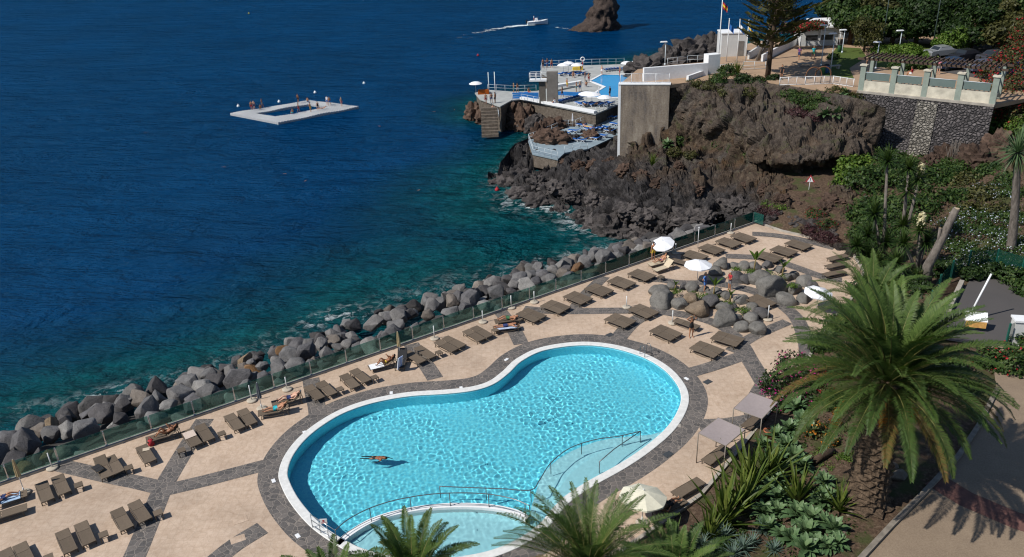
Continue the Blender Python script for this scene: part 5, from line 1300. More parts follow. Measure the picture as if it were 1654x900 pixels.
lounger_px((1142, 745), (1172, 724), 'brown sunbed in the shade of the nearer canopy frame'); lounger_px((1205, 690), (1232, 668), 'brown sunbed in the shade of the farther canopy frame')
lounger_px((1128, 778), (1095, 797), 'brown sunbed beside the cream parasol and the spiky plants'); _, LJ, RJ = lounger_px((1062, 828), (1100, 808), 'dark sunbed under the person beside the cream parasol')
for u, v, l in [(167, 863, 'low brown table right of the pair near the bottom left corner'), (255, 828, 'low brown table where the diagonal strip passes'), (126.7, 783, 'low brown table beside the beige parasol pair'), (208, 755, 'low brown table right of the folded chair'), (293, 727, 'low brown table in front of the pale towel'),
                (358, 700, 'low brown table casting a shadow by the fence strip'), (549, 628, 'low brown table right of the pair by the sunbathing men'), (605, 609, 'low brown table left of the woman in yellow'), (709, 569, 'low brown table right of the blue towel chair group'), (78, 900, 'low brown table at the bottom left picture edge'),
                (800, 533, 'low brown table left of the man in dark blue shorts'), (1068, 447, 'low brown table near the cream raised sunbed')]: side_table(u, v, l)
# ---- small loose things on the beds
def cloth_drape(name, label, cat, c, rz, L_, w, z, mat, slope=0.0):
    V = []; n = 8
    for i in range(n + 1):
        for j in range(n + 1):
            x = (i / n - .5) * L_; y = (j / n - .5) * w; V.append((x, y, .012 + .012 * noise.noise((x * 5, y * 5, z)) + abs(x) * slope - max(0, abs(y) - .33) * 1.4))
    F = [(i * (n + 1) + j, (i + 1) * (n + 1) + j, (i + 1) * (n + 1) + j + 1, i * (n + 1) + j + 1) for i in range(n) for j in range(n)]
    o = MB().add(V, F, smooth=True).build(name, mat, None, (c.x, c.y, z), rz); return tag(o, label, cat)
p = W(306, 702, .36); cloth_drape('beach_towel', 'pale pink towel spread over the head of a sunbed', 'towel', p, R(-55), .75, .66, .365, plain('pale_pink_towel', (.55, .45, .38), .9, .1, 30, .3))
p = W(236, 726, .36); cloth_drape('beach_towel', 'crumpled cream cloth left on the single sunbed', 'towel', p, R(20), .38, .30, .365, plain('cream_cloth', (.50, .42, .32), .9, .1, 30, .3))
cloth_drape('beach_towel', 'white towel under the legs of the woman in yellow', 'towel', LC + Vector((math.cos(RC_) * .45, math.sin(RC_) * .45, 0)), RC_, .95, .70, .36, cloth('white'))
cloth_drape('beach_towel', 'blue and white towel under the man in dark blue shorts', 'towel', LE, RE, 1.5, .70, .362, plain('pale_blue_towel', (.40, .48, .62), .9, .15, 12, .3))
cloth_drape('beach_towel', 'light blue towel under the sunbather at the left edge', 'towel', LH, RH, 1.3, .70, .362, plain('light_blue_towel', (.36, .50, .68), .9, .12, 12, .3))
p = W(646, 586, .7); o = MB().box((0, 0, 0), (.05, .46, .95)).build('hanging_towel', NT('striped_towel').m, None, p, R(-35)); o.rotation_euler[1] = R(12)
_t = NT('blue_striped_towel'); _v = _t.coord(); _wv = _t.n('ShaderNodeTexWave', Scale=2.2); _wv.bands_direction = 'Y'; _t.l(_v, _wv.inputs['Vector']); _t.principled(_t.mix(_t.ramp(_wv.outputs['Fac'], [(.55, 0), (.6, 1)]), (.10, .22, .55, 1), (.6, .66, .75, 1)), .9)
o.data.materials.clear(); o.data.materials.append(_t.done()); tag(o, 'blue towel with white stripes hanging on the black chair', 'towel')
bag = thing('beach_bag', 'red beach bag standing beside the sunbed of the lying woman', 'bag', W(245, 719, 0), R(20))
MB().lathe([(.13, 0), (.19, .04), (.20, .22), (.15, .36), (.10, .40)], n=12).build('body', cloth('red'), bag); MB().tube([(-.09, 0, .38), (-.05, 0, .55), (.05, 0, .55), (.09, 0, .38)], .015, 5).build('strap', cloth('red'), bag)
# folded chair lying on the bed
fc = thing('folded_chair', 'dark folded chair lying across a brown sunbed', 'chair', W(158, 758, .40), R(-40)); f_ = MB()
for y in (-.22, .22): f_.tube([(-.38, y, .05), (.0, y, .07), (.38, y, .05)], .02, 5)
for x in (-.38, .38): f_.tube([(x, -.22, .05), (x, .22, .05)], .02, 5)
f_.build('frame', M_LFRAME, fc); MB().box((-.16, 0, .08), (.36, .42, .02)).build('backrest', M_BLACKS, fc); MB().box((.2, 0, .08), (.32, .42, .02)).build('seat', M_BLACKS, fc)

# ---- parasols
M_PARW = plain('white_canvas', (.74, .75, .78), .85, .04, 8, .1); M_PARC = plain('cream_canvas', (.66, .63, .50), .85, .06, 8, .1); M_PARG = plain('grey_canvas', (.13, .14, .16), .85, .1, 8, .1); M_PARB = plain('beige_canvas', (.46, .36, .20), .85, .1, 8, .1); M_POLE = plain('white_pole', (.62, .63, .63), .45, .05, 4, 0); M_BASE = plain('stained_concrete_base', (.42, .37, .30), .9, .15, 6, .2)
def parasol_base(p, label, tube=.45):
    o = thing('parasol_stand', label, 'parasol stand', p); MB().lathe([(.30, 0), (.33, .02), (.33, .09), (.29, .12), (.06, .13)], n=20).build('foot', M_BASE, o); MB().lathe([(.035, .12), (.035, tube), (.028, tube)], n=8).build('tube', M_POLE, o); return o
def parasol(p, label, R_, h, mat, tilt=(0, 0), drop=.38, n=8, pole_z0=0.14, valance=.10):
    o = thing('parasol', label, 'parasol', p)
    MB().tube([(0, 0, pole_z0), (0, 0, h - .15)], .024, 7).build('pole', M_POLE, o)
    T = Matrix.Translation((0, 0, h - drop)) @ Matrix.Rotation(tilt[0], 4, 'X') @ Matrix.Rotation(tilt[1], 4, 'Y')
    m = MB(); V = [(0, 0, drop)]; rows = 4
    for r in range(1, rows + 1):
        for k in range(n * 4):
            th = 2 * math.pi * k / (n * 4); f = (k % 4) / 4; sag = 1 - .055 * math.sin(math.pi * f) * r / rows
            rr = R_ * r / rows * sag; V.append((rr * math.cos(th), rr * math.sin(th), drop * (1 - (r / rows) ** 1.25) - .03 * math.sin(math.pi * f) * r / rows))
    N_ = n * 4
    for k in range(N_): V.append((V[1 + (rows - 1) * N_ + k][0] * 1.005, V[1 + (rows - 1) * N_ + k][1] * 1.005, V[1 + (rows - 1) * N_ + k][2] - valance * (.75 + .25 * math.cos(2 * math.pi * (k % 4) / 4))))
    F = [(0, 1 + k, 1 + (k + 1) % N_) for k in range(N_)] + [(1 + r * N_ + k, 1 + (r + 1) * N_ + k, 1 + (r + 1) * N_ + (k + 1) % N_, 1 + r * N_ + (k + 1) % N_) for r in range(rows) for k in range(N_)]
    m.add(V, F, T); can = m.build('canopy', mat, o, smooth=False)
    rb = MB()
    for k in range(n):
        th = 2 * math.pi * k / n; rb.tube([(0, 0, drop - .03), (R_ * .5 * math.cos(th), R_ * .5 * math.sin(th), drop * .55 - .03), (R_ * .97 * math.cos(th), R_ * .97 * math.sin(th), -.02)], .008, 4, M=T)
    rb.build('ribs', M_POLE, o); MB().lathe([(.03, 0), (.035, .03), (.012, .10)], (0, 0, drop), 8, M=T).build('finial', M_POLE, o); return o
parasol(W(1126, 457), 'open white parasol shading the two people at the near stone heap', 1.12, 2.0, M_PARW, pole_z0=0)
parasol(W(1070, 419), 'white parasol with pink trim tilted towards the fence', .98, 1.85, M_PARW, (R(16), R(-12)))
parasol(W(1318, 503), 'white parasol half hidden by the palm fronds', 1.05, 1.95, M_PARW, (R(4), R(6)), pole_z0=0)
parasol(W(1037, 846), 'large cream parasol on the near side of the pool', 1.20, 2.1, M_PARC, (R(-6), R(4)))
parasol_base(W(1037, 846), 'concrete base of the large cream parasol'); parasol_base(W(1070, 419), 'concrete base of the tilted white parasol by the fence')
def closed_parasol(p, label, mat, h=2.2):
    o = thing('closed_parasol', label, 'parasol', p); MB().tube([(0, 0, .14), (0, 0, h)], .022, 7).build('pole', M_POLE, o); m = MB(); V = []; F = []; rows = [(0.03, h), (.06, h - .12), (.10, h - .5), (.13, h - .95), (.15, h - 1.15)]; n = 16
    for r, z in rows:
        for k in range(n): q = r * (1 if k % 2 else .62); V.append((q * math.cos(2 * math.pi * k / n), q * math.sin(2 * math.pi * k / n), z))
    F = [((i + 1) * n + k, (i + 1) * n + (k + 1) % n, i * n + (k + 1) % n, i * n + k) for i in range(4) for k in range(n)]; m.add(V, F); m.build('canopy', mat, o); return o
closed_parasol(W(423, 661), 'grey closed parasol behind the two sunbathing men', M_PARG, 2.0); closed_parasol(W(40, 796), 'beige closed parasol at the left edge near the fence', M_PARB, 2.3); closed_parasol(W(647, 582), 'slim beige closed parasol behind the blue towel', M_PARB, 2.3)
for u, v, l, tb in [(40, 797, 'round concrete base of the beige parasol at the left edge', .4), (85, 757, 'round concrete base with twin tubes by the fence, near the left edge', 1.1), (407, 648, 'round concrete base with a tall tube left of the grey parasol', 1.2), (423, 661, 'concrete base under the grey closed parasol', .4), (464, 630, 'round concrete base behind the man in navy shorts', 1.0),
                 (647, 582, 'concrete base of the slim beige parasol', .4), (826, 498, 'slim post on a base behind the man in camouflage shorts', 1.1), (863, 489, 'slim post on a base left of a pair of sunbeds by the fence', 1.0), (1012, 497, 'slim post on a base above the pool strip', 1.0), (1086, 523, 'post on a pale base left of the woman in the black swimsuit', 1.1), (1240, 517, 'post on a base right of the near stone heap', 1.2),
                 (1180, 377, 'slim post on a base near the far fence corner', 1.0), (1091, 410, 'slim post on a base behind the tilted parasol', 1.0), (702, 548, 'slim post on a base near the fence, midway along the deck', 1.1), (780, 521, 'slim post on a base left of the sunbathing couple', 1.0)]: parasol_base(W(u, v), l, tb)
tp = thing('tall_post', 'tall white post by the fence beyond the tilted parasol', 'post', W(1127, 401)); MB().tube([(0, 0, 0), (0, 0, 1.9)], .03, 7).build('pole', M_POLE, tp); MB().box((0, 0, 1.95), (.14, .14, .1)).build('head', M_POLE, tp)

# ---- pool railings and ladder
M_DARKST = plain('dark_steel_tube', (.16, .17, .18), .3, .06, 5, 0, .6)
def pool_rail(label, base_px, h, z, post_every, low=True, closed_ends=True, curve=True):
    ln = [Vector(W(u, v, z)) for u, v in base_px]; ln = spline(ln, 8) if curve else ln; o = thing('pool_railing', label, 'railing', (0, 0, 0))
    top = [p + Vector((0, 0, h)) for p in ln]; MB().tube(top, .028, 7).build('handrail', M_DARKST, o)
    if low: MB().tube([p + Vector((0, 0, h * .14)) for p in ln], .018, 6).build('lower_rail', M_DARKST, o)
    acc = 0; last = None; bal = MB()
    for i, p in enumerate(ln):
        if i: acc += (p - ln[i - 1]).length
        if i == 0 or i == len(ln) - 1 or acc >= post_every: acc = 0; MB().tube([p, p + Vector((0, 0, h))], .024, 6).build('post', M_DARKST, o)
    return o
pr1 = pool_rail('curved dark steel railing on the paddling pool wall', [(545, 878), (566, 860), (600, 842), (640, 829), (690, 820), (740, 817), (790, 819), (830, 827), (856, 838)], .85, .05, 2.0)
pool_rail('curved dark steel railing following the shallow shelf', [(712, 806), (760, 808), (812, 810), (858, 812), (872, 796), (890, 768), (920, 744), (960, 730), (1000, 724), (1034, 716)], .85, -.3, 2.4, False)
pool_rail('short steel handrail over the shallow steps', [(968, 766), (992, 745), (1034, 716)], .85, -.25, 9, False, curve=False)
eg = thing('gate_panel', 'short steel gate with white notice at the left end of the pool railing', 'gate', W(532, 884, .03)); a = W(545, 878, .05) - W(505, 852, .05)
g_ = MB(); q0 = W(505, 852, .05) - W(532, 884, .03); q1 = W(545, 878, .05) - W(532, 884, .03)
for f in (0, .33, .66, 1): g_.tube([q0.lerp(q1, f), q0.lerp(q1, f) + Vector((0, 0, .85))], .022, 6)
for z in (.12, .48, .85): g_.tube([q0 + Vector((0, 0, z)), q1 + Vector((0, 0, z))], .02, 6)
g_.build('frame', M_STEEL, eg); q = q0.lerp(q1, .55); sg = MB().box((q.x, q.y, .98), (.36, .03, .30), rz=0).build('notice_board', M_WHITE, eg)
MB().box((q.x, q.y - .018, 1.02), (.10, .006, .10)).box((q.x, q.y - .018, .91), (.26, .006, .02)).box((q.x, q.y - .018, .875), (.22, .006, .015)).build('notice_print', cloth('red'), sg)
ld = thing('pool_ladder', 'chrome pool ladder with arched rails at the far right of the pool', 'ladder', W(1040, 572, 0), R(-62)); l_ = MB()
for y in (-.27, .27): l_.tube([(.45, y, 0), (.45, y, .55), (.38, y, .78), (.2, y, .86), (0, y, .78), (-.08, y, .5), (-.1, y, -.1), (-.1, y, -1.2)], .024, 7)
l_.build('rails', M_DARKST, ld); s_ = MB()
for z in (-.25, -.55, -.85): s_.box((-.13, 0, z), (.09, .52, .03))
s_.build('steps', M_STEEL, ld)
# skimmer lids, drain covers
for i, (u, v, l) in enumerate([(492, 699, 'white skimmer lid on the dark paving left of the pool'), (632, 635, 'white skimmer lid on the paving by the pool waist'), (745, 627, 'white skimmer lid where the pool curves inward'), (818, 581, 'white skimmer lid on the paving above the pool waist'), (481, 866, 'white skimmer lid at the lower left of the pool'), (442, 777, 'white skimmer lid at the leftmost bend of the pool'), (1109, 612, 'white skimmer lid by the right bend of the pool'), (1097, 688, 'grey lid on the paving right of the shallow end')]):
    o = MB().box((0, 0, .012), (.34, .2, .024)).box((0, 0, .028), (.30, .16, .008)).build('skimmer_lid', M_WHITE if i < 7 else M_CONC, None, W(u, v, .006), rng.uniform(0, 3)); tag(o, l, 'lid')
M_GRATE = plain('dark_grate', (.05, .055, .06), .5, .2, 20, .2)
for u, v, l in [(1079, 734, 'dark square drain on the paving right of the shallow end'), (1143, 617, 'dark square drain on the tan deck right of the pool'), (985, 541, 'dark slot drain at the strip above the pool')]:
    g = MB(); g.box((0, 0, .008), (.55, .4, .016)); [g.box((-.2 + .1 * k, 0, .02), (.03, .34, .01)) for k in range(5)]
    tag(g.build('floor_drain', M_GRATE, None, W(u, v, .006), R(35)), l, 'drain')
for u, v, l in [(388, 840, 'square tan access cover on the deck left of the pool'), (384, 871, 'square tan access cover touching the diagonal strip')]:
    g = MB().box((0, 0, .004), (.72, .5, .008)).box((0, 0, .009), (.64, .42, .004)); tag(g.build('access_cover', M_DECK, None, W(u, v, .004), R(25)), l, 'access cover')

# ---- canopy frames
M_SHADE = plain('mauve_grey_canvas', (.30, .255, .25), .85, .06, 6, .1); M_CFRAME = plain('taupe_metal', (.20, .17, .14), .4, .06, 5, 0)
def shade(c0, c1, c2, label):
    a, b, c = W(*c0, 2.0), W(*c1, 2.0), W(*c2, 2.0); ex = (b - a); ey = (c - b); ang = math.atan2(ex.y, ex.x); Lx = ex.length; n_ = Vector((math.sin(ang), -math.cos(ang), 0)); Ly = abs(ey.dot(n_)); Ly = max(1.7, Ly)
    o = thing('shade_canopy', label, 'canopy', (a.x, a.y, 0), ang); f = MB()
    for z in (2.0,): f.tube([(0, 0, z), (Lx, 0, z), (Lx, -Ly, z), (0, -Ly, z)], .03, 6, closed=True)
    f.build('top_frame', M_CFRAME, o); lg = MB().tube([(0, 0, 0), (0, 0, 2.0)], .03, 6).mesh('leg', M_CFRAME)
    for x, y in ((0, 0), (Lx, 0), (Lx, -Ly), (0, -Ly)): link('leg', lg, o, (x, y, 0))
    V = [(Lx * i / 8, -Ly * j / 8, 2.02 - .07 * math.sin(math.pi * i / 8) * math.sin(math.pi * j / 8)) for i in range(9) for j in range(9)]
    MB().add(V, [(i * 9 + j + 1, (i + 1) * 9 + j + 1, (i + 1) * 9 + j, i * 9 + j) for i in range(8) for j in range(8)], smooth=True).build('fabric_roof', M_SHADE, o)
shade((1128, 700), (1160, 675), (1207, 690), 'square canopy frame with mauve fabric roof, the nearer of two by the garden'); shade((1185, 660), (1212, 634), (1258, 647), 'square canopy frame with mauve fabric roof, the farther of two by bougainvillea')

# ---- rock garden on the deck
def garden_stone(u, v, r, label, tone='grey'):
    """u, v is the middle of the stone as seen, r its half width in pixels"""
    rm = r / (FOC / ((W(u, v) - Vector((0, 0, CAM_H))).dot(_fw))); p = W(u, v + r * .30, 0)
    o = link('garden_boulder', rng.choice(ROUND), None, (p.x, p.y, rm * .30), rng.uniform(0, 6.28)); o.rotation_euler = (rng.uniform(-.3, .3), rng.uniform(-.3, .3), rng.uniform(0, 6))
    o.scale = (rm * 1.18, rm * 1.08, rm * 1.08); c = {'grey': (.155, .147, .135), 'dark grey': (.095, .09, .09), 'brown': (.20, .15, .105)}[tone]; j = rng.uniform(.88, 1.12); o.color = (c[0] * j, c[1] * j, c[2] * j, 1)
    return tag(o, label, 'boulder', 'rounded boulders of the rock garden')
ROUND = []
for i in range(8):
    me = rock_mesh(300 + i, 4, 7, .09, 'garden_boulder', .85); me.materials.append(M_BOUL); ROUND.append(me)
cl = lambda x, y: (1000 + x / 3.214, 340 + y / 3.214)
NEARH = [(205, 425, 48, 'upright boulder at the left tip of the near stone heap'), (228, 468, 62, 'largest boulder at the left end of the near stone heap'), (312, 490, 44, 'round boulder second from the left foot of the near heap'), (270, 395, 28, 'small boulder on the back left of the near heap'), (380, 462, 42, 'boulder behind the brown one on the near heap'), (408, 515, 60, 'large brownish boulder at the front of the near heap'), (472, 478, 48, 'dark split boulder amid the near heap'), (545, 513, 42, 'round boulder below the moss of the near heap'),
    (535, 565, 62, 'broad boulder at the front foot of the near heap'), (607, 566, 32, 'small round boulder at the near heap front foot'), (636, 606, 38, 'round boulder nearest the pool on the near heap'), (690, 565, 44, 'boulder at the near heap right front'), (717, 618, 46, 'low boulder at the right front corner of the near heap'), (630, 464, 36, 'grey boulder at the near heap right shoulder'), (690, 502, 30, 'boulder right of the moss on the near heap'), (736, 540, 42, 'tall dark boulder at the right tip of the near heap'),
    (500, 430, 36, 'boulder behind the banana shoot on the near heap'), (440, 412, 26, 'small boulder beside the person in blue'), (375, 400, 34, 'boulder at the back of the near heap'), (550, 442, 28, 'small boulder at the back right of the near heap'), (335, 398, 24, 'small dark boulder behind the left moss patch'), (655, 530, 26, 'small boulder between two moss patches'), (585, 500, 24, 'small boulder in the middle of the near heap'), (470, 440, 22, 'small boulder under the long moss strip')]
FARH = [(530, 280, 42, 'tall boulder at the left back of the far stone heap'), (500, 318, 36, 'boulder under the parasol rim on the far heap'), (612, 352, 42, 'dark boulder behind the man in red'), (655, 360, 36, 'dark cleft boulder beside the man in red'), (730, 356, 58, 'big round boulder at the far heap middle'), (785, 405, 78, 'largest low boulder at the far heap front'), (868, 460, 50, 'round boulder at the far heap right front'), (902, 408, 42, 'boulder with moss on top at the far heap right'),
    (965, 370, 42, 'boulder at the far heap right end'), (960, 458, 36, 'boulder beside the half hidden white parasol'), (902, 342, 30, 'small boulder at the far heap back right'), (868, 350, 30, 'boulder behind the small banana plant'), (700, 292, 32, 'boulder left of the tall banana plant'), (645, 292, 32, 'boulder at the far heap back'), (600, 288, 26, 'small boulder next to the tall one on the far heap'), (768, 285, 28, 'dark boulder right of the tall banana plant'), (1005, 395, 34, 'boulder next to the dark paving band at the far heap'), (830, 308, 26, 'small boulder at the far heap back edge'), (690, 330, 24, 'small boulder under the far heap moss')]
for x, y, r, l in NEARH: garden_stone(*cl(x, y), r / 3.214, l, 'brown' if 'brown' in l else 'dark grey' if 'dark' in l else 'grey')
for x, y, r, l in FARH: garden_stone(*cl(x, y), r / 3.214, l, 'dark grey' if 'dark' in l else 'grey')

# ---- people on and round the deck
def on_bed(LC_, rz, dx=0.0, z=.36): return LC_ + Vector((-math.cos(rz) * dx, -math.sin(rz) * dx, z - LC_.z))
person('hands_up', pose_standing('head'), 'woman in black swimsuit standing with raised arms before the stones', W(1116, 545), R(15), 'tan', 'fair', (('swimsuit', 'black'),), long_hair=False)
person('front', pose_standing('front'), 'man in red shirt and grey shorts standing at the stone heap', W(1178, 470), R(-75), 'tan', 'grey', (('shorts', 'grey'), ('shirt', 'red')))
person('hips', pose_standing('hips'), 'dark haired woman in blue dress standing under the white parasol', W(1138, 472), R(60), 'tan', 'dark', (('shorts', 'blue'), ('shirt', 'blue')), long_hair=True)
person('stand', pose_standing(), 'man in yellow shorts standing at the fence by the tilted parasol', W(1055, 420), R(200), 'tan', 'dark', (('shorts', 'yellow'),))
HEADX = math.pi                                                # lying figures have the head towards +x, beds towards -x
person('recline', pose_lying(.80, .22), 'woman in purple top reclining on a cream sunbed', on_bed(LF, RF, .23), RF + HEADX, 'tan', 'brown', (('briefs', 'purple'), ('bikini_top', 'purple')), long_hair=True)
person('prone', pose_prone(), 'man in dark blue shorts lying face down on a towel', on_bed(LE, RE, .02), RE + HEADX, 'tan', 'dark', (('shorts', 'navy'),))
person('lie_flat', pose_lying(.06, .16), 'man in camouflage shorts lying on his back', on_bed(LD, RD, .10), RD + HEADX, 'tan', 'grey', (('shorts', 'green'),))
person('recline_knees', pose_lying(.44, .33, True), 'woman in yellow bikini reclining with knees raised on a white towel', on_bed(LC, RC_, .22), RC_ + HEADX, 'dark', 'dark', (('briefs', 'yellow'), ('bikini_top', 'yellow')), long_hair=True)
person('recline_one', pose_lying(.44, .18), 'man in navy shorts reclining with a bent knee', on_bed(LA, RA, .22), RA + HEADX, 'pale', 'grey', (('shorts', 'navy'),))
person('recline_straight', pose_lying(.44, .05), 'man in turquoise shorts reclining with straight legs', on_bed(LB, RB, .22), RB + HEADX, 'tan', 'fair', (('shorts', 'teal'),))
person('recline_knees', pose_lying(.44, .33, True), 'tanned woman in brown bikini lying with raised knees by the red bag', on_bed(LW7, R7, .22), R7 + HEADX, 'dark', 'brown', (('briefs', 'brown'), ('bikini_top', 'brown')), long_hair=True)
person('recline_one', pose_lying(.44, .18), 'sunbather in white shirt lying on a blue towel at the left picture edge', on_bed(LH, RH, .22), RH + HEADX, 'tan', 'dark', (('shorts', 'navy'), ('shirt', 'white')))
person('lie_flat', pose_lying(.06, .16), 'person in dark clothes lying behind the large cream parasol', on_bed(LJ, RJ, .10), RJ + HEADX, 'tan', 'dark', (('shorts', 'black'), ('shirt', 'brown')))
person('swim', pose_swim(), 'swimmer in red swimsuit crossing the pool towards the right', W(606, 742, -.21), R(80), 'dark', 'dark', (('briefs', 'black'), ('bikini_top', 'red')), long_hair=True, scale=.92).rotation_euler = (0, 0, R(-12))
# ================================================================== PLANTS
def G2(u, v, lift=0.0): return G(u, v, lift)
def leaf_cloud(blobs, n, size, seed=0, flat=0.35, aspect=.55, shell=.55, gaps=.9):
    """many leaf faces spread through the blobs: (x, y, z, rx, ry, rz); returns V, F, tint"""
    r = np.random.default_rng(seed); B = np.array(blobs, float); vol = (B[:, 3] * B[:, 4] * B[:, 5]) ** .67; pick = r.choice(len(B), n, p=vol / vol.sum())
    d = r.normal(size=(n, 3)); d /= np.linalg.norm(d, axis=1, keepdims=True)
    rad = (shell + (1 - shell) * r.random(n)) ** .8 * (1 + .14 * r.normal(size=n))
    P = B[pick, :3] + d * rad[:, None] * B[pick, 3:]
    f = gaps * B[:, 3:].mean() * .55 + .15
    cl_ = np.sin(P[:, 0] / f * 2.1 + 1.3 * np.sin(P[:, 2] / f * 1.7)) * np.sin(P[:, 1] / f * 2.3 + 1.1 * np.sin(P[:, 0] / f)) * np.sin(P[:, 2] / f * 2.0 + np.sin(P[:, 1] / f * 1.4))
    keep = cl_ > -.30; P, d = P[keep], d[keep]; cl_ = cl_[keep]; n = len(P)
    nr = d * .9 + r.normal(size=(n, 3)) * .55 + np.array([0, 0, flat]); nr /= np.linalg.norm(nr, axis=1, keepdims=True)
    a = np.cross(nr, r.normal(size=(n, 3))); a /= np.linalg.norm(a, axis=1, keepdims=True) + 1e-9; b = np.cross(nr, a)
    s = size * (.6 + .8 * r.random(n))[:, None]; a *= s; b *= s * aspect
    bend = nr * s * .12
    V = np.stack([P - a, P + b - bend, P + a, P - b - bend], 1).reshape(-1, 3); F = np.arange(4 * n).reshape(n, 4)
    t = np.clip(.5 + .22 * r.normal(size=n) + .22 * cl_, 0, 1); return V, F, t
GREENS = dict(
    dark=[(0, (.006, .014, .004, 1)), (.5, (.016, .036, .008, 1)), (1, (.042, .075, .016, 1))], mid=[(0, (.010, .026, .006, 1)), (.5, (.032, .066, .014, 1)), (1, (.085, .125, .03, 1))],
    bright=[(0, (.03, .065, .008, 1)), (.5, (.075, .14, .018, 1)), (1, (.16, .22, .04, 1))], olive=[(0, (.022, .026, .008, 1)), (.5, (.058, .062, .018, 1)), (1, (.12, .11, .035, 1))],
    glauc=[(0, (.028, .055, .025, 1)), (.5, (.075, .135, .055, 1)), (1, (.16, .23, .11, 1))], maroon=[(0, (.016, .007, .008, 1)), (.5, (.045, .018, .020, 1)), (1, (.085, .035, .035, 1))], dry=[(0, (.06, .045, .03, 1)), (1, (.22, .18, .12, 1))],
    palm=[(0, (.15, .095, .03, 1)), (.2, (.075, .095, .022, 1)), (.55, (.042, .080, .018, 1)), (1, (.12, .18, .045, 1))], sword=[(0, (.030, .050, .010, 1)), (.5, (.075, .115, .018, 1)), (1, (.22, .25, .06, 1))],
    blue=[(0, (.05, .085, .065, 1)), (1, (.17, .24, .20, 1))])
MG = {k: leafy(k + '_leaves', v, .5 if k not in ('glauc', 'blue') else .45, .28 if k not in ('glauc', 'maroon') else .1) for k, v in GREENS.items()}
def petals(name, a, b): return leafy(name, [(0, a + (1,)), (1, b + (1,))], .6, .3)
MF = dict(magenta=petals('magenta_petals', (.22, .01, .09), (.55, .04, .25)), red=petals('red_petals', (.20, .006, .012), (.50, .03, .04)), white=petals('white_petals', (.55, .58, .62), (.80, .82, .85)), orange=petals('orange_bracts', (.45, .10, .01), (.70, .28, .03)), cream=petals('cream_petals', (.6, .52, .32), (.8, .74, .52)), pale=petals('pale_blue_petals', (.38, .45, .60), (.72, .76, .82)))
def mat_bark(name, a, b, sc=6):
    t = NT(name); v = t.coord((1, 1, .35)); n = t.noise(v, sc, 6, .7); t.principled(t.ramp(n, [(.3, a + (1,)), (.7, b + (1,))]), .9, t.bump(n, .9, .06), 0, .2); return t.done()
M_BARK = mat_bark('brown_bark', (.03, .02, .014), (.11, .075, .05)); M_BARKG = mat_bark('grey_bark', (.07, .06, .052), (.22, .19, .165)); M_PALMT = mat_bark('palm_trunk_fibre', (.014, .009, .006), (.15, .105, .07), 7)
def shrub(name, label, cat, blobs, n, size, mat='mid', flowers=None, fn=0, seed=None, fsize=None, group=None, stems=0, kind=None, **kw):
    seed = rng.randrange(10 ** 6) if seed is None else seed; c = np.array(blobs)[:, :3].mean(0); z0 = min(b[2] - b[5] * .8 for b in blobs); base = Vector((c[0], c[1], z0))
    V, F, t = leaf_cloud(blobs, n, size, seed, **kw); V = V - np.array(base)
    if kind == 'stuff':
        o = link(name, np_mesh(name, V, F, MG[mat], False, t), None, base); tag(o, label, cat, kind='stuff')
        if flowers:
            V, F, t = leaf_cloud(blobs, fn, fsize or size * .8, seed + 1, **{**kw, 'shell': .85}); tag(link('blossom', np_mesh('blossom', V - np.array(base), F, MF[flowers], False, t), None, base), kind='stuff')
        return o
    o = thing(name, label, cat, base, 0, group); link('foliage', np_mesh('foliage', V, F, MG[mat], False, t), o)
    if flowers:
        V, F, t = leaf_cloud(blobs, fn, fsize or size * .8, seed + 1, **{**kw, 'shell': .85}); link('flowers', np_mesh('flowers', V - np.array(base), F, MF[flowers], False, t), o)
    if stems:
        m = MB()
        for k in range(stems):
            b = blobs[k % len(blobs)]; e = Vector((b[0], b[1], b[2])) - base; m.tube([(rng.uniform(-.1, .1), rng.uniform(-.1, .1), -.2), e * .5 + Vector((rng.uniform(-.1, .1), 0, .05)), e], [.05, .04, .02], 5)
        m.build('stems', M_BARK, o)
    return o
def blob_px(lst, zfun=None):
    """(u, v, half width px, half height px, z of the ground there) -> blobs standing on the ground"""
    out = []
    for u, v, a, b, z in lst:
        p = W(u, v, z) if z is not None else G(u, v); k = FOC / ((p - Vector((0, 0, CAM_H))).dot(_fw)); out.append((p.x, p.y, p.z + .25 * b / k, a / k, a / k * .9, b / k))
    return out
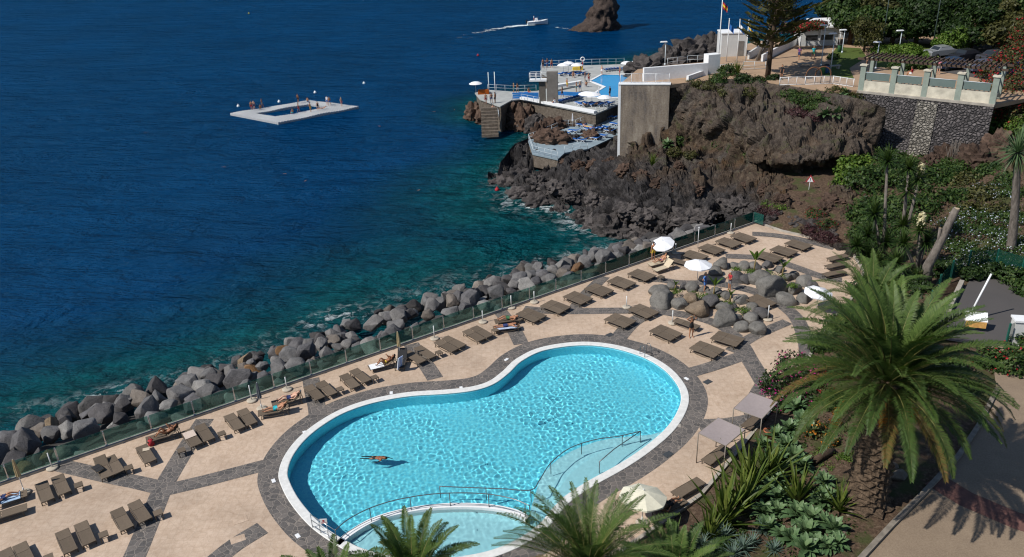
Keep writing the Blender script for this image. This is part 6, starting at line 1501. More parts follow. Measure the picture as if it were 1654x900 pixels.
# ---- palms
def frond_mesh(rachis, n, leaf, droop, r, V, F, T, tint, width=.0185, vee=.50):
    """adds a feather frond along the rachis points (numpy m x 3)"""
    m = len(rachis); t = np.linspace(.10, 1.0, n); i = t * (m - 1); i0 = np.minimum(i.astype(int), m - 2); f = (i - i0)[:, None]; C = rachis[i0] * (1 - f) + rachis[i0 + 1] * f; D = rachis[i0 + 1] - rachis[i0]; D /= np.linalg.norm(D, axis=1, keepdims=True)
    up = np.array([0, 0, 1.0]); S = np.cross(D, up); ln = np.linalg.norm(S, axis=1, keepdims=True); S = np.where(ln > .05, S / np.maximum(ln, 1e-6), np.array([1.0, 0, 0])); U = np.cross(S, D)
    L = leaf * np.clip(np.sin(np.pi * (t * .86 + .12)), .12, 1) ** .7 * (1 + .10 * r.normal(size=n))
    for s in (-1, 1):
        dr = (S * s + D * (.55 + .35 * t[:, None]) + U * (vee + .10 * r.normal(size=(n, 1)))); dr /= np.linalg.norm(dr, axis=1, keepdims=True)
        mid = C + dr * (L * .55)[:, None]; tip = C + dr * L[:, None] * .96 - up * (L * droop * (.8 + .4 * r.random(n)))[:, None]
        w = np.cross(dr, U); w /= np.linalg.norm(w, axis=1, keepdims=True) + 1e-9; w = w * (width * (.8 + .4 * r.random(n)))[:, None]
        b = sum(len(x) for x in V); V.append(np.stack([C - w * .6, C + w * .6, mid - w, mid + w, tip], 1).reshape(-1, 3)); k = np.arange(n)[:, None] * 5 + b
        F[0].append(np.hstack([k, k + 1, k + 3, k + 2])); F[1].append(np.hstack([k + 2, k + 3, k + 4])); tt = np.clip(tint + .08 * r.normal(size=n), 0, 1); T[0].append(tt); T[1].append(tt)
def rachis_curve(az, el, L, sag, m=14):
    """points of a drooping midrib from the origin"""
    p = np.zeros(3); out = [p.copy()]; e = el
    for k in range(m):
        f = k / m; p = p + np.array([math.cos(az) * math.cos(e), math.sin(az) * math.cos(e), math.sin(e)]) * L / m; out.append(p.copy()); e -= sag / m * (.45 + 1.3 * f) * (1 + .9 * math.cos(max(-1.2, min(1.2, e))) * .6)
    return np.array(out)
def palm(base, crown_z, trunk_r, nfr, L, label, seed, leaf=.55, els=(-.55, 1.35), sag=1.15, nl=64, fruit=0, boots=True, lean=(0, 0), name='palm_tree', skirt=0):
    r = np.random.default_rng(seed); o = thing(name, label, 'palm tree', base); H = crown_z - base[2]; top = Vector((lean[0], lean[1], H))
    V, F, T = [], [[], []], [[], []]; rb = MB()
    for k in range(nfr):
        q = (k + .5) / nfr; el = els[0] + (els[1] - els[0]) * q ** .85 + r.normal() * .08; az = k * 2.39996 + r.normal() * .12; Lk = L * (.86 + .18 * r.random()) * (1.0 if q < .8 else .86)
        ra = rachis_curve(az, el, Lk, sag * (.75 + .5 * r.random()) * (1.15 if q < .4 else .95)) + np.array([top.x + .18 * math.cos(az), top.y + .18 * math.sin(az), top.z + .22 * q])
        old = q < .10; frond_mesh(ra, nl, leaf, .16 + .12 * (1 - q), r, V, F, T, .06 if old and r.random() < .5 else .42 + .38 * q + .1 * r.normal())
        rb.tube([tuple(p) for p in ra[::2]], [max(.006, .036 * (1 - j / 7.5)) for j in range(len(ra[::2]))], 5, False)
    V = np.concatenate(V); F4, F3 = np.concatenate(F[0]), np.concatenate(F[1]); cr = link('crown', np_mesh('crown', V, [F4, F3], MG['palm'], False, np.concatenate(T[0] + T[1])), o)
    rb.build('frond_midribs', plain('midrib_green', (.16, .15, .045), .5, .2, 5, 0) if 'midrib_green' not in bpy.data.materials else bpy.data.materials['midrib_green'], cr)
    # trunk
    m = MB(); n = 22; rows = max(8, int(H / .085)); VV = []
    for i in range(rows + 1):
        z = H * i / rows; f = i / rows; rr = trunk_r * (1.12 - .16 * math.sin(f * math.pi) + (.25 if f < .06 else 0)) * (1.12 if f > .85 else 1)
        for k in range(n):
            th = 2 * math.pi * k / n; d = abs(math.sin(th * 4.5 + z * 6.5)) * abs(math.sin(th * 4.5 - z * 6.5)) if boots else .5 * (math.sin(z * 22) > .3)
            q = rr * (.80 + (.34 if boots else .06) * d + .03 * noise.noise((th * 3, z * 4, seed))); VV.append((q * math.cos(th) + lean[0] * f ** 1.5, q * math.sin(th) + lean[1] * f ** 1.5, z - .15 * (i == 0)))
    m.add(VV, [(i * n + k, i * n + (k + 1) % n, (i + 1) * n + (k + 1) % n, (i + 1) * n + k) for i in range(rows) for k in range(n)], smooth=False); m.lathe([(trunk_r * .9, 0), (trunk_r * .8, .25), (.05, .5)], (top.x, top.y, H), 12); m.build('trunk', M_PALMT, o)
    if skirt:
        s_ = MB()
        for k in range(skirt):
            az = k * 2.4; a = Vector((math.cos(az), math.sin(az), 0)); p0 = top + a * trunk_r * .8 - Vector((0, 0, rng.uniform(.0, .5))); s_.tube([p0, p0 + a * .28 + Vector((0, 0, -.05)), p0 + a * .42 - Vector((0, 0, rng.uniform(.25, .5)))], [.06, .05, .02], 5)
        s_.build('cut_frond_stubs', M_PALMT, o)
    for k in range(fruit):
        az = (3.3, 4.3, 5.4, .6)[k % 4]; ra = rachis_curve(az, .25, 3.2 if k == 0 else 1.9, 1.6, 8) + np.array([top.x, top.y, top.z - .15]); fm = MB().tube([tuple(p) for p in ra], .03, 5).build('fruit_stalk', plain('orange_stalk', (.42, .17, .02), .6, .1, 5, 0), o)
        B = [tuple(ra[-1] + np.array([0, 0, -.1])) + (.28, .28, .36), tuple(ra[-2]) + (.22, .22, .25)]; fv, ff, ft = leaf_cloud(B, 420, .045, k, aspect=.7, shell=.2); link('fruit_cluster', np_mesh('fruit_cluster', fv, ff, MF['orange'], False, ft), o)
    return o
def z_for(p, v):
    lo, hi = p[2], p[2] + 25
    for _ in range(40):
        mid = (lo + hi) / 2
        if PX((p[0], p[1], mid))[1] > v: lo = mid
        else: hi = mid
    return lo
b = G(1398, 814); palm(b, z_for(b, 622), .90, 104, 5.45, 'large feathery date palm with thick trunk beside the sandy path', 3, .58, (-.02, 1.42), .74, 112, fruit=3, skirt=26)
b = G(1392, 590); palm(b, z_for(b, 500), .40, 46, 4.2, 'smaller feathery palm standing behind the large date palm', 9, .52, (-.15, 1.4), .75, 60)
for u, v, z, L, nf, l, sd in [(668, 948, 2.7, 3.3, 58, 'palm crown at the bottom edge in front of the paddling pool', 21), (950, 930, 2.6, 4.6, 70, 'palm crown at the bottom edge below the cream parasol', 22), (1090, 955, 2.2, 3.2, 48, 'low palm crown at the bottom edge beside the spiky plants', 23), (545, 985, 2.2, 3.2, 30, 'palm crown just reaching the bottom edge near the pool gate', 24)]:
    p = W(u, v, z); palm(Vector((p.x, p.y, .1)), z, .32, nf, L, l, sd, .48, (-.05, 1.45), .75, 62)
# ---- rosettes of strap leaves
def rosette_geo(n, L, w, seed, els=(.1, 1.4), sag=.5, seg=6, fold=.25, jitter=.2, taper=.8, shape='strap'):
    r = np.random.default_rng(seed); V = []; F = []; T = []
    for k in range(n):
        q = (k + .5) / n; az = k * 2.39996 + r.normal() * .15; el = els[0] + (els[1] - els[0]) * q ** .9 + r.normal() * jitter * .5; Lk = L * (.75 + .35 * r.random()); ra = rachis_curve(az, el, Lk, sag * (.6 + .8 * r.random()), seg)
        side = np.array([-math.sin(az), math.cos(az), 0]); b = len(V)
        for i, p in enumerate(ra):
            f = i / seg; ww = w * ((.55 + .45 * math.sin(min(1, f * 1.6 + .15) * math.pi / 1.15)) * (1 - f ** 2.2) if shape == 'strap' else math.sin(math.pi * min(1, .12 + f * .88)) ** .7) + .002
            d = ra[min(i + 1, seg)] - ra[max(i - 1, 0)]; d /= np.linalg.norm(d); up = np.cross(side, d) * (-1 if np.cross(side, d)[2] < 0 else 1)
            V += [p - side * ww + up * ww * fold, p, p + side * ww + up * ww * fold]
        for i in range(seg):
            for j in (0, 1): F.append((b + i * 3 + j, b + i * 3 + j + 1, b + i * 3 + 4 + j, b + i * 3 + 3 + j)); T.append(min(1, max(0, .35 + .4 * q + .12 * r.normal())))
    return np.array(V), np.array(F), np.array(T)
ROS = {}
def rosette(name, label, p, key, scale=1.0, group=None, cat='plant', rz=None):
    cfg = {'sword': (28, 2.9, .165, (.80, 1.5), .10, 'sword', 'strap'), 'swordm': (26, 2.7, .16, (.68, 1.48), .16, 'sword', 'strap'), 'agave': (26, .72, .12, (-.05, 1.3), .5, 'glauc', 'leaf'), 'agave2': (22, .70, .13, (.1, 1.35), .35, 'glauc', 'leaf'), 'aloe': (40, .62, .035, (-.1, 1.4), .3, 'blue', 'strap'), 'yucca': (70, .85, .035, (-.7, 1.45), .25, 'mid', 'strap'), 'dragon': (130, 1.35, .035, (-.9, 1.5), .35, 'glauc', 'strap'), 'fan': (26, 1.6, .30, (.0, 1.3), .6, 'bright', 'leaf'), 'banana': (4, 1.15, .17, (.85, 1.4), .5, 'bright', 'leaf')}[key]
    if key not in ROS:
        V, F, T = rosette_geo(cfg[0], cfg[1], cfg[2], hash_(key), cfg[3], cfg[4], shape=cfg[6]); ROS[key] = np_mesh('foliage', V, F, MG[cfg[5]], False, T)
    o = link(name, ROS[key], None, p, rng.uniform(0, 6.28) if rz is None else rz); o.scale = (scale,) * 3; o.rotation_euler = (rng.uniform(-.12, .12), rng.uniform(-.12, .12), o.rotation_euler[2])
    return tag(o, label, cat, group) if label else o
def hash_(s): return sum(ord(c) * (i + 3) for i, c in enumerate(s))
SW = [(1212, 790, 1.12, 'tall sword leaved plant in front of the nearer canopy frame'), (1240, 775, 1.0, 'tall sword leaved plant right of the nearer canopy frame'), (1168, 848, 1.10, 'big sword leaved plant lowest beside the deck edge'), (1196, 826, 1.0, 'sword leaved plant between the two biggest ones'), (1288, 814, .78, 'medium sword leaved plant left of the date palm trunk'), (1356, 826, .62, 'small sword leaved plant at the foot of the date palm'), (1082, 898, .62, 'small sword leaved plant at the bottom edge by the deck'), (1145, 872, .72, 'low sword leaved plant spreading over the deck edge')]
for u, v, s, l in SW: rosette('sword_plant', l, G(u, v), 'sword' if rng.random() < .6 else 'swordm', s, 'sword leaved plants by the canopy frames')
AG = [(1253, 710), (1267, 727), (1290, 697), (1300, 683), (1280, 743), (1243, 797), (1253, 833), (1287, 840), (1303, 867), (1320, 820), (1277, 877), (1330, 850), (1337, 810), (1257, 811), (1290, 839), (1301, 867), (1329, 817), (1262, 872), (1345, 861), (1251, 783), (1296, 689), (1273, 728), (1318, 886), (1352, 885), (1240, 860), (1232, 835), (1310, 845), (1275, 700), (1308, 705), (1262, 750), (1240, 745), (1295, 760), (1222, 812), (1335, 890), (1300, 893), (1330, 785), (1232, 725), (1285, 665)]
AW = ['by the large terracotta pot', 'under the bougainvillea', 'below the orange fruit clusters', 'near the fallen log', 'beside the medium sword plant', 'at the deck side of the bed', 'in the middle of the planting bed', 'close to the bottom edge']
for i, (u, v) in enumerate(AG):
    row = 'upper' if v < 735 else 'middle' if v < 815 else 'lower'; sz = rng.uniform(.8, 1.25)
    n_in = sorted([a for a in AG if ('upper' if a[1] < 735 else 'middle' if a[1] < 815 else 'lower') == row]); k = n_in.index((u, v)) + 1
    rosette('agave', f'{"large" if sz > 1.02 else "small"} grey green agave rosette number {k} from the left in the {row} planting bed', G(u, v, .22), 'agave' if i % 2 else 'agave2', sz, 'agave rosettes in the planting bed')
for i, (u, v, s) in enumerate([(1170, 873, 1.1), (1200, 890, 1.0), (1230, 863, .9), (1133, 885, 1.0), (1185, 899, .9), (1150, 893, .8), (1215, 880, .8), (1250, 892, .8)]):
    rosette('aloe', ['largest blue grey spiky rosette at the bottom edge', 'blue grey spiky rosette second from the right at the bottom', 'blue grey spiky rosette highest of the group', 'blue grey spiky rosette beside the leftmost palm fronds', 'blue grey spiky rosette touching the bottom edge', 'small blue grey rosette left of the largest one', 'small blue grey rosette below the highest one', 'rightmost blue grey rosette of the group'][i], G(u, v, .1), 'aloe', s * 1.3, 'blue grey rosettes at the bottom of the bed')
# ---- near shrubs
shrub('bougainvillea', 'bougainvillea bush with magenta flowers beside the canopy frames', 'shrub', blob_px([(1252, 625, 26, 24, .3), (1280, 600, 30, 28, .5), (1310, 620, 28, 26, .7), (1262, 655, 24, 20, .4), (1300, 650, 26, 22, .7)]), 5200, .10, 'dark', 'magenta', 900, stems=4)
shrub('bougainvillea', 'small bush with red flowers right of the magenta bougainvillea', 'shrub', blob_px([(1322, 610, 16, 14, .8), (1335, 640, 14, 14, 1.0)]), 1500, .10, 'olive', 'red', 260, stems=2)
shrub('shrub', 'dense green shrub under the smaller palm', 'shrub', blob_px([(1330, 560, 26, 22, .4), (1350, 530, 24, 20, .6), (1372, 520, 24, 22, .8)]), 4200, .11, 'mid', stems=3)
shrub('shrub', 'leafy shrub with orange bracts at the palm foot', 'shrub', blob_px([(1318, 700, 20, 15, 1.0), (1340, 715, 14, 12, 1.2)]), 1500, .09, 'olive', 'orange', 260, stems=2)
shrub('shrub', 'dark shrub behind the date palm on the right', 'shrub', blob_px([(1500, 590, 30, 24, 1.9), (1540, 600, 26, 22, 2.0), (1560, 630, 24, 18, 2.0), (1470, 640, 30, 20, 1.6)]), 5200, .11, 'dark', 'red', 80, stems=3)
shrub('shrub', 'shrub with scattered red flowers at the right edge by the path', 'shrub', blob_px([(1600, 590, 30, 26, 2.0), (1632, 600, 30, 30, 2.0), (1650, 570, 26, 26, 2.0)]), 5200, .11, 'mid', 'red', 160, stems=3)
shrub('ground_shrub', 'low yellow green mat of ground plants beside the palm trunk', 'plant', blob_px([(1345, 760, 24, 6, 1.2), (1330, 735, 20, 6, 1.0), (1365, 740, 18, 6, 1.4)]), 2600, .05, 'bright', shell=.1)
shrub('shrub', 'low leafy shrub between the agaves and the deck edge', 'shrub', blob_px([(1215, 800, 22, 12, .5), (1240, 825, 22, 12, .8), (1190, 855, 18, 10, .7)]), 2600, .08, 'mid', stems=2)
shrub('shrub', 'dark low shrub at the bottom edge between palms and agaves', 'shrub', blob_px([(1110, 880, 20, 10, .5), (1130, 860, 16, 9, .4), (1165, 885, 20, 10, .8)]), 2200, .08, 'dark', stems=2)
grass = shrub('ground_cover', 'mixed low weeds covering the planting bed soil', 'ground cover', [tuple(G(u, v)) + (1.3, 1.3, .16) for u, v in [(1250, 740), (1280, 780), (1310, 750), (1260, 850), (1290, 800), (1330, 870), (1380, 700), (1440, 640), (1460, 720), (1420, 560), (1340, 640), (1300, 720), (1370, 860), (1230, 770), (1320, 790), (1350, 800), (1400, 740), (1430, 700), (1270, 880), (1310, 895), (1200, 880), (1345, 690), (1390, 660), (1480, 600), (1450, 600), (1365, 640)]], 11000, .075, 'mid', kind='stuff', shell=.0, gaps=.5)
# log, pots, stones in the bed
lg = MB().tube([(-.8, 0, .18), (-.2, .04, .2), (.8, 0, .17)], [.17, .19, .16], 10).build('fallen_log', M_BARK, None, G(1330, 742, .05), R(30)); tag(lg, 'short dark log lying in the bed left of the palm', 'log')
pt = thing('plant_pot', 'terracotta pot standing under the bougainvillea', 'pot', G(1240, 705)); MB().lathe([(.16, 0), (.24, .36), (.27, .37), (.27, .44), (.22, .44), (.20, .36)], n=16).build('body', plain('terracotta', (.36, .12, .055), .8, .15, 5, .1), pt); MB().lathe([(.001, .38), (.20, .385)], n=12, cap=False).build('earth', M_SOIL, pt)
for i, (u, v, r_) in enumerate([(1450, 770, .5), (1425, 785, .4), (1440, 755, .35), (1415, 800, .3), (1330, 765, .3), (1360, 860, .25), (1375, 830, .3)]):
    o = link('bed_stone', rng.choice(ROUND), None, G(u, v, .05), rng.uniform(0, 6)); o.scale = (r_, r_ * .8, r_ * .7); o.color = (.20, .16, .12, 1); tag(o, ['largest brown stone right of the palm trunk', 'brown stone close to the palm trunk base', 'brown stone above the largest one by the palm', 'small brown stone below the palm trunk right side', 'brown stone beside the fallen log', 'small stone in the lower bed near the path kerb', 'stone between palm base and lower bed'][i], 'stone')
# ---- rock garden planting
def moss(px, l):
    B = [];
    for x, y, a, b, z in px:
        u, v = cl(x, y); p = W(u, v, z); k = FOC / ((p - Vector((0, 0, CAM_H))).dot(_fw)); B.append((p.x, p.y, p.z, a / 3.214 / k, a / 3.214 / k * .9, .14))
    shrub('moss_mat', l, 'plant', B, 500 * len(B), .05, 'bright', shell=.1, gaps=.4)
moss([(295, 420, 46, 20, .55)], 'round green mat on top of the left end of the near heap'); moss([(385, 432, 40, 16, .6), (440, 442, 40, 14, .6), (495, 452, 40, 14, .6)], 'long green strip along the middle of the near heap'); moss([(640, 515, 46, 26, .6), (560, 478, 38, 18, .6)], 'green mat on the right part of the near heap')
moss([(825, 345, 60, 26, .7), (770, 320, 40, 18, .7)], 'green mat around the small banana plant on the far heap'); moss([(685, 315, 40, 18, .7), (610, 305, 34, 14, .7)], 'green mat around the tall banana plant on the far heap'); moss([(900, 388, 40, 18, .8)], 'small green mat on the right boulder of the far heap')
def banana(x, y, h, s, l):
    u, v = cl(x, y); p = W(u, v, .3); o = thing('banana_plant', l, 'plant', p); MB().tube([(0, 0, -.3), (.03, 0, h * .5), (.05, 0, h)], [.08, .06, .04], 7).build('stem', plain('banana_stem', (.20, .15, .06), .7, .2, 6, .1) if 'banana_stem' not in bpy.data.materials else bpy.data.materials['banana_stem'], o)
    V, F, T = rosette_geo(3, 1.25 * s, .17 * s, int(x), (1.0, 1.35), .35, shape='leaf'); link('leaves', np_mesh('leaves', V + np.array([.05, 0, h * .9]), F, MG['bright'], False, T), o)
banana(700, 315, 1.1, 1.0, 'tall banana plant on the far stone heap'); banana(845, 345, .9, .8, 'small banana plant on the far stone heap'); banana(490, 440, .9, .75, 'banana shoot on the near stone heap'); banana(575, 470, .5, .5, 'smallest banana shoot on the near stone heap'); banana(290, 405, .3, .45, 'tiny banana shoot at the left end of the near heap')
# ---- slope behind the deck: yuccas, vines, ground cover
def yucca(u, v, heads, label, flower=None):
    b = G(u, v); o = thing('yucca_tree', label, 'tree', b); m = MB(); V0, F0, T0 = rosette_geo(100, 1.30, .062, int(u), (-.7, 1.45), .25); Vs, Fs, Ts = [], [], []; nv = 0
    for hu, hv in heads:
        top = None; hz = z_for(b, hv); q = W(hu, hv, hz); e = Vector((q.x, q.y + rng.uniform(-.4, .4), hz)) - b; m.tube([(rng.uniform(-.15, .15), rng.uniform(-.15, .15), -.2), e * .45 + Vector((0, 0, .12)), e], [.17, .13, .09], 7)
        a = rng.uniform(0, 6.28); s = rng.uniform(.85, 1.2); c_, s_ = math.cos(a), math.sin(a); Rm = np.array([[c_, -s_, 0], [s_, c_, 0], [0, 0, 1]]); Vs.append(V0 @ Rm.T * s + np.array(e)); Fs.append(F0 + nv); Ts.append(np.clip(T0 + rng.uniform(-.15, .15), 0, 1)); nv += len(V0)
    m.build('trunks', M_BARKG, o); link('crown', np_mesh('crown', np.concatenate(Vs), np.concatenate(Fs), MG['mid'], False, np.concatenate(Ts)), o)
    if flower:
        hz = z_for(b, flower[1]); q = W(flower[0], flower[1], hz) - b; fv, ff, ft = leaf_cloud([(q.x, q.y, q.z, .28, .28, .6)], 420, .09, 3); link('flower_spike', np_mesh('flower_spike', fv, ff, MF['cream'], False, ft), o)
sc = lambda x, y: (1200 + x / 3, 160 + y / 3)
yucca(1425, 432, [sc(700, 300), sc(690, 690), sc(600, 660), sc(640, 560)], 'many headed yucca tree nearest the sunbeds at the garden edge'); yucca(1452, 425, [sc(805, 335), sc(800, 450), sc(850, 385), sc(770, 610)], 'tall yucca tree in the middle of the slope with one flower spike', sc(860, 345)); yucca(1480, 440, [sc(860, 640), sc(780, 700), sc(905, 700)], 'yucca tree with a cream flower spike beside the pruned trunk', sc(864, 585)); yucca(1405, 450, [sc(560, 720), sc(610, 770), sc(640, 800)], 'low yucca tree next to the three garden edge sunbeds'); yucca(1465, 465, [sc(740, 790), sc(830, 860), sc(700, 870)], 'low yucca tree behind the smaller palm')
# pruned trunk
b = G(1497, 462); o = thing('pruned_tree', 'thick bare pruned tree trunk with cut stubs on the slope', 'tree', b); pts = []
for u, v in [(1497, 462), (1498, 430), (1515, 400), (1535, 360), (1546, 338)]: z = z_for(b, v); q = W(u, v, z); pts.append(Vector((q.x, b.y + (q.y - b.y) * .2, z)) - b)
m = MB().tube(pts, [.36, .34, .30, .27, .24], 10); m.tube([pts[2], pts[2] + Vector((-.1, 0, 1.5))], [.14, .10], 7); m.tube([pts[1], pts[1] + Vector((.5, 0, .9)), pts[1] + Vector((.6, .1, 2.0))], [.2, .15, .12], 7); m.tube([pts[3], pts[3] + Vector((.35, 0, .5))], [.2, .17], 7); m.build('trunk', M_BARKG, o)
c_ = MB(); 
for p, r_ in ((pts[-1], .22), (pts[2] + Vector((-.1, 0, 1.5)), .09), (pts[3] + Vector((.35, 0, .5)), .16)): c_.lathe([(.001, .02), (r_, .015)], tuple(p), 10, cap=False)
c_.build('cut_ends', plain('pale_cut_wood', (.42, .33, .22), .8, .1, 6, 0), o)
shrub('climbing_shrub', 'broad leafy climbing shrub covering the slope below the stone wall', 'shrub', blob_px([(1400, 300, 40, 26, 2.2), (1440, 290, 40, 28, 2.2), (1480, 300, 44, 26, 2.4), (1520, 290, 30, 22, 2.6), (1420, 345, 44, 26, 1.8), (1470, 350, 50, 28, 2.1), (1430, 385, 34, 22, 1.4), (1390, 350, 26, 24, 1.4), (1510, 330, 36, 22, 2.6)]), 15000, .17, 'mid', stems=6)
shrub('shrub', 'yellow green bushy plant left on the slope near the cave', 'shrub', blob_px([(1372, 280, 24, 24, 2.2), (1360, 300, 18, 18, 2.0), (1395, 270, 18, 16, 2.6)]), 2600, .18, 'bright', stems=2)
shrub('shrub', 'green thicket directly below the cobbled stone wall', 'shrub', blob_px([(1410, 258, 22, 16, 2.2), (1445, 262, 24, 16, 2.0), (1490, 268, 24, 14, 2.2), (1530, 300, 26, 18, 2.6), (1550, 325, 30, 18, 2.7)]), 6500, .15, 'mid', stems=4)
shrub('shrub', 'mixed olive thicket between pruned trunk and dragon tree', 'shrub', blob_px([(1560, 300, 26, 18, 3.0), (1590, 320, 28, 18, 3.3), (1570, 345, 26, 16, 2.9), (1610, 345, 24, 16, 3.3)]), 5200, .14, 'olive', stems=3)
shrub('shrub', 'loose green scrub between the dry branches and the dragon tree', 'shrub', blob_px([(1550, 275, 22, 14, 3.0), (1580, 290, 24, 14, 3.4), (1610, 280, 22, 14, 3.8), (1530, 270, 16, 12, 2.6)]), 4200, .13, 'mid', stems=3)
shrub('shrub', 'bushy green plants beside the three garden edge sunbeds', 'shrub', blob_px([(1395, 400, 22, 18, .8), (1412, 420, 24, 18, 1.0), (1385, 380, 18, 14, .8), (1400, 370, 22, 18, 1.2)]), 4200, .13, 'mid', stems=3)
shrub('shrub', 'dense foliage between the two feathery palms', 'shrub', blob_px([(1440, 540, 34, 24, 1.4), (1480, 540, 30, 22, 1.7), (1400, 560, 30, 22, 1.0), (1360, 600, 30, 22, .9), (1345, 655, 24, 18, 1.0), (1500, 545, 24, 18, 1.9)]), 8500, .12, 'mid', stems=5)
shrub('shrub', 'dark shrub at the foot of the yucca trees', 'shrub', blob_px([(1440, 450, 40, 20, 1.2), (1480, 470, 30, 18, 1.5), (1400, 470, 26, 18, .9), (1520, 440, 20, 18, 1.9)]), 6500, .13, 'dark', stems=3)
cov = [(1560, 400, 40, 14), (1600, 370, 44, 14), (1640, 350, 40, 16), (1540, 430, 26, 12), (1620, 420, 44, 12), (1650, 395, 40, 14), (1580, 345, 36, 14), (1545, 365, 30, 12), (1640, 310, 36, 16), (1600, 310, 30, 14), (1580, 425, 30, 10), (1654, 435, 30, 10)]
shrub('flowering_ground_cover', 'broad slope of green ground cover dotted with pale blue flowers', 'ground cover', [tuple(G(u, v, .15)) + (a / 17., a / 17., .35) for u, v, a, b in cov], 26000, .10, 'mid', 'pale', 3200, kind='stuff', shell=.05, gaps=.4, fsize=.06)
for l, px, mt, fl in [('green bush on the right slope beside the dragon tree', [(1600, 285, 26, 20, 3.6), (1625, 300, 24, 18, 3.8)], 'mid', None), ('dark bush above the dark asphalt yard', [(1570, 445, 18, 12, 2.2), (1600, 440, 18, 12, 2.3)], 'dark', None), ('bush at the right edge of the asphalt yard', [(1640, 450, 26, 14, 2.3), (1660, 470, 22, 16, 2.2)], 'mid', None)]: shrub('bush', l, 'shrub', blob_px(px), 3200, .13, mt, fl, 100 if fl else 0, stems=2)
# dragon tree
b = G(1632, 405); o = thing('dragon_tree', 'tall single trunk with a round spiky crown at the right edge', 'tree', b); hz = z_for(b, 245); q = W(1641, 245, hz); e = Vector((q.x, b.y, hz)) - b
rr = [.34 - .12 * i / 18 + .015 * (i % 2) for i in range(19)]; m = MB().tube([Vector((e.x * (i / 18) ** 1.3, 0, e.z * i / 18 - .2 * (i == 0))) for i in range(19)], rr, 12); m.build('trunk', M_BARKG, o)
V, F, T = rosette_geo(170, 2.1, .045, 5, (-1.0, 1.5), .35); link('crown', np_mesh('crown', V + np.array(e), F, MG['glauc'], False, T), o)
V, F, T = rosette_geo(70, 1.3, .04, 6, (-1.5, -.8), .3); link('dead_leaf_skirt', np_mesh('dead_leaf_skirt', V + np.array(e) - np.array([0, 0, .1]), F, MG['olive'], False, T), o)
# right edge bougainvillea tree and hanging dry twigs
shrub('bougainvillea', 'large crimson bougainvillea hanging over the right end of the stone wall', 'shrub', [tuple(W(u, v, z)) + (a / 16., a / 16., b / 14.) for u, v, z, a, b in [(1610, 120, 8.5, 34, 30), (1640, 100, 9.5, 36, 34), (1630, 160, 7.0, 36, 34), (1655, 150, 7.6, 34, 40), (1600, 180, 6.4, 24, 22), (1640, 195, 5.8, 30, 24), (1600, 150, 7.5, 24, 26), (1660, 60, 11, 30, 34)]], 14000, .15, 'olive', 'red', 3000, stems=5)
shrub('bush', 'yellow green bush at the upper right edge below the crimson bougainvillea', 'shrub', [tuple(W(u, v, z)) + (a / 16., a / 16., b / 14.) for u, v, z, a, b in [(1640, 205, 5.4, 26, 16), (1600, 205, 5.2, 20, 14), (1570, 200, 5.0, 16, 12)]], 4000, .12, 'bright', stems=2)
tw = MB(); b = W(1548, 235, 4.4)
for k in range(60): a = Vector((rng.gauss(0, .5), rng.gauss(0, .3), rng.uniform(-.3, .6))); tw.tube([a, a + Vector((rng.gauss(.1, .3), -.35, -1.0)), a + Vector((rng.gauss(.1, .5), -.6, -rng.uniform(1.8, 3.4)))], [.03, .02, .008], 4, False)
tag(tw.build('dry_branches', M_BARKG, None, b), 'grey dry branches hanging beside the stone wall', 'dead plant')
# rocks below the right end of the stone wall
for i, (u, v, s, l) in enumerate([(1530, 262, (1.6, 1.2, 1.3), 'grey brown rock outcrop below the hanging dry branches'), (1575, 268, (2.2, 1.6, 1.5), 'rock outcrop right of the dry branches'), (1610, 250, (1.8, 1.5, 1.8), 'rock outcrop at the right end under the bougainvillea'), (1500, 270, (1.0, .9, .9), 'small outcrop at the foot of the pale wall band')]):
    p = G(u, v); crag(p + Vector((0, 0, .4)), s, l, M_LAVAB)
# ---- cliff top and cliff plants
def cbush(l, lst, n, size, mt='mid', fl=None, fn=0, name='bush', **kw): shrub(name, l, 'shrub', [tuple(W(u, v, z)) + (a / 14., a / 14., b / 13.) for u, v, z, a, b in lst], n, size, mt, fl, fn, stems=2, **kw)
cbush('rounded green bush at the cliff top left of the pine', [(1175, 118, 8.2, 18, 14), (1160, 130, 8.0, 16, 10)], 2600, .14)
cbush('low green bushes along the cliff top under the pine', [(1200, 128, 8, 16, 9), (1225, 132, 7.8, 18, 9), (1250, 128, 8, 12, 9)], 3000, .13, 'dark')
cbush('dry olive scrub hanging below the cliff top bushes', [(1140, 138, 7.7, 20, 7), (1175, 148, 7.2, 22, 8), (1210, 150, 7.2, 20, 8), (1120, 134, 7.9, 14, 6)], 3600, .11, 'olive')
cbush('wide green ground ivy on the ledge below the railing', [(1295, 158, 7.1, 24, 9), (1330, 156, 7.4, 24, 9), (1275, 152, 7.3, 16, 8), (1318, 172, 6.6, 22, 8)], 5200, .12, 'mid')
cbush('bright scrub beside the agave clump on the ledge', [(1350, 150, 7.7, 18, 10), (1375, 160, 7.3, 16, 10)], 2400, .13, 'olive')
cbush('green scrub patch on the rubble left of the cliff', [(1165, 238, 1.6, 16, 10), (1190, 244, 1.7, 16, 9), (1215, 250, 2.0, 14, 8)], 2800, .13, 'mid'); cbush('green weed tuft growing in a crack of the cliff face', [(1131, 210, 3.0, 8, 16)], 700, .14, 'bright'); cbush('small scrub on the scree above the lava shore', [(1090, 246, 1.3, 14, 7), (1115, 250, 1.3, 12, 6)], 1200, .12, 'olive')
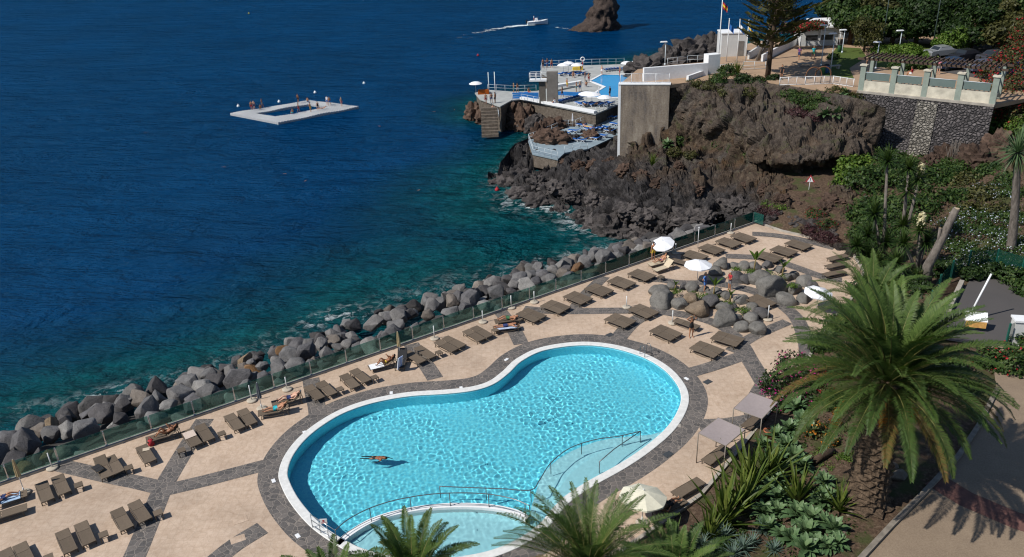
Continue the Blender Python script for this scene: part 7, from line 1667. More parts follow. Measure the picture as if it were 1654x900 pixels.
cbush('scrub at the foot of the tall concrete wall', [(1100, 228, 1.6, 14, 8)], 900, .12, 'mid'); cbush('red flowering succulents above the maroon hedge', [(1318, 345, 1.3, 14, 6), (1335, 360, 1.1, 14, 5)], 1600, .07, 'mid', 'red', 260); cbush('green weeds inside the small planter by the fence end', [(1245, 330, .9, 14, 4), (1262, 334, 1.0, 10, 4)], 900, .08, 'bright')
cbush('low maroon hedge along the far deck edge', [(1318, 378, .5, 12, 8), (1335, 384, .5, 12, 8), (1304, 372, .5, 10, 8), (1350, 390, .5, 8, 7)], 4200, .07, 'maroon', name='hedge'); cbush('maroon hedge under the small planter by the fence end', [(1236, 340, .5, 12, 7), (1254, 346, .5, 12, 7), (1270, 348, .5, 8, 6)], 3000, .07, 'maroon', name='hedge'); cbush('maroon patch of succulents on the ledge under the ivy', [(1290, 182, 6.0, 22, 7), (1315, 190, 5.9, 16, 7)], 3200, .10, 'maroon', name='hedge')
for i, (u, v, z, s) in enumerate([(1340, 178, 6.4, 1.9), (1356, 170, 6.8, 2.0), (1370, 182, 6.2, 1.8), (1350, 192, 5.9, 1.8), (1378, 172, 6.6, 1.6), (1332, 190, 6.0, 1.4), (1362, 158, 7.2, 1.6)]):
    rosette('agave', 'large agave rosette of the ledge clump, ' + ['leftmost of the upper ones', 'topmost in the middle', 'right of the middle', 'lowest in the middle', 'rightmost', 'lowest at the left', 'highest at the railing'][i], W(u, v, z) + Vector((0, 0, .3)), 'agave', s, 'agave clump on the cliff ledge')
rosette('agave', 'single yellow green agave on the lava shore path', W(1053, 268, .9), 'sword', .55); rosette('agave', 'pale agave beside the scrub below the concrete wall', W(1078, 236, 1.3), 'agave', 1.5); rosette('agave', 'spiky agave among the cliff top bushes', W(1192, 120, 8.1), 'sword', .6)
# ---- Norfolk pine
def norfolk():
    b = W(1240, 124, 8); o = thing('norfolk_pine', 'tall tiered pine with dark trunk at the cliff top', 'tree', b); H = 17.0; tr = MB().tube([(0, 0, -.3), (.05, 0, 3), (.3, 0, 7), (.45, 0, H)], [.34, .28, .22, .06], 9); br = MB(); r = np.random.default_rng(4); V, F, T = [], [[], []], [[], []]
    for tier in range(15):
        z = 3.4 + tier * .86; L = (5.2 - .22 * abs(tier - 6)) * (1 if tier < 12 else .8); x0 = .3 * z / 7
        for k in range(5 + tier % 2):
            az = k * 2 * math.pi / (5 + tier % 2) + tier * .7 + r.normal() * .15; Lk = L * (.7 + .4 * r.random()); ra = rachis_curve(az, .05 + .1 * r.normal(), Lk, -.45, 8) + np.array([x0, 0, z]); br.tube([tuple(p) for p in ra[::2]], [.06, .05, .035, .025, .012], 5, False)
            for s in (-1, 1):
                for q in (.35, .5, .65, .8, .92, 1.0):
                    i = int(q * 8); c = ra[i]; a2 = az + s * .9 * (1 if q < .99 else .3); tw_ = rachis_curve(a2, .25, Lk * .34 * (1.15 - q * .4), -.5, 4) + c; frond_mesh(tw_, 16, .34, -.05, r, V, F, T, .35 + .35 * r.random(), .045, .3)
    tr.build('trunk', M_BARK, o); c = link('crown', np_mesh('crown', np.concatenate(V), [np.concatenate(F[0]), np.concatenate(F[1])], MG['olive'], False, np.concatenate(T[0] + T[1])), o); br.build('branches', M_BARK, c)
norfolk()
o = thing('leaning_tree', 'pale leaning bare trunks crossing behind the pine', 'tree', W(1222, 98, 8)); MB().tube([(0, 0, -.2), (1.0, 0, 3), (2.2, .2, 6.4)], [.2, .17, .12], 8).tube([(.2, 0, 0), (1.6, .2, 2.5), (3.4, .2, 5.2)], [.16, .13, .08], 7).build('trunk', M_BARKG, o)
V, F, T = leaf_cloud([(2.4, .2, 7.0, 1.8, 1.6, 1.0), (3.6, .2, 5.8, 1.5, 1.3, .8)], 1800, .2, 8); link('crown', np_mesh('crown', V, F, MG['olive'], False, T), o)
cbush('red bougainvillea spilling over the kiosk roof', [(1295, 42, 11.2, 22, 9), (1320, 40, 11.2, 20, 8), (1275, 45, 11, 16, 9)], 2600, .18, 'olive', 'red', 900, name='bougainvillea')
cbush('spiky palm bush beside the bins on the promenade', [(1346, 95, 8, 12, 9)], 900, .2, 'dark'); cbush('round clipped green hedge on the lawn behind the pergola', [(1430, 84, 8.2, 28, 12), (1465, 82, 8.2, 28, 12), (1490, 92, 8.2, 20, 10)], 6500, .16, 'bright', name='hedge'); cbush('climbing greenery between the first pillars of the pergola', [(1455, 108, 8.3, 20, 12), (1480, 106, 8.3, 18, 12), (1525, 108, 8.3, 14, 10)], 4200, .15, 'mid', name='hedge')
# ---- park trees
def tree(u, v, h, cr, label, mt='dark', n=9000, trunk=.28, seed=0, leaf=.22, mat=None):
    b = W(u, v, 8); o = thing('tree', label, 'tree', b); r = random.Random(seed); B = []; tr = MB().tube([(0, 0, -.2), (.1, .1, h * .3), (.0, .1, h * .55)], [trunk * 1.2, trunk, trunk * .7], 9)
    for k in range(15):
        a = k * 2.4 + r.uniform(-.3, .3); q = r.uniform(.25, .95); p = (math.cos(a) * cr * q * .8, math.sin(a) * cr * q * .8, h * (.16 + .74 * (1 - q * .75) * r.uniform(.25, 1.05))); s = cr * r.uniform(.30, .48); B.append(p + (s, s, s * .72)); tr.tube([(0, .1, h * .42), (p[0] * .5, p[1] * .5, (h * .45 + p[2]) / 2), p], [trunk * .5, trunk * .3, .04], 6)
    tr.build('trunk', M_BARK, o); V, F, T = leaf_cloud(B, n, leaf, seed, gaps=.7); link('crown', np_mesh('crown', V, F, MG[mt], False, T), o)
TREES = [(1372, 72, 9.5, 4.2, 'broad green tree left in the park beside the kiosk', 'mid'), (1408, 70, 9.0, 4.0, 'yellowish green tree over the lawn', 'olive'), (1452, 52, 11, 5.0, 'tall dark tree behind the short lamp post', 'dark'), (1500, 50, 11, 5.2, 'dense dark tree behind the parked cars', 'dark'), (1545, 45, 12, 5.4, 'tallest dark tree at the top of the car park', 'dark'), (1590, 60, 10, 4.6, 'dark tree above the blue mural wall', 'dark'), (1570, 30, 12, 5.5, 'dark tree far behind the parked cars', 'dark'), (1640, 40, 11, 5.0, 'greyish olive tree in the top right corner', 'olive'), (1420, 30, 11, 5.0, 'dark tree at the back of the park lawn', 'dark'), (1480, 20, 12, 5.5, 'dark tree at the top middle of the park', 'dark'), (1665, 80, 9, 4.6, 'green tree at the right edge behind the bougainvillea', 'mid'), (1535, 85, 4.2, 2.4, 'small rounded bright green tree by the parked cars', 'bright'),
    (1395, 84, 6.0, 3.0, 'low olive tree in front of the lawn', 'olive'), (1440, 74, 7.5, 3.6, 'mid green tree directly behind the clipped hedge', 'mid'), (1478, 74, 7.5, 3.8, 'dark tree right behind the clipped hedge', 'dark'), (1522, 72, 8.0, 4.0, 'dark tree over the silver parked car', 'dark'), (1566, 80, 8.0, 4.0, 'dark tree over the black parked car', 'dark'), (1618, 84, 8.0, 3.8, 'olive tree beside the mural wall', 'olive'), (1355, 55, 9.0, 4.0, 'dark tree behind the kiosk at the sea side', 'dark'), (1600, 30, 12, 5.5, 'dark tree behind the mural wall', 'dark')]
for i, (u, v, h, cr, l, mt) in enumerate(TREES): tree(u, v, h, cr, l, mt, 13000 if cr > 3 else 3500, .28 if cr > 3 else .14, 60 + i, .24 if cr > 3 else .16)
# ================================================================== SMALL THINGS FAR OFF
ORD = ['first', 'second', 'third', 'fourth', 'fifth', 'sixth', 'seventh', 'eighth', 'ninth', 'tenth', 'eleventh', 'twelfth', 'thirteenth', 'fourteenth']
_cp = np.array(CLIFF_PTS); _q = _cp - np.array([0, 0, CAM_H]); _k = FOC / (_q @ np.array(_fw)); _cu, _cv = 827 + (_q @ np.array(_rt)) * _k, 450 - (_q @ np.array(_up)) * _k
def C(u, v): return Vector(_cp[np.argmin((_cu - u) ** 2 + (_cv - v) ** 2)])
ROWS = [('along the waterline of the lava shore', M_LAVA, [(815, 300), (840, 312), (872, 328), (905, 343), (935, 352), (962, 360), (985, 368), (1008, 376), (1030, 382), (1052, 384)], (1.2, 2.1)),
        ('halfway up the lava shore', M_LAVA, [(838, 285), (868, 295), (895, 303), (925, 312), (955, 322), (985, 330), (1015, 336), (1045, 345), (1080, 352), (1110, 352), (1140, 345)], (.9, 1.7)),
        ('along the upper rim of the lava shore', M_LAVAB, [(915, 262), (935, 268), (960, 266), (985, 262), (1010, 272), (1035, 282), (1062, 296), (1095, 300), (1125, 305)], (.7, 1.25)),
        ('on the brown scree below the cliff', M_LAVAB, [(1010, 232), (1035, 238), (1060, 252), (1100, 270), (1140, 275), (1170, 285), (1205, 300), (1235, 305), (1265, 318), (1300, 318), (1335, 335)], (.5, 1.0)),
        ('on the rocks behind the far deck corner', M_LAVA, [(1160, 325), (1190, 330), (1222, 338), (1255, 352), (1285, 360), (1320, 362), (1350, 378)], (.8, 1.4)),
        ('on the bare earth between cave and yuccas', M_LAVAB, [(1275, 305), (1300, 300), (1325, 310), (1345, 325), (1365, 338), (1330, 345), (1290, 335), (1375, 362), (1355, 300), (1382, 320)], (.45, 1.1))]
for where, mt, lst, (s0, s1) in ROWS:
    for i, (u, v) in enumerate(lst): s = rng.uniform(s0, s1); crag(C(u, v) + Vector((0, 0, -.25 * s)), (s * rng.uniform(.9, 1.3), s, s * rng.uniform(.65, .95)), f'{ORD[i]} lava rock from the left {where}', mt, group='lava rocks of the shore')
for u, v, z, s, l, mt in [(890, 228, ZL, (2.6, 2.0, 1.7), 'big brown lava lump rising through the lower blue terrace', M_LAVAB), (955, 222, ZL, (1.5, 1.1, 1.0), 'small brown lava lump near the loungers of the lower terrace', M_LAVAB), (872, 220, ZL, (1.2, 1.1, 2.0), 'upright lava lump at the seaward rail of the lower terrace', M_LAVAB), (893, 206, ZL, (2.2, 1.6, 1.3), 'lava lump behind the lower blue terrace', M_LAVAB),
                          (772, 188, -4.6, (2.0, 2.2, 2.4), 'rock under the tip of the left jetty', M_LAVAB), (822, 200, -4.6, (2.6, 2.2, 3.0), 'large rock below the left jetty steps', M_LAVAB), (845, 204, -4.6, (2.6, 2.0, 3.2), 'rock against the sea wall left of the tower', M_LAVAB), (868, 208, -4.6, (2.4, 1.8, 2.2), 'rock at the sea wall foot below the tower', M_LAVA), (905, 214, -4.4, (2.2, 1.6, 1.6), 'dark rock in the gap below the sea wall', M_LAVA), (935, 214, -3.8, (1.8, 1.2, 1.4), 'rock at the sea wall foot near the parasol pole', M_LAVAB),
                          (1045, 118, 5.2, (3.2, 2.2, 2.2), 'dark lava outcrop behind the far white parasols', M_LAVA), (1085, 100, 6.2, (3.6, 2.4, 2.0), 'dark lava outcrop left of the flagpoles', M_LAVA), (1125, 92, 6.6, (4.0, 2.4, 2.6), 'dark lava outcrop behind the promenade railing', M_LAVA), (1150, 86, 7.0, (2.6, 2.0, 2.8), 'dark lava outcrop beside the pale block building', M_LAVA)]: crag(W(u, v, z), s, l, mt)
crag(W(784, 196, -4.7), (1.7, 1.6, 1.5), 'low rock at the foot of the dark jetty steps', M_LAVAB); crag(W(858, 198, -4.4), (1.6, 1.2, 3.0), 'rock leaning on the sea wall left of the tower foot', M_LAVAB)
# jetty steps
st = thing('jetty_steps', 'dark stone steps going down to the sea at the left jetty', 'steps', W(790, 174, ZT)); m = MB()
for k in range(9): m.box((.35 * 0, -.38 * k, -.25 - .42 * k), (2.6, .42, .46))
m.build('step_treads', M_SEAWALL, st)
rail_fence('hand rail of the dark jetty steps', [(800, 172), (806, 190)], ZT - 1.2, .9, 1.2)
# parasols far away: simple canopy, pole
def far_parasol(u, v, z, label, r_=1.05, h=2.1, group='white parasols of the far bathing complex'):
    p = W(u, v, z); p = W(u, v, z); o = thing('parasol', label, 'parasol', p - Vector((0, 0, 0)), 0, group); MB().tube([(0, 0, 0), (0, 0, h)], .03, 5).build('pole', M_POLE, o); MB().lathe([(r_, h - .38), (r_ * .6, h - .14), (.03, h)], n=14, cap=False, smooth=False).lathe([(.03, h - .02), (r_ * .99, h - .40)], n=14, cap=False).build('canopy', M_PARW, o)
FP = [(769, 152, ZT, 'white parasol alone on the left jetty tip'), (918, 118, ZT, 'white parasol in the middle of the group left of the lap pool'), (910, 121, ZT, 'white parasol left in the group left of the lap pool'), (932, 121, ZT, 'white parasol right in the group left of the lap pool'), (1012, 118, ZT, 'white parasol first from the left behind the lap pool'), (1019, 120, ZT, 'white parasol second from the left behind the lap pool'), (1027, 117, ZT, 'white parasol third from the left behind the lap pool'), (1034, 121, ZT, 'white parasol fourth from the left behind the lap pool'), (1054, 118, ZT + 1, 'white parasol farthest right behind the lap pool'), (948, 170, ZT, 'large white parasol right of the diving tower'), (956, 171, ZT, 'white parasol just behind the large one by the tower'), (976, 176, ZT, 'white parasol nearest the tall concrete wall')]
for u, v, z, l in FP: far_parasol(u, v, z, l, 1.35 if 'large' in l else 1.1)
closed_parasol(W(925, 207, ZL), 'closed pale parasol on the lower blue terrace', M_PARW, 2.2); closed_parasol(W(967, 163, ZT), 'closed white parasol at the near end of the lap pool', M_PARW, 2.2)
# blue loungers
M_BLUEF = plain('blue_mesh_fabric', (.012, .10, .36), .7, .12, 5, .1)
fl = thing('blue_lounger', None, 'sun lounger'); T_ = Matrix.Translation((-.3, 0, .34)) @ Matrix.Rotation(.5, 4, 'Y')
MB().box((.35, 0, .34), (1.25, .62, .05)).box((-.36, 0, 0), (.74, .62, .05), T_).build('sling', M_BLUEF, fl)
m = MB()
for s in (-1, 1): m.tube([(-.5, s * .3, .30), (1.0, s * .3, .32)], .03, 5).tube([(-.55, s * .3, 0), (-.25, s * .3, .3), (.1, s * .3, 0)], .03, 4).tube([(.45, s * .3, 0), (.65, s * .3, .3), (.95, s * .3, 0)], .03, 4)
m.build('frame', M_WHITE, fl)
BL = []
BL += [(906 + 4.2 * k, 166.5 - 1.1 * k, ZT, 1.2, f'{ORD[k]} blue lounger from the left in the row beside the tower') for k in range(8)]
BL += [(936 + 6.2 * k, 171 + (.8 if k % 2 else -1.6), ZT, 2.2, f'{ORD[k]} blue lounger from the left around the large white parasol') for k in range(9)]
BL += [(980 + 4.5 * k, 115.5 - .4 * k, ZT, .6, f'{ORD[k]} blue lounger from the left beyond the lap pool') for k in range(6)]
BL += [(905 + 7 * k, 122.5 - 1.5 * (k % 2), ZT, 2.0, f'{ORD[k]} blue lounger from the left under the group of parasols') for k in range(6)]
BL += [(928, 214, ZL, 2.6, 'blue lounger alone beside the big lava lump'), (952, 212, ZL, 2.2, 'blue lounger left in the row of the lower terrace'), (961, 211, ZL, 2.2, 'blue lounger second in the row of the lower terrace'), (970, 210, ZL, 2.2, 'blue lounger third in the row of the lower terrace'), (980, 209, ZL, 2.2, 'blue lounger right in the row of the lower terrace'), (929, 228, ZL, 2.6, 'blue lounger nearest the sea side rail of the lower terrace'), (979, 193, ZL, 2.4, 'blue lounger at the back of the lower terrace, left one'), (991, 192, ZL, 2.4, 'blue lounger at the back of the lower terrace, right one'), (994, 203, ZL, 2.4, 'blue lounger beside the white wall end'), (846, 154, ZT, 1, 'blue lounger on the left jetty behind the blue wall'), (940, 229, ZL, 2.5, 'blue lounger second from the sea side rail of the lower terrace'), (962, 226, ZL, 2.4, 'blue lounger between small lava lump and wall'), (975, 222, ZL, 2.4, 'blue lounger by the rocks at the right of the lower terrace'), (986, 214, ZL, 2.4, 'blue lounger just left of the white wall end'), (915, 218, ZL, 2.6, 'blue lounger behind the big lava lump'), (940, 205, ZL, 2.3, 'blue lounger left of the closed parasol row')]
for i, (u, v, z, rz, l) in enumerate(BL):
    o = fl if i == 0 else copy_tree(fl); p = W(u, v, z); o.location = p; o.rotation_euler = (0, 0, rz + rng.uniform(-.12, .12)); o['category'] = 'sun lounger'; tag(o, l, 'sun lounger', 'blue loungers of the far bathing complex')
# far people
PA = {'stand': pose_standing(), 'walk': pose_standing('down', .5), 'hips': pose_standing('hips'), 'sit': pose_sitting(), 'lie': pose_lying(.4, .1)}
def fp(u, v, z, label, pose='stand', c='navy', skin='tan', shirt=None, group='people at the far bathing complex'):
    if z is ZT and not in_poly(*W2(u, v, z), TERR): z = ZT
    person({'lie': 'lie'}.get(pose, pose), PA[pose], label, W(u, v, z) + Vector((0, 0, .28 if pose in ('sit', 'lie') else 0)), rng.uniform(0, 6.28), skin, rng.choice(['dark', 'brown', 'fair']), (('shorts', c),) + ((('shirt', shirt),) if shirt else ()), group, face=False, long_hair=rng.random() < .3)
FPL = [(785, 168, ZT, 'person in red shorts leftmost on the jetty', 'stand', 'red', 'tan'), (794, 167, ZT, 'person in navy shorts in the middle of the jetty', 'walk', 'navy', 'dark'), (800, 166.5, ZT, 'person in black shorts right on the jetty', 'stand', 'black', 'dark'), (797, 186, -2.2, 'person on the jetty steps near the water', 'hips', 'yellow', 'pale'), (830, 151, ZT, 'person in teal shorts behind the blue wall, left one', 'stand', 'teal', 'tan'), (836, 151, ZT, 'person in white shorts behind the blue wall, right one', 'walk', 'white', 'dark'), (854, 152, ZT, 'person sitting beside the diving tower', 'sit', 'red', 'tan'),
    (877, 110, ZT, 'person by the far rail, first from the left', 'stand', 'black', 'tan'), (884, 109.5, ZT, 'person by the far rail, second from the left', 'hips', 'blue', 'dark'), (891, 110, ZT, 'person by the far rail, third from the left', 'walk', 'red', 'tan'), (908, 157, ZT, 'person walking beside the blue wall right of the tower', 'walk', 'black', 'dark'), (945, 131.5, ZT, 'person left of the lap pool corner, left one', 'stand', 'navy', 'dark'), (951, 133.5, ZT, 'person left of the lap pool corner, right one', 'hips', 'red', 'tan'), (931, 149, ZT, 'person on the pale step, left one', 'stand', 'teal', 'tan'), (937, 148, ZT, 'person on the pale step, right one', 'walk', 'blue', 'pale'), (926, 125, ZT, 'person sitting under the group of parasols', 'sit', 'black', 'tan'),
    (985, 157, ZT, 'person in black at the near end of the lap pool', 'stand', 'black', 'dark', 'black'), (947, 141, ZT, 'person sitting on the edge of the lap pool', 'sit', 'navy', 'tan'), (972, 121, ZT, 'person standing at the far lap pool corner', 'stand', 'white', 'pale'), (1001, 123, ZT, 'person at the far side of the lap pool', 'hips', 'red', 'tan'), (916, 143, ZT, 'person standing by the channel', 'stand', 'yellow', 'tan'), (945, 173, ZT, 'person lying under the large white parasol', 'lie', 'red', 'tan'), (963, 172, ZT, 'person lying right of the large white parasol', 'lie', 'navy', 'pale'), (896, 170, ZT, 'person in white shirt sitting right of the tower', 'sit', 'navy', 'tan', 'white'),
    (1010, 122, ZT, 'person sitting under the first parasol behind the lap pool', 'sit', 'red', 'tan'), (1018, 123, ZT, 'person sitting under the second parasol behind the lap pool', 'sit', 'blue', 'dark'), (1030, 123, ZT, 'person standing under the third parasol behind the lap pool', 'stand', 'pink', 'tan'), (938, 117, ZT, 'person beside the yellow float', 'stand', 'navy', 'tan'), (948, 209, ZL, 'person lying on a cream towel on the lower terrace', 'lie', 'yellow', 'pale')]
for a in FPL: fp(*a)
for a in [(1262, 128, 8, 'person in dark clothes leaning on the cliff top railing', 'stand', 'black', 'tan', 'black'), (1290, 97, 8, 'person in purple walking on the promenade', 'walk', 'navy', 'tan', 'purple'), (1313, 96, 8, 'person in teal on the promenade', 'walk', 'green', 'tan', 'teal'), (1472, 124, 8.4, 'person sitting on the parapet behind the second glass panel', 'sit', 'white', 'tan', 'red'), (1515, 120, 8, 'person in pink standing behind the third sage pillar', 'stand', 'grey', 'pale', 'pink'), (1398, 118, 8, 'person in brown standing behind the first sage pillar', 'stand', 'navy', 'tan', 'brown')]: fp(*a, group='people on the promenade')
# troughs, floats, lifebuoy, flower box
def far_box(name, label, cat, u, v, z, d, mat, rz=0.0):
    o = MB().box((0, 0, d[2] / 2), d, taper=.94).box((0, 0, d[2] + .03), (d[0] * .86, d[1] * .8, .06)).build(name, mat, None, W(u, v, z), rz); return tag(o, label, cat)
far_box('flower_trough', 'orange flower trough on the left jetty', 'trough', 781, 152, ZT, (1.9, .6, .7), MF['orange']); far_box('rescue_float', 'yellow rescue float lying near the far rail', 'float', 933, 113, ZT, (1.9, .8, .5), cloth('yellow'))
lb = thing('lifebuoy_stand', 'red post carrying a white lifebuoy at the far rail', 'lifebuoy', W(941, 111, ZT)); MB().tube([(0, 0, 0), (0, 0, 1.7)], .08, 6).build('post', cloth('red'), lb); MB().tube([(.36 * math.cos(a), -.1, 1.75 + .36 * math.sin(a)) for a in [i * .3927 for i in range(16)]], .09, 6, closed=True).build('ring', M_WHITE, lb)
for u, v, h, l in [(790, 150, 3.4, 'left one of two thin white masts on the jetty'), (800, 151.5, 3.6, 'right one of two thin white masts on the jetty')]: o = thing('mast', l, 'mast', W(u, v, ZT)); MB().tube([(0, 0, 0), (0, 0, h)], .06, 6).build('pole', M_WHITE, o); MB().lathe([(.14, 0), (.14, .15), (.07, .2)], n=8).build('base', M_WHITE, o)
# promenade things
for u, v, l, c in [(1328, 120, 'dark green litter bin by the rusty hoops', 'green'), (1334, 118, 'blue litter bin by the rusty hoops', 'blue'), (1356, 84, 'green litter bin at the lawn edge', 'green')]:
    o = thing('litter_bin', l, 'bin', W(u, v, 8)); MB().lathe([(.28, 0), (.33, .85), (.35, .9)], n=12).build('body', cloth(c), o); MB().lathe([(.36, .9), (.30, 1.02), (.05, 1.08)], n=12).build('lid', cloth('black'), o)
for u, v, l, rz in [(1300, 108, 'pale stone bench in the middle of the promenade', R(-6)), (1345, 112, 'pale stone bench near the bins', R(12))]:
    o = thing('bench', l, 'bench', W(u, v, 8), rz); MB().box((0, 0, .42), (1.9, .5, .1)).build('seat', M_CONC, o)
    for x in (-.7, .7): MB().box((x, 0, .18), (.2, .42, .37)).build('leg', M_CONC, o)
# parked cars
def car(u, v, rz, col, label):
    o = thing('parked_car', label, 'car', W(u, v, 8.02), rz, 'cars parked under the park trees'); P_ = [(-2.1, .35), (-2.1, .78), (-1.95, .92), (-1.2, .98), (-.75, 1.40), (.55, 1.43), (1.15, 1.0), (1.95, .85), (2.1, .6), (2.1, .35)]; m = MB(); n = len(P_)
    V = []
    for y, k in ((-.84, 1), (-.70, 0), (.70, 0), (.84, 1)):
        for x, z in P_: V.append((x * (1 if k else 1.0), y if z < 1.0 or not k else y * .86, z if not k else min(z, .99) if False else z))
    V = [(x, -.86 if z < 1.05 else -.68, z) for x, z in P_] + [(x, .86 if z < 1.05 else .68, z) for x, z in P_]
    m.add(V, [tuple(range(n)), tuple(range(2 * n - 1, n - 1, -1))] + [(i, n + i, n + (i + 1) % n, (i + 1) % n) for i in range(n)]); b_ = plain('car_paint', col, .25, .02, 2, 0, .2); m.build('body', b_, o); gl = plain('car_glass', (.02, .025, .03), .08, 0, 2, 0) if 'car_glass' not in bpy.data.materials else bpy.data.materials['car_glass']
    for s in (-1, 1): MB().add([(-1.0, s * .80, 1.03), (-.68, s * .712, 1.35), (.48, s * .712, 1.37), (.98, s * .80, 1.03)], [(0, 1, 2, 3) if s > 0 else (3, 2, 1, 0)]).build('side_window', gl, o)
    MB().add([(-1.17, -.70, 1.02), (-1.17, .70, 1.02), (-.80, .62, 1.37), (-.80, -.62, 1.37)], [(3, 2, 1, 0)]).build('rear_window', gl, o); MB().add([(1.14, -.70, 1.04), (1.14, .70, 1.04), (.62, .62, 1.40), (.62, -.62, 1.40)], [(0, 1, 2, 3)]).build('windscreen', gl, o)
    for x in (-1.3, 1.3):
        for s in (-1, 1):
            w = MB().lathe([(.10, -.1), (.31, -.1), (.32, 0), (.31, .1), (.10, .1)], n=14).build('wheel', cloth('black'), o, (x, s * .80, .32)); w.rotation_euler = (R(90), 0, 0)
for u, v, rz, c, l in [(1538, 112, .15, (.03, .05, .10), 'dark blue parked car behind the third sage pillar'), (1590, 116, .1, (.10, .11, .16), 'grey violet parked car behind the fourth sage pillar'), (1640, 122, .2, (.02, .08, .30), 'bright blue parked car beside the crimson bougainvillea'), (1560, 98, .3, (.02, .02, .025), 'black parked car under the dark trees'), (1520, 92, .2, (.25, .26, .27), 'silver parked car under the dark trees'), (1606, 100, .2, (.05, .05, .06), 'dark grey parked car under the dark trees')]: car(u, v, rz, c, l)
mw = thing('mural_wall', 'blue and white patchy painted wall between the dark trees', 'wall', W(1604, 66, 8), R(-25)); t = NT('blue_patch_paint'); v_ = t.coord(); t.principled(t.mix(t.ramp(t.voro(v_, 1.6, 'F1', 'Distance'), [(.25, 1.0), (.45, 0.0)]), t.mix(t.noise(v_, 1.2, 4), (.04, .09, .22, 1), (.22, .28, .38, 1)), (.5, .52, .55, 1)), .8)
MB().box((1.5, 0, 1.6), (3.0, .25, 3.2)).build('painted_face', t.done(), mw); MB().box((1.5, 0, 3.27), (3.2, .45, .14)).build('coping', M_CONC, mw)
far_box('store_hut', 'small grey store wall behind the lawn trees', 'hut', 1390, 68, 8, (3.0, 1.6, 2.0), M_PALEB, R(-10))
# sea: bathers and buoys
SWM = [(455, 283, 'swimmer nearest the boulders in the open sea'), (357, 272, 'swimmer in the middle of the open sea'), (490, 296, 'swimmer right of the nearest swimmer in the open sea'), (672, 311, 'swimmer off the cove'), (240, 216, 'swimmer left of the raft'), (697, 182, 'swimmer off the left jetty'), (735, 178, 'swimmer nearest the left jetty'), (610, 205, 'swimmer right of the raft')]
for u, v, l in SWM: person('swim', pose_swim(), l, W(u, v, -5.20), rng.uniform(0, 6.28), rng.choice(['tan', 'dark']), 'dark', (('shorts', 'black'),), 'swimmers in the open sea', face=False)
for i, (u, v, c) in enumerate([(402, 22, 'yellow'), (451, 165, 'white'), (509, 150, 'white'), (385, 172, 'white'), (588, 135, 'white'), (772, 90, 'red'), (834, 210, 'white'), (803, 307, 'red')]):
    o = MB().lathe([(.02, -.3), (.26, -.12), (.30, .08), (.18, .28), (.05, .36)], n=10).lathe([(.05, .36), (.05, .5)], n=6).build('buoy', cloth(c), None, W(u, v, -4.95)); tag(o, ['yellow buoy far out near the top of the picture', 'white buoy behind the left part of the raft', 'white buoy behind the raft far edge', 'white buoy left of the raft', 'white buoy far right behind the raft', 'red buoy far off the bathing complex', 'white buoy between jetty and lower terrace', 'red buoy at the tip of the lava shore'][i], 'buoy')
# ---- slope and yard
ws = thing('warning_sign', 'triangular red bordered warning sign on a post below the cave', 'sign', C(1306, 316), R(-15)); ws.scale = (.85, .85, .85); MB().tube([(0, 0, -.2), (.08, 0, 2.1)], .03, 6).build('post', M_POLE, ws)
tri = lambda s, y: [(.08 + s * .52, y, 1.75 - s * .1), (.08, y, 1.95 + s * .55), (.08 - s * .52, y, 1.75 - s * .1)]
def plate(s, y0, y1, mat, nm, par): A, B = tri(s, y0), tri(s, y1); return MB().add(A + B, [(2, 1, 0), (3, 4, 5), (0, 1, 4, 3), (1, 2, 5, 4), (2, 0, 3, 5)]).build(nm, mat, par)
pl_ = plate(1.0, -.03, 0, cloth('red'), 'panel', ws); plate(.66, -.036, -.03, M_WHITE, 'white_field', pl_); MB().box((.08, -.04, 2.02), (.07, .008, .22)).box((.08, -.04, 1.84), (.07, .008, .06)).build('symbol', cloth('black'), pl_)
bp = W(1562, 518, 2.05); o = thing('white_post', 'slanting plain white pole beside the notice board at the yard', 'pole', bp); MB().tube([(0, 0, 0), (.5, .1, 1.6), (1.05, .2, 3.3)], [.07, .065, .06], 8).build('pole', M_WHITE, o); MB().box((0, 0, .06), (.3, .3, .12)).build('foot', M_CONC, o)
nb = thing('notice_board', 'white notice board with an orange lower panel at the yard edge', 'sign', W(1573, 532, 2.05), R(-20)); MB().add([(-.65, -.25, .75), (.65, -.25, .75), (.65, .30, 1.15), (-.65, .30, 1.15), (-.65, -.25, .70), (.65, -.25, .70), (.65, .30, 1.10), (-.65, .30, 1.10)], [(0, 1, 2, 3), (7, 6, 5, 4), (0, 4, 5, 1), (1, 5, 6, 2), (2, 6, 7, 3), (3, 7, 4, 0)]).build('top_panel', M_WHITE, nb); MB().box((0, -.26, .48), (1.2, .04, .42)).build('front_panel', plain('orange_print', (.6, .33, .10), .6, .3, 6, 0), nb)
for x in (-.5, .5): MB().box((x, 0, .4), (.07, .07, .8)).build('leg', cloth('green'), nb)
gp = thing('gate_pillar', 'pale grey gate pillar at the right edge of the yard', 'pillar', W(1641, 560, 2.05), R(-12)); MB().box((0, 0, .95), (.95, .7, 1.9)).build('shaft', M_PALEB, gp); MB().box((0, 0, 1.96), (1.1, .85, .12)).build('cap', M_WHITE, gp)
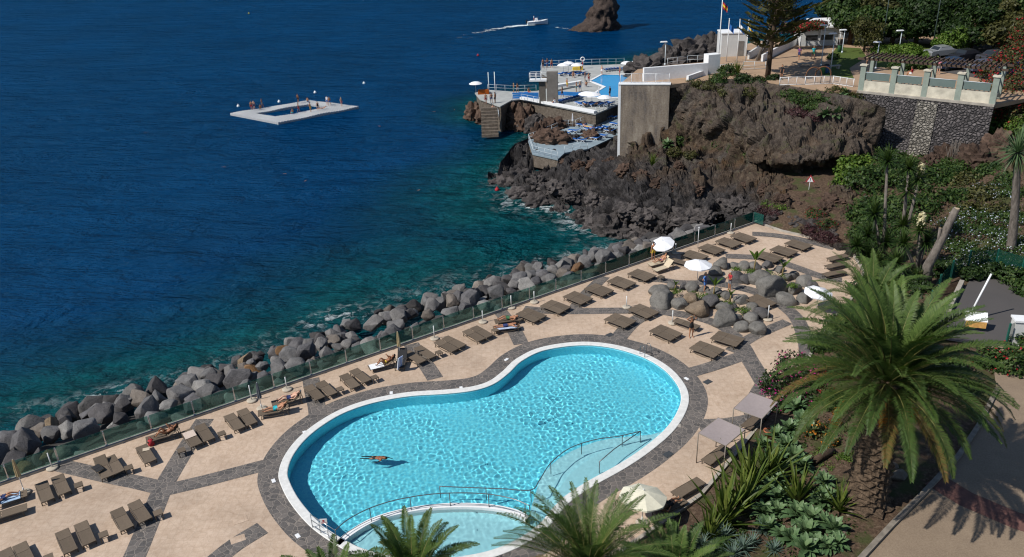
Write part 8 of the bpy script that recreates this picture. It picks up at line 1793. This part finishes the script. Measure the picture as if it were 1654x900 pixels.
M_NET = NT('green_mesh_net'); _tr = M_NET.n('ShaderNodeBsdfTransparent'); _df = M_NET.n('ShaderNodeBsdfDiffuse'); _df.inputs[0].default_value = (.01, .06, .045, 1); _mx = M_NET.n('ShaderNodeMixShader'); _mx.inputs[0].default_value = .38; M_NET.l(_tr.outputs[0], _mx.inputs[1]); M_NET.l(_df.outputs[0], _mx.inputs[2]); M_NET.l(_mx.outputs[0], M_NET.out.inputs[0]); M_NET = M_NET.done()
M_GREENP = plain('green_post_paint', (.012, .10, .075), .5, .1, 4, 0)
def net_fence(label, px, z, h=1.8):
    pts = [W(u, v, z) for u, v in px]; o = thing('mesh_fence', label, 'fence', pts[0])
    for i, p in enumerate(pts):
        MB().box((0, 0, h / 2), (.10, .10, h)).build('post', M_GREENP, o, p - pts[0])
        if i: a, b = pts[i - 1] - pts[0], p - pts[0]; d = (b - a); MB().box((0, 0, h * .52), (d.length - .12, .02, h * .9)).build('net', M_NET, o, (a + b) / 2, math.atan2(d.y, d.x))
net_fence('dark green mesh fence along the back and left side of the yard', [(1500, 505), (1514, 478), (1534, 455), (1562, 438), (1606, 436), (1648, 448)], 2.0, 1.7)
net_fence('dark green mesh gate by the pale pillar', [(1622, 566), (1632, 562)], 2.05, 1.9)
wbox('yard_wall', 'low pale block wall at the near left corner of the yard', 'wall', (1536, 505), (1556, 462), 2.0, .45, .3, M_CONC)
# kerb along the garden side of the deck
gk = [Vector(p).to_3d() for p in DECK_EDGE[:13]]
m = MB(); a, b = offset([(p.x, p.y) for p in gk], .10, False), offset([(p.x, p.y) for p in gk], -.10, False); k = len(gk)
m.add([(p[0], p[1], -.1) for p in a] + [(p[0], p[1], -.1) for p in b] + [(p[0], p[1], .16) for p in a] + [(p[0], p[1], .16) for p in b], [f for i in range(k - 1) for f in ((2 * k + i, 2 * k + i + 1, 3 * k + i + 1, 3 * k + i), (i, i + 1, 2 * k + i + 1, 2 * k + i), (k + i + 1, k + i, 3 * k + i, 3 * k + i + 1))]); tag(m.build('deck_kerb', M_CONC), kind='structure')
print('labels used twice:', {l: n for l, n in LABELS.items() if len(n) > 1})
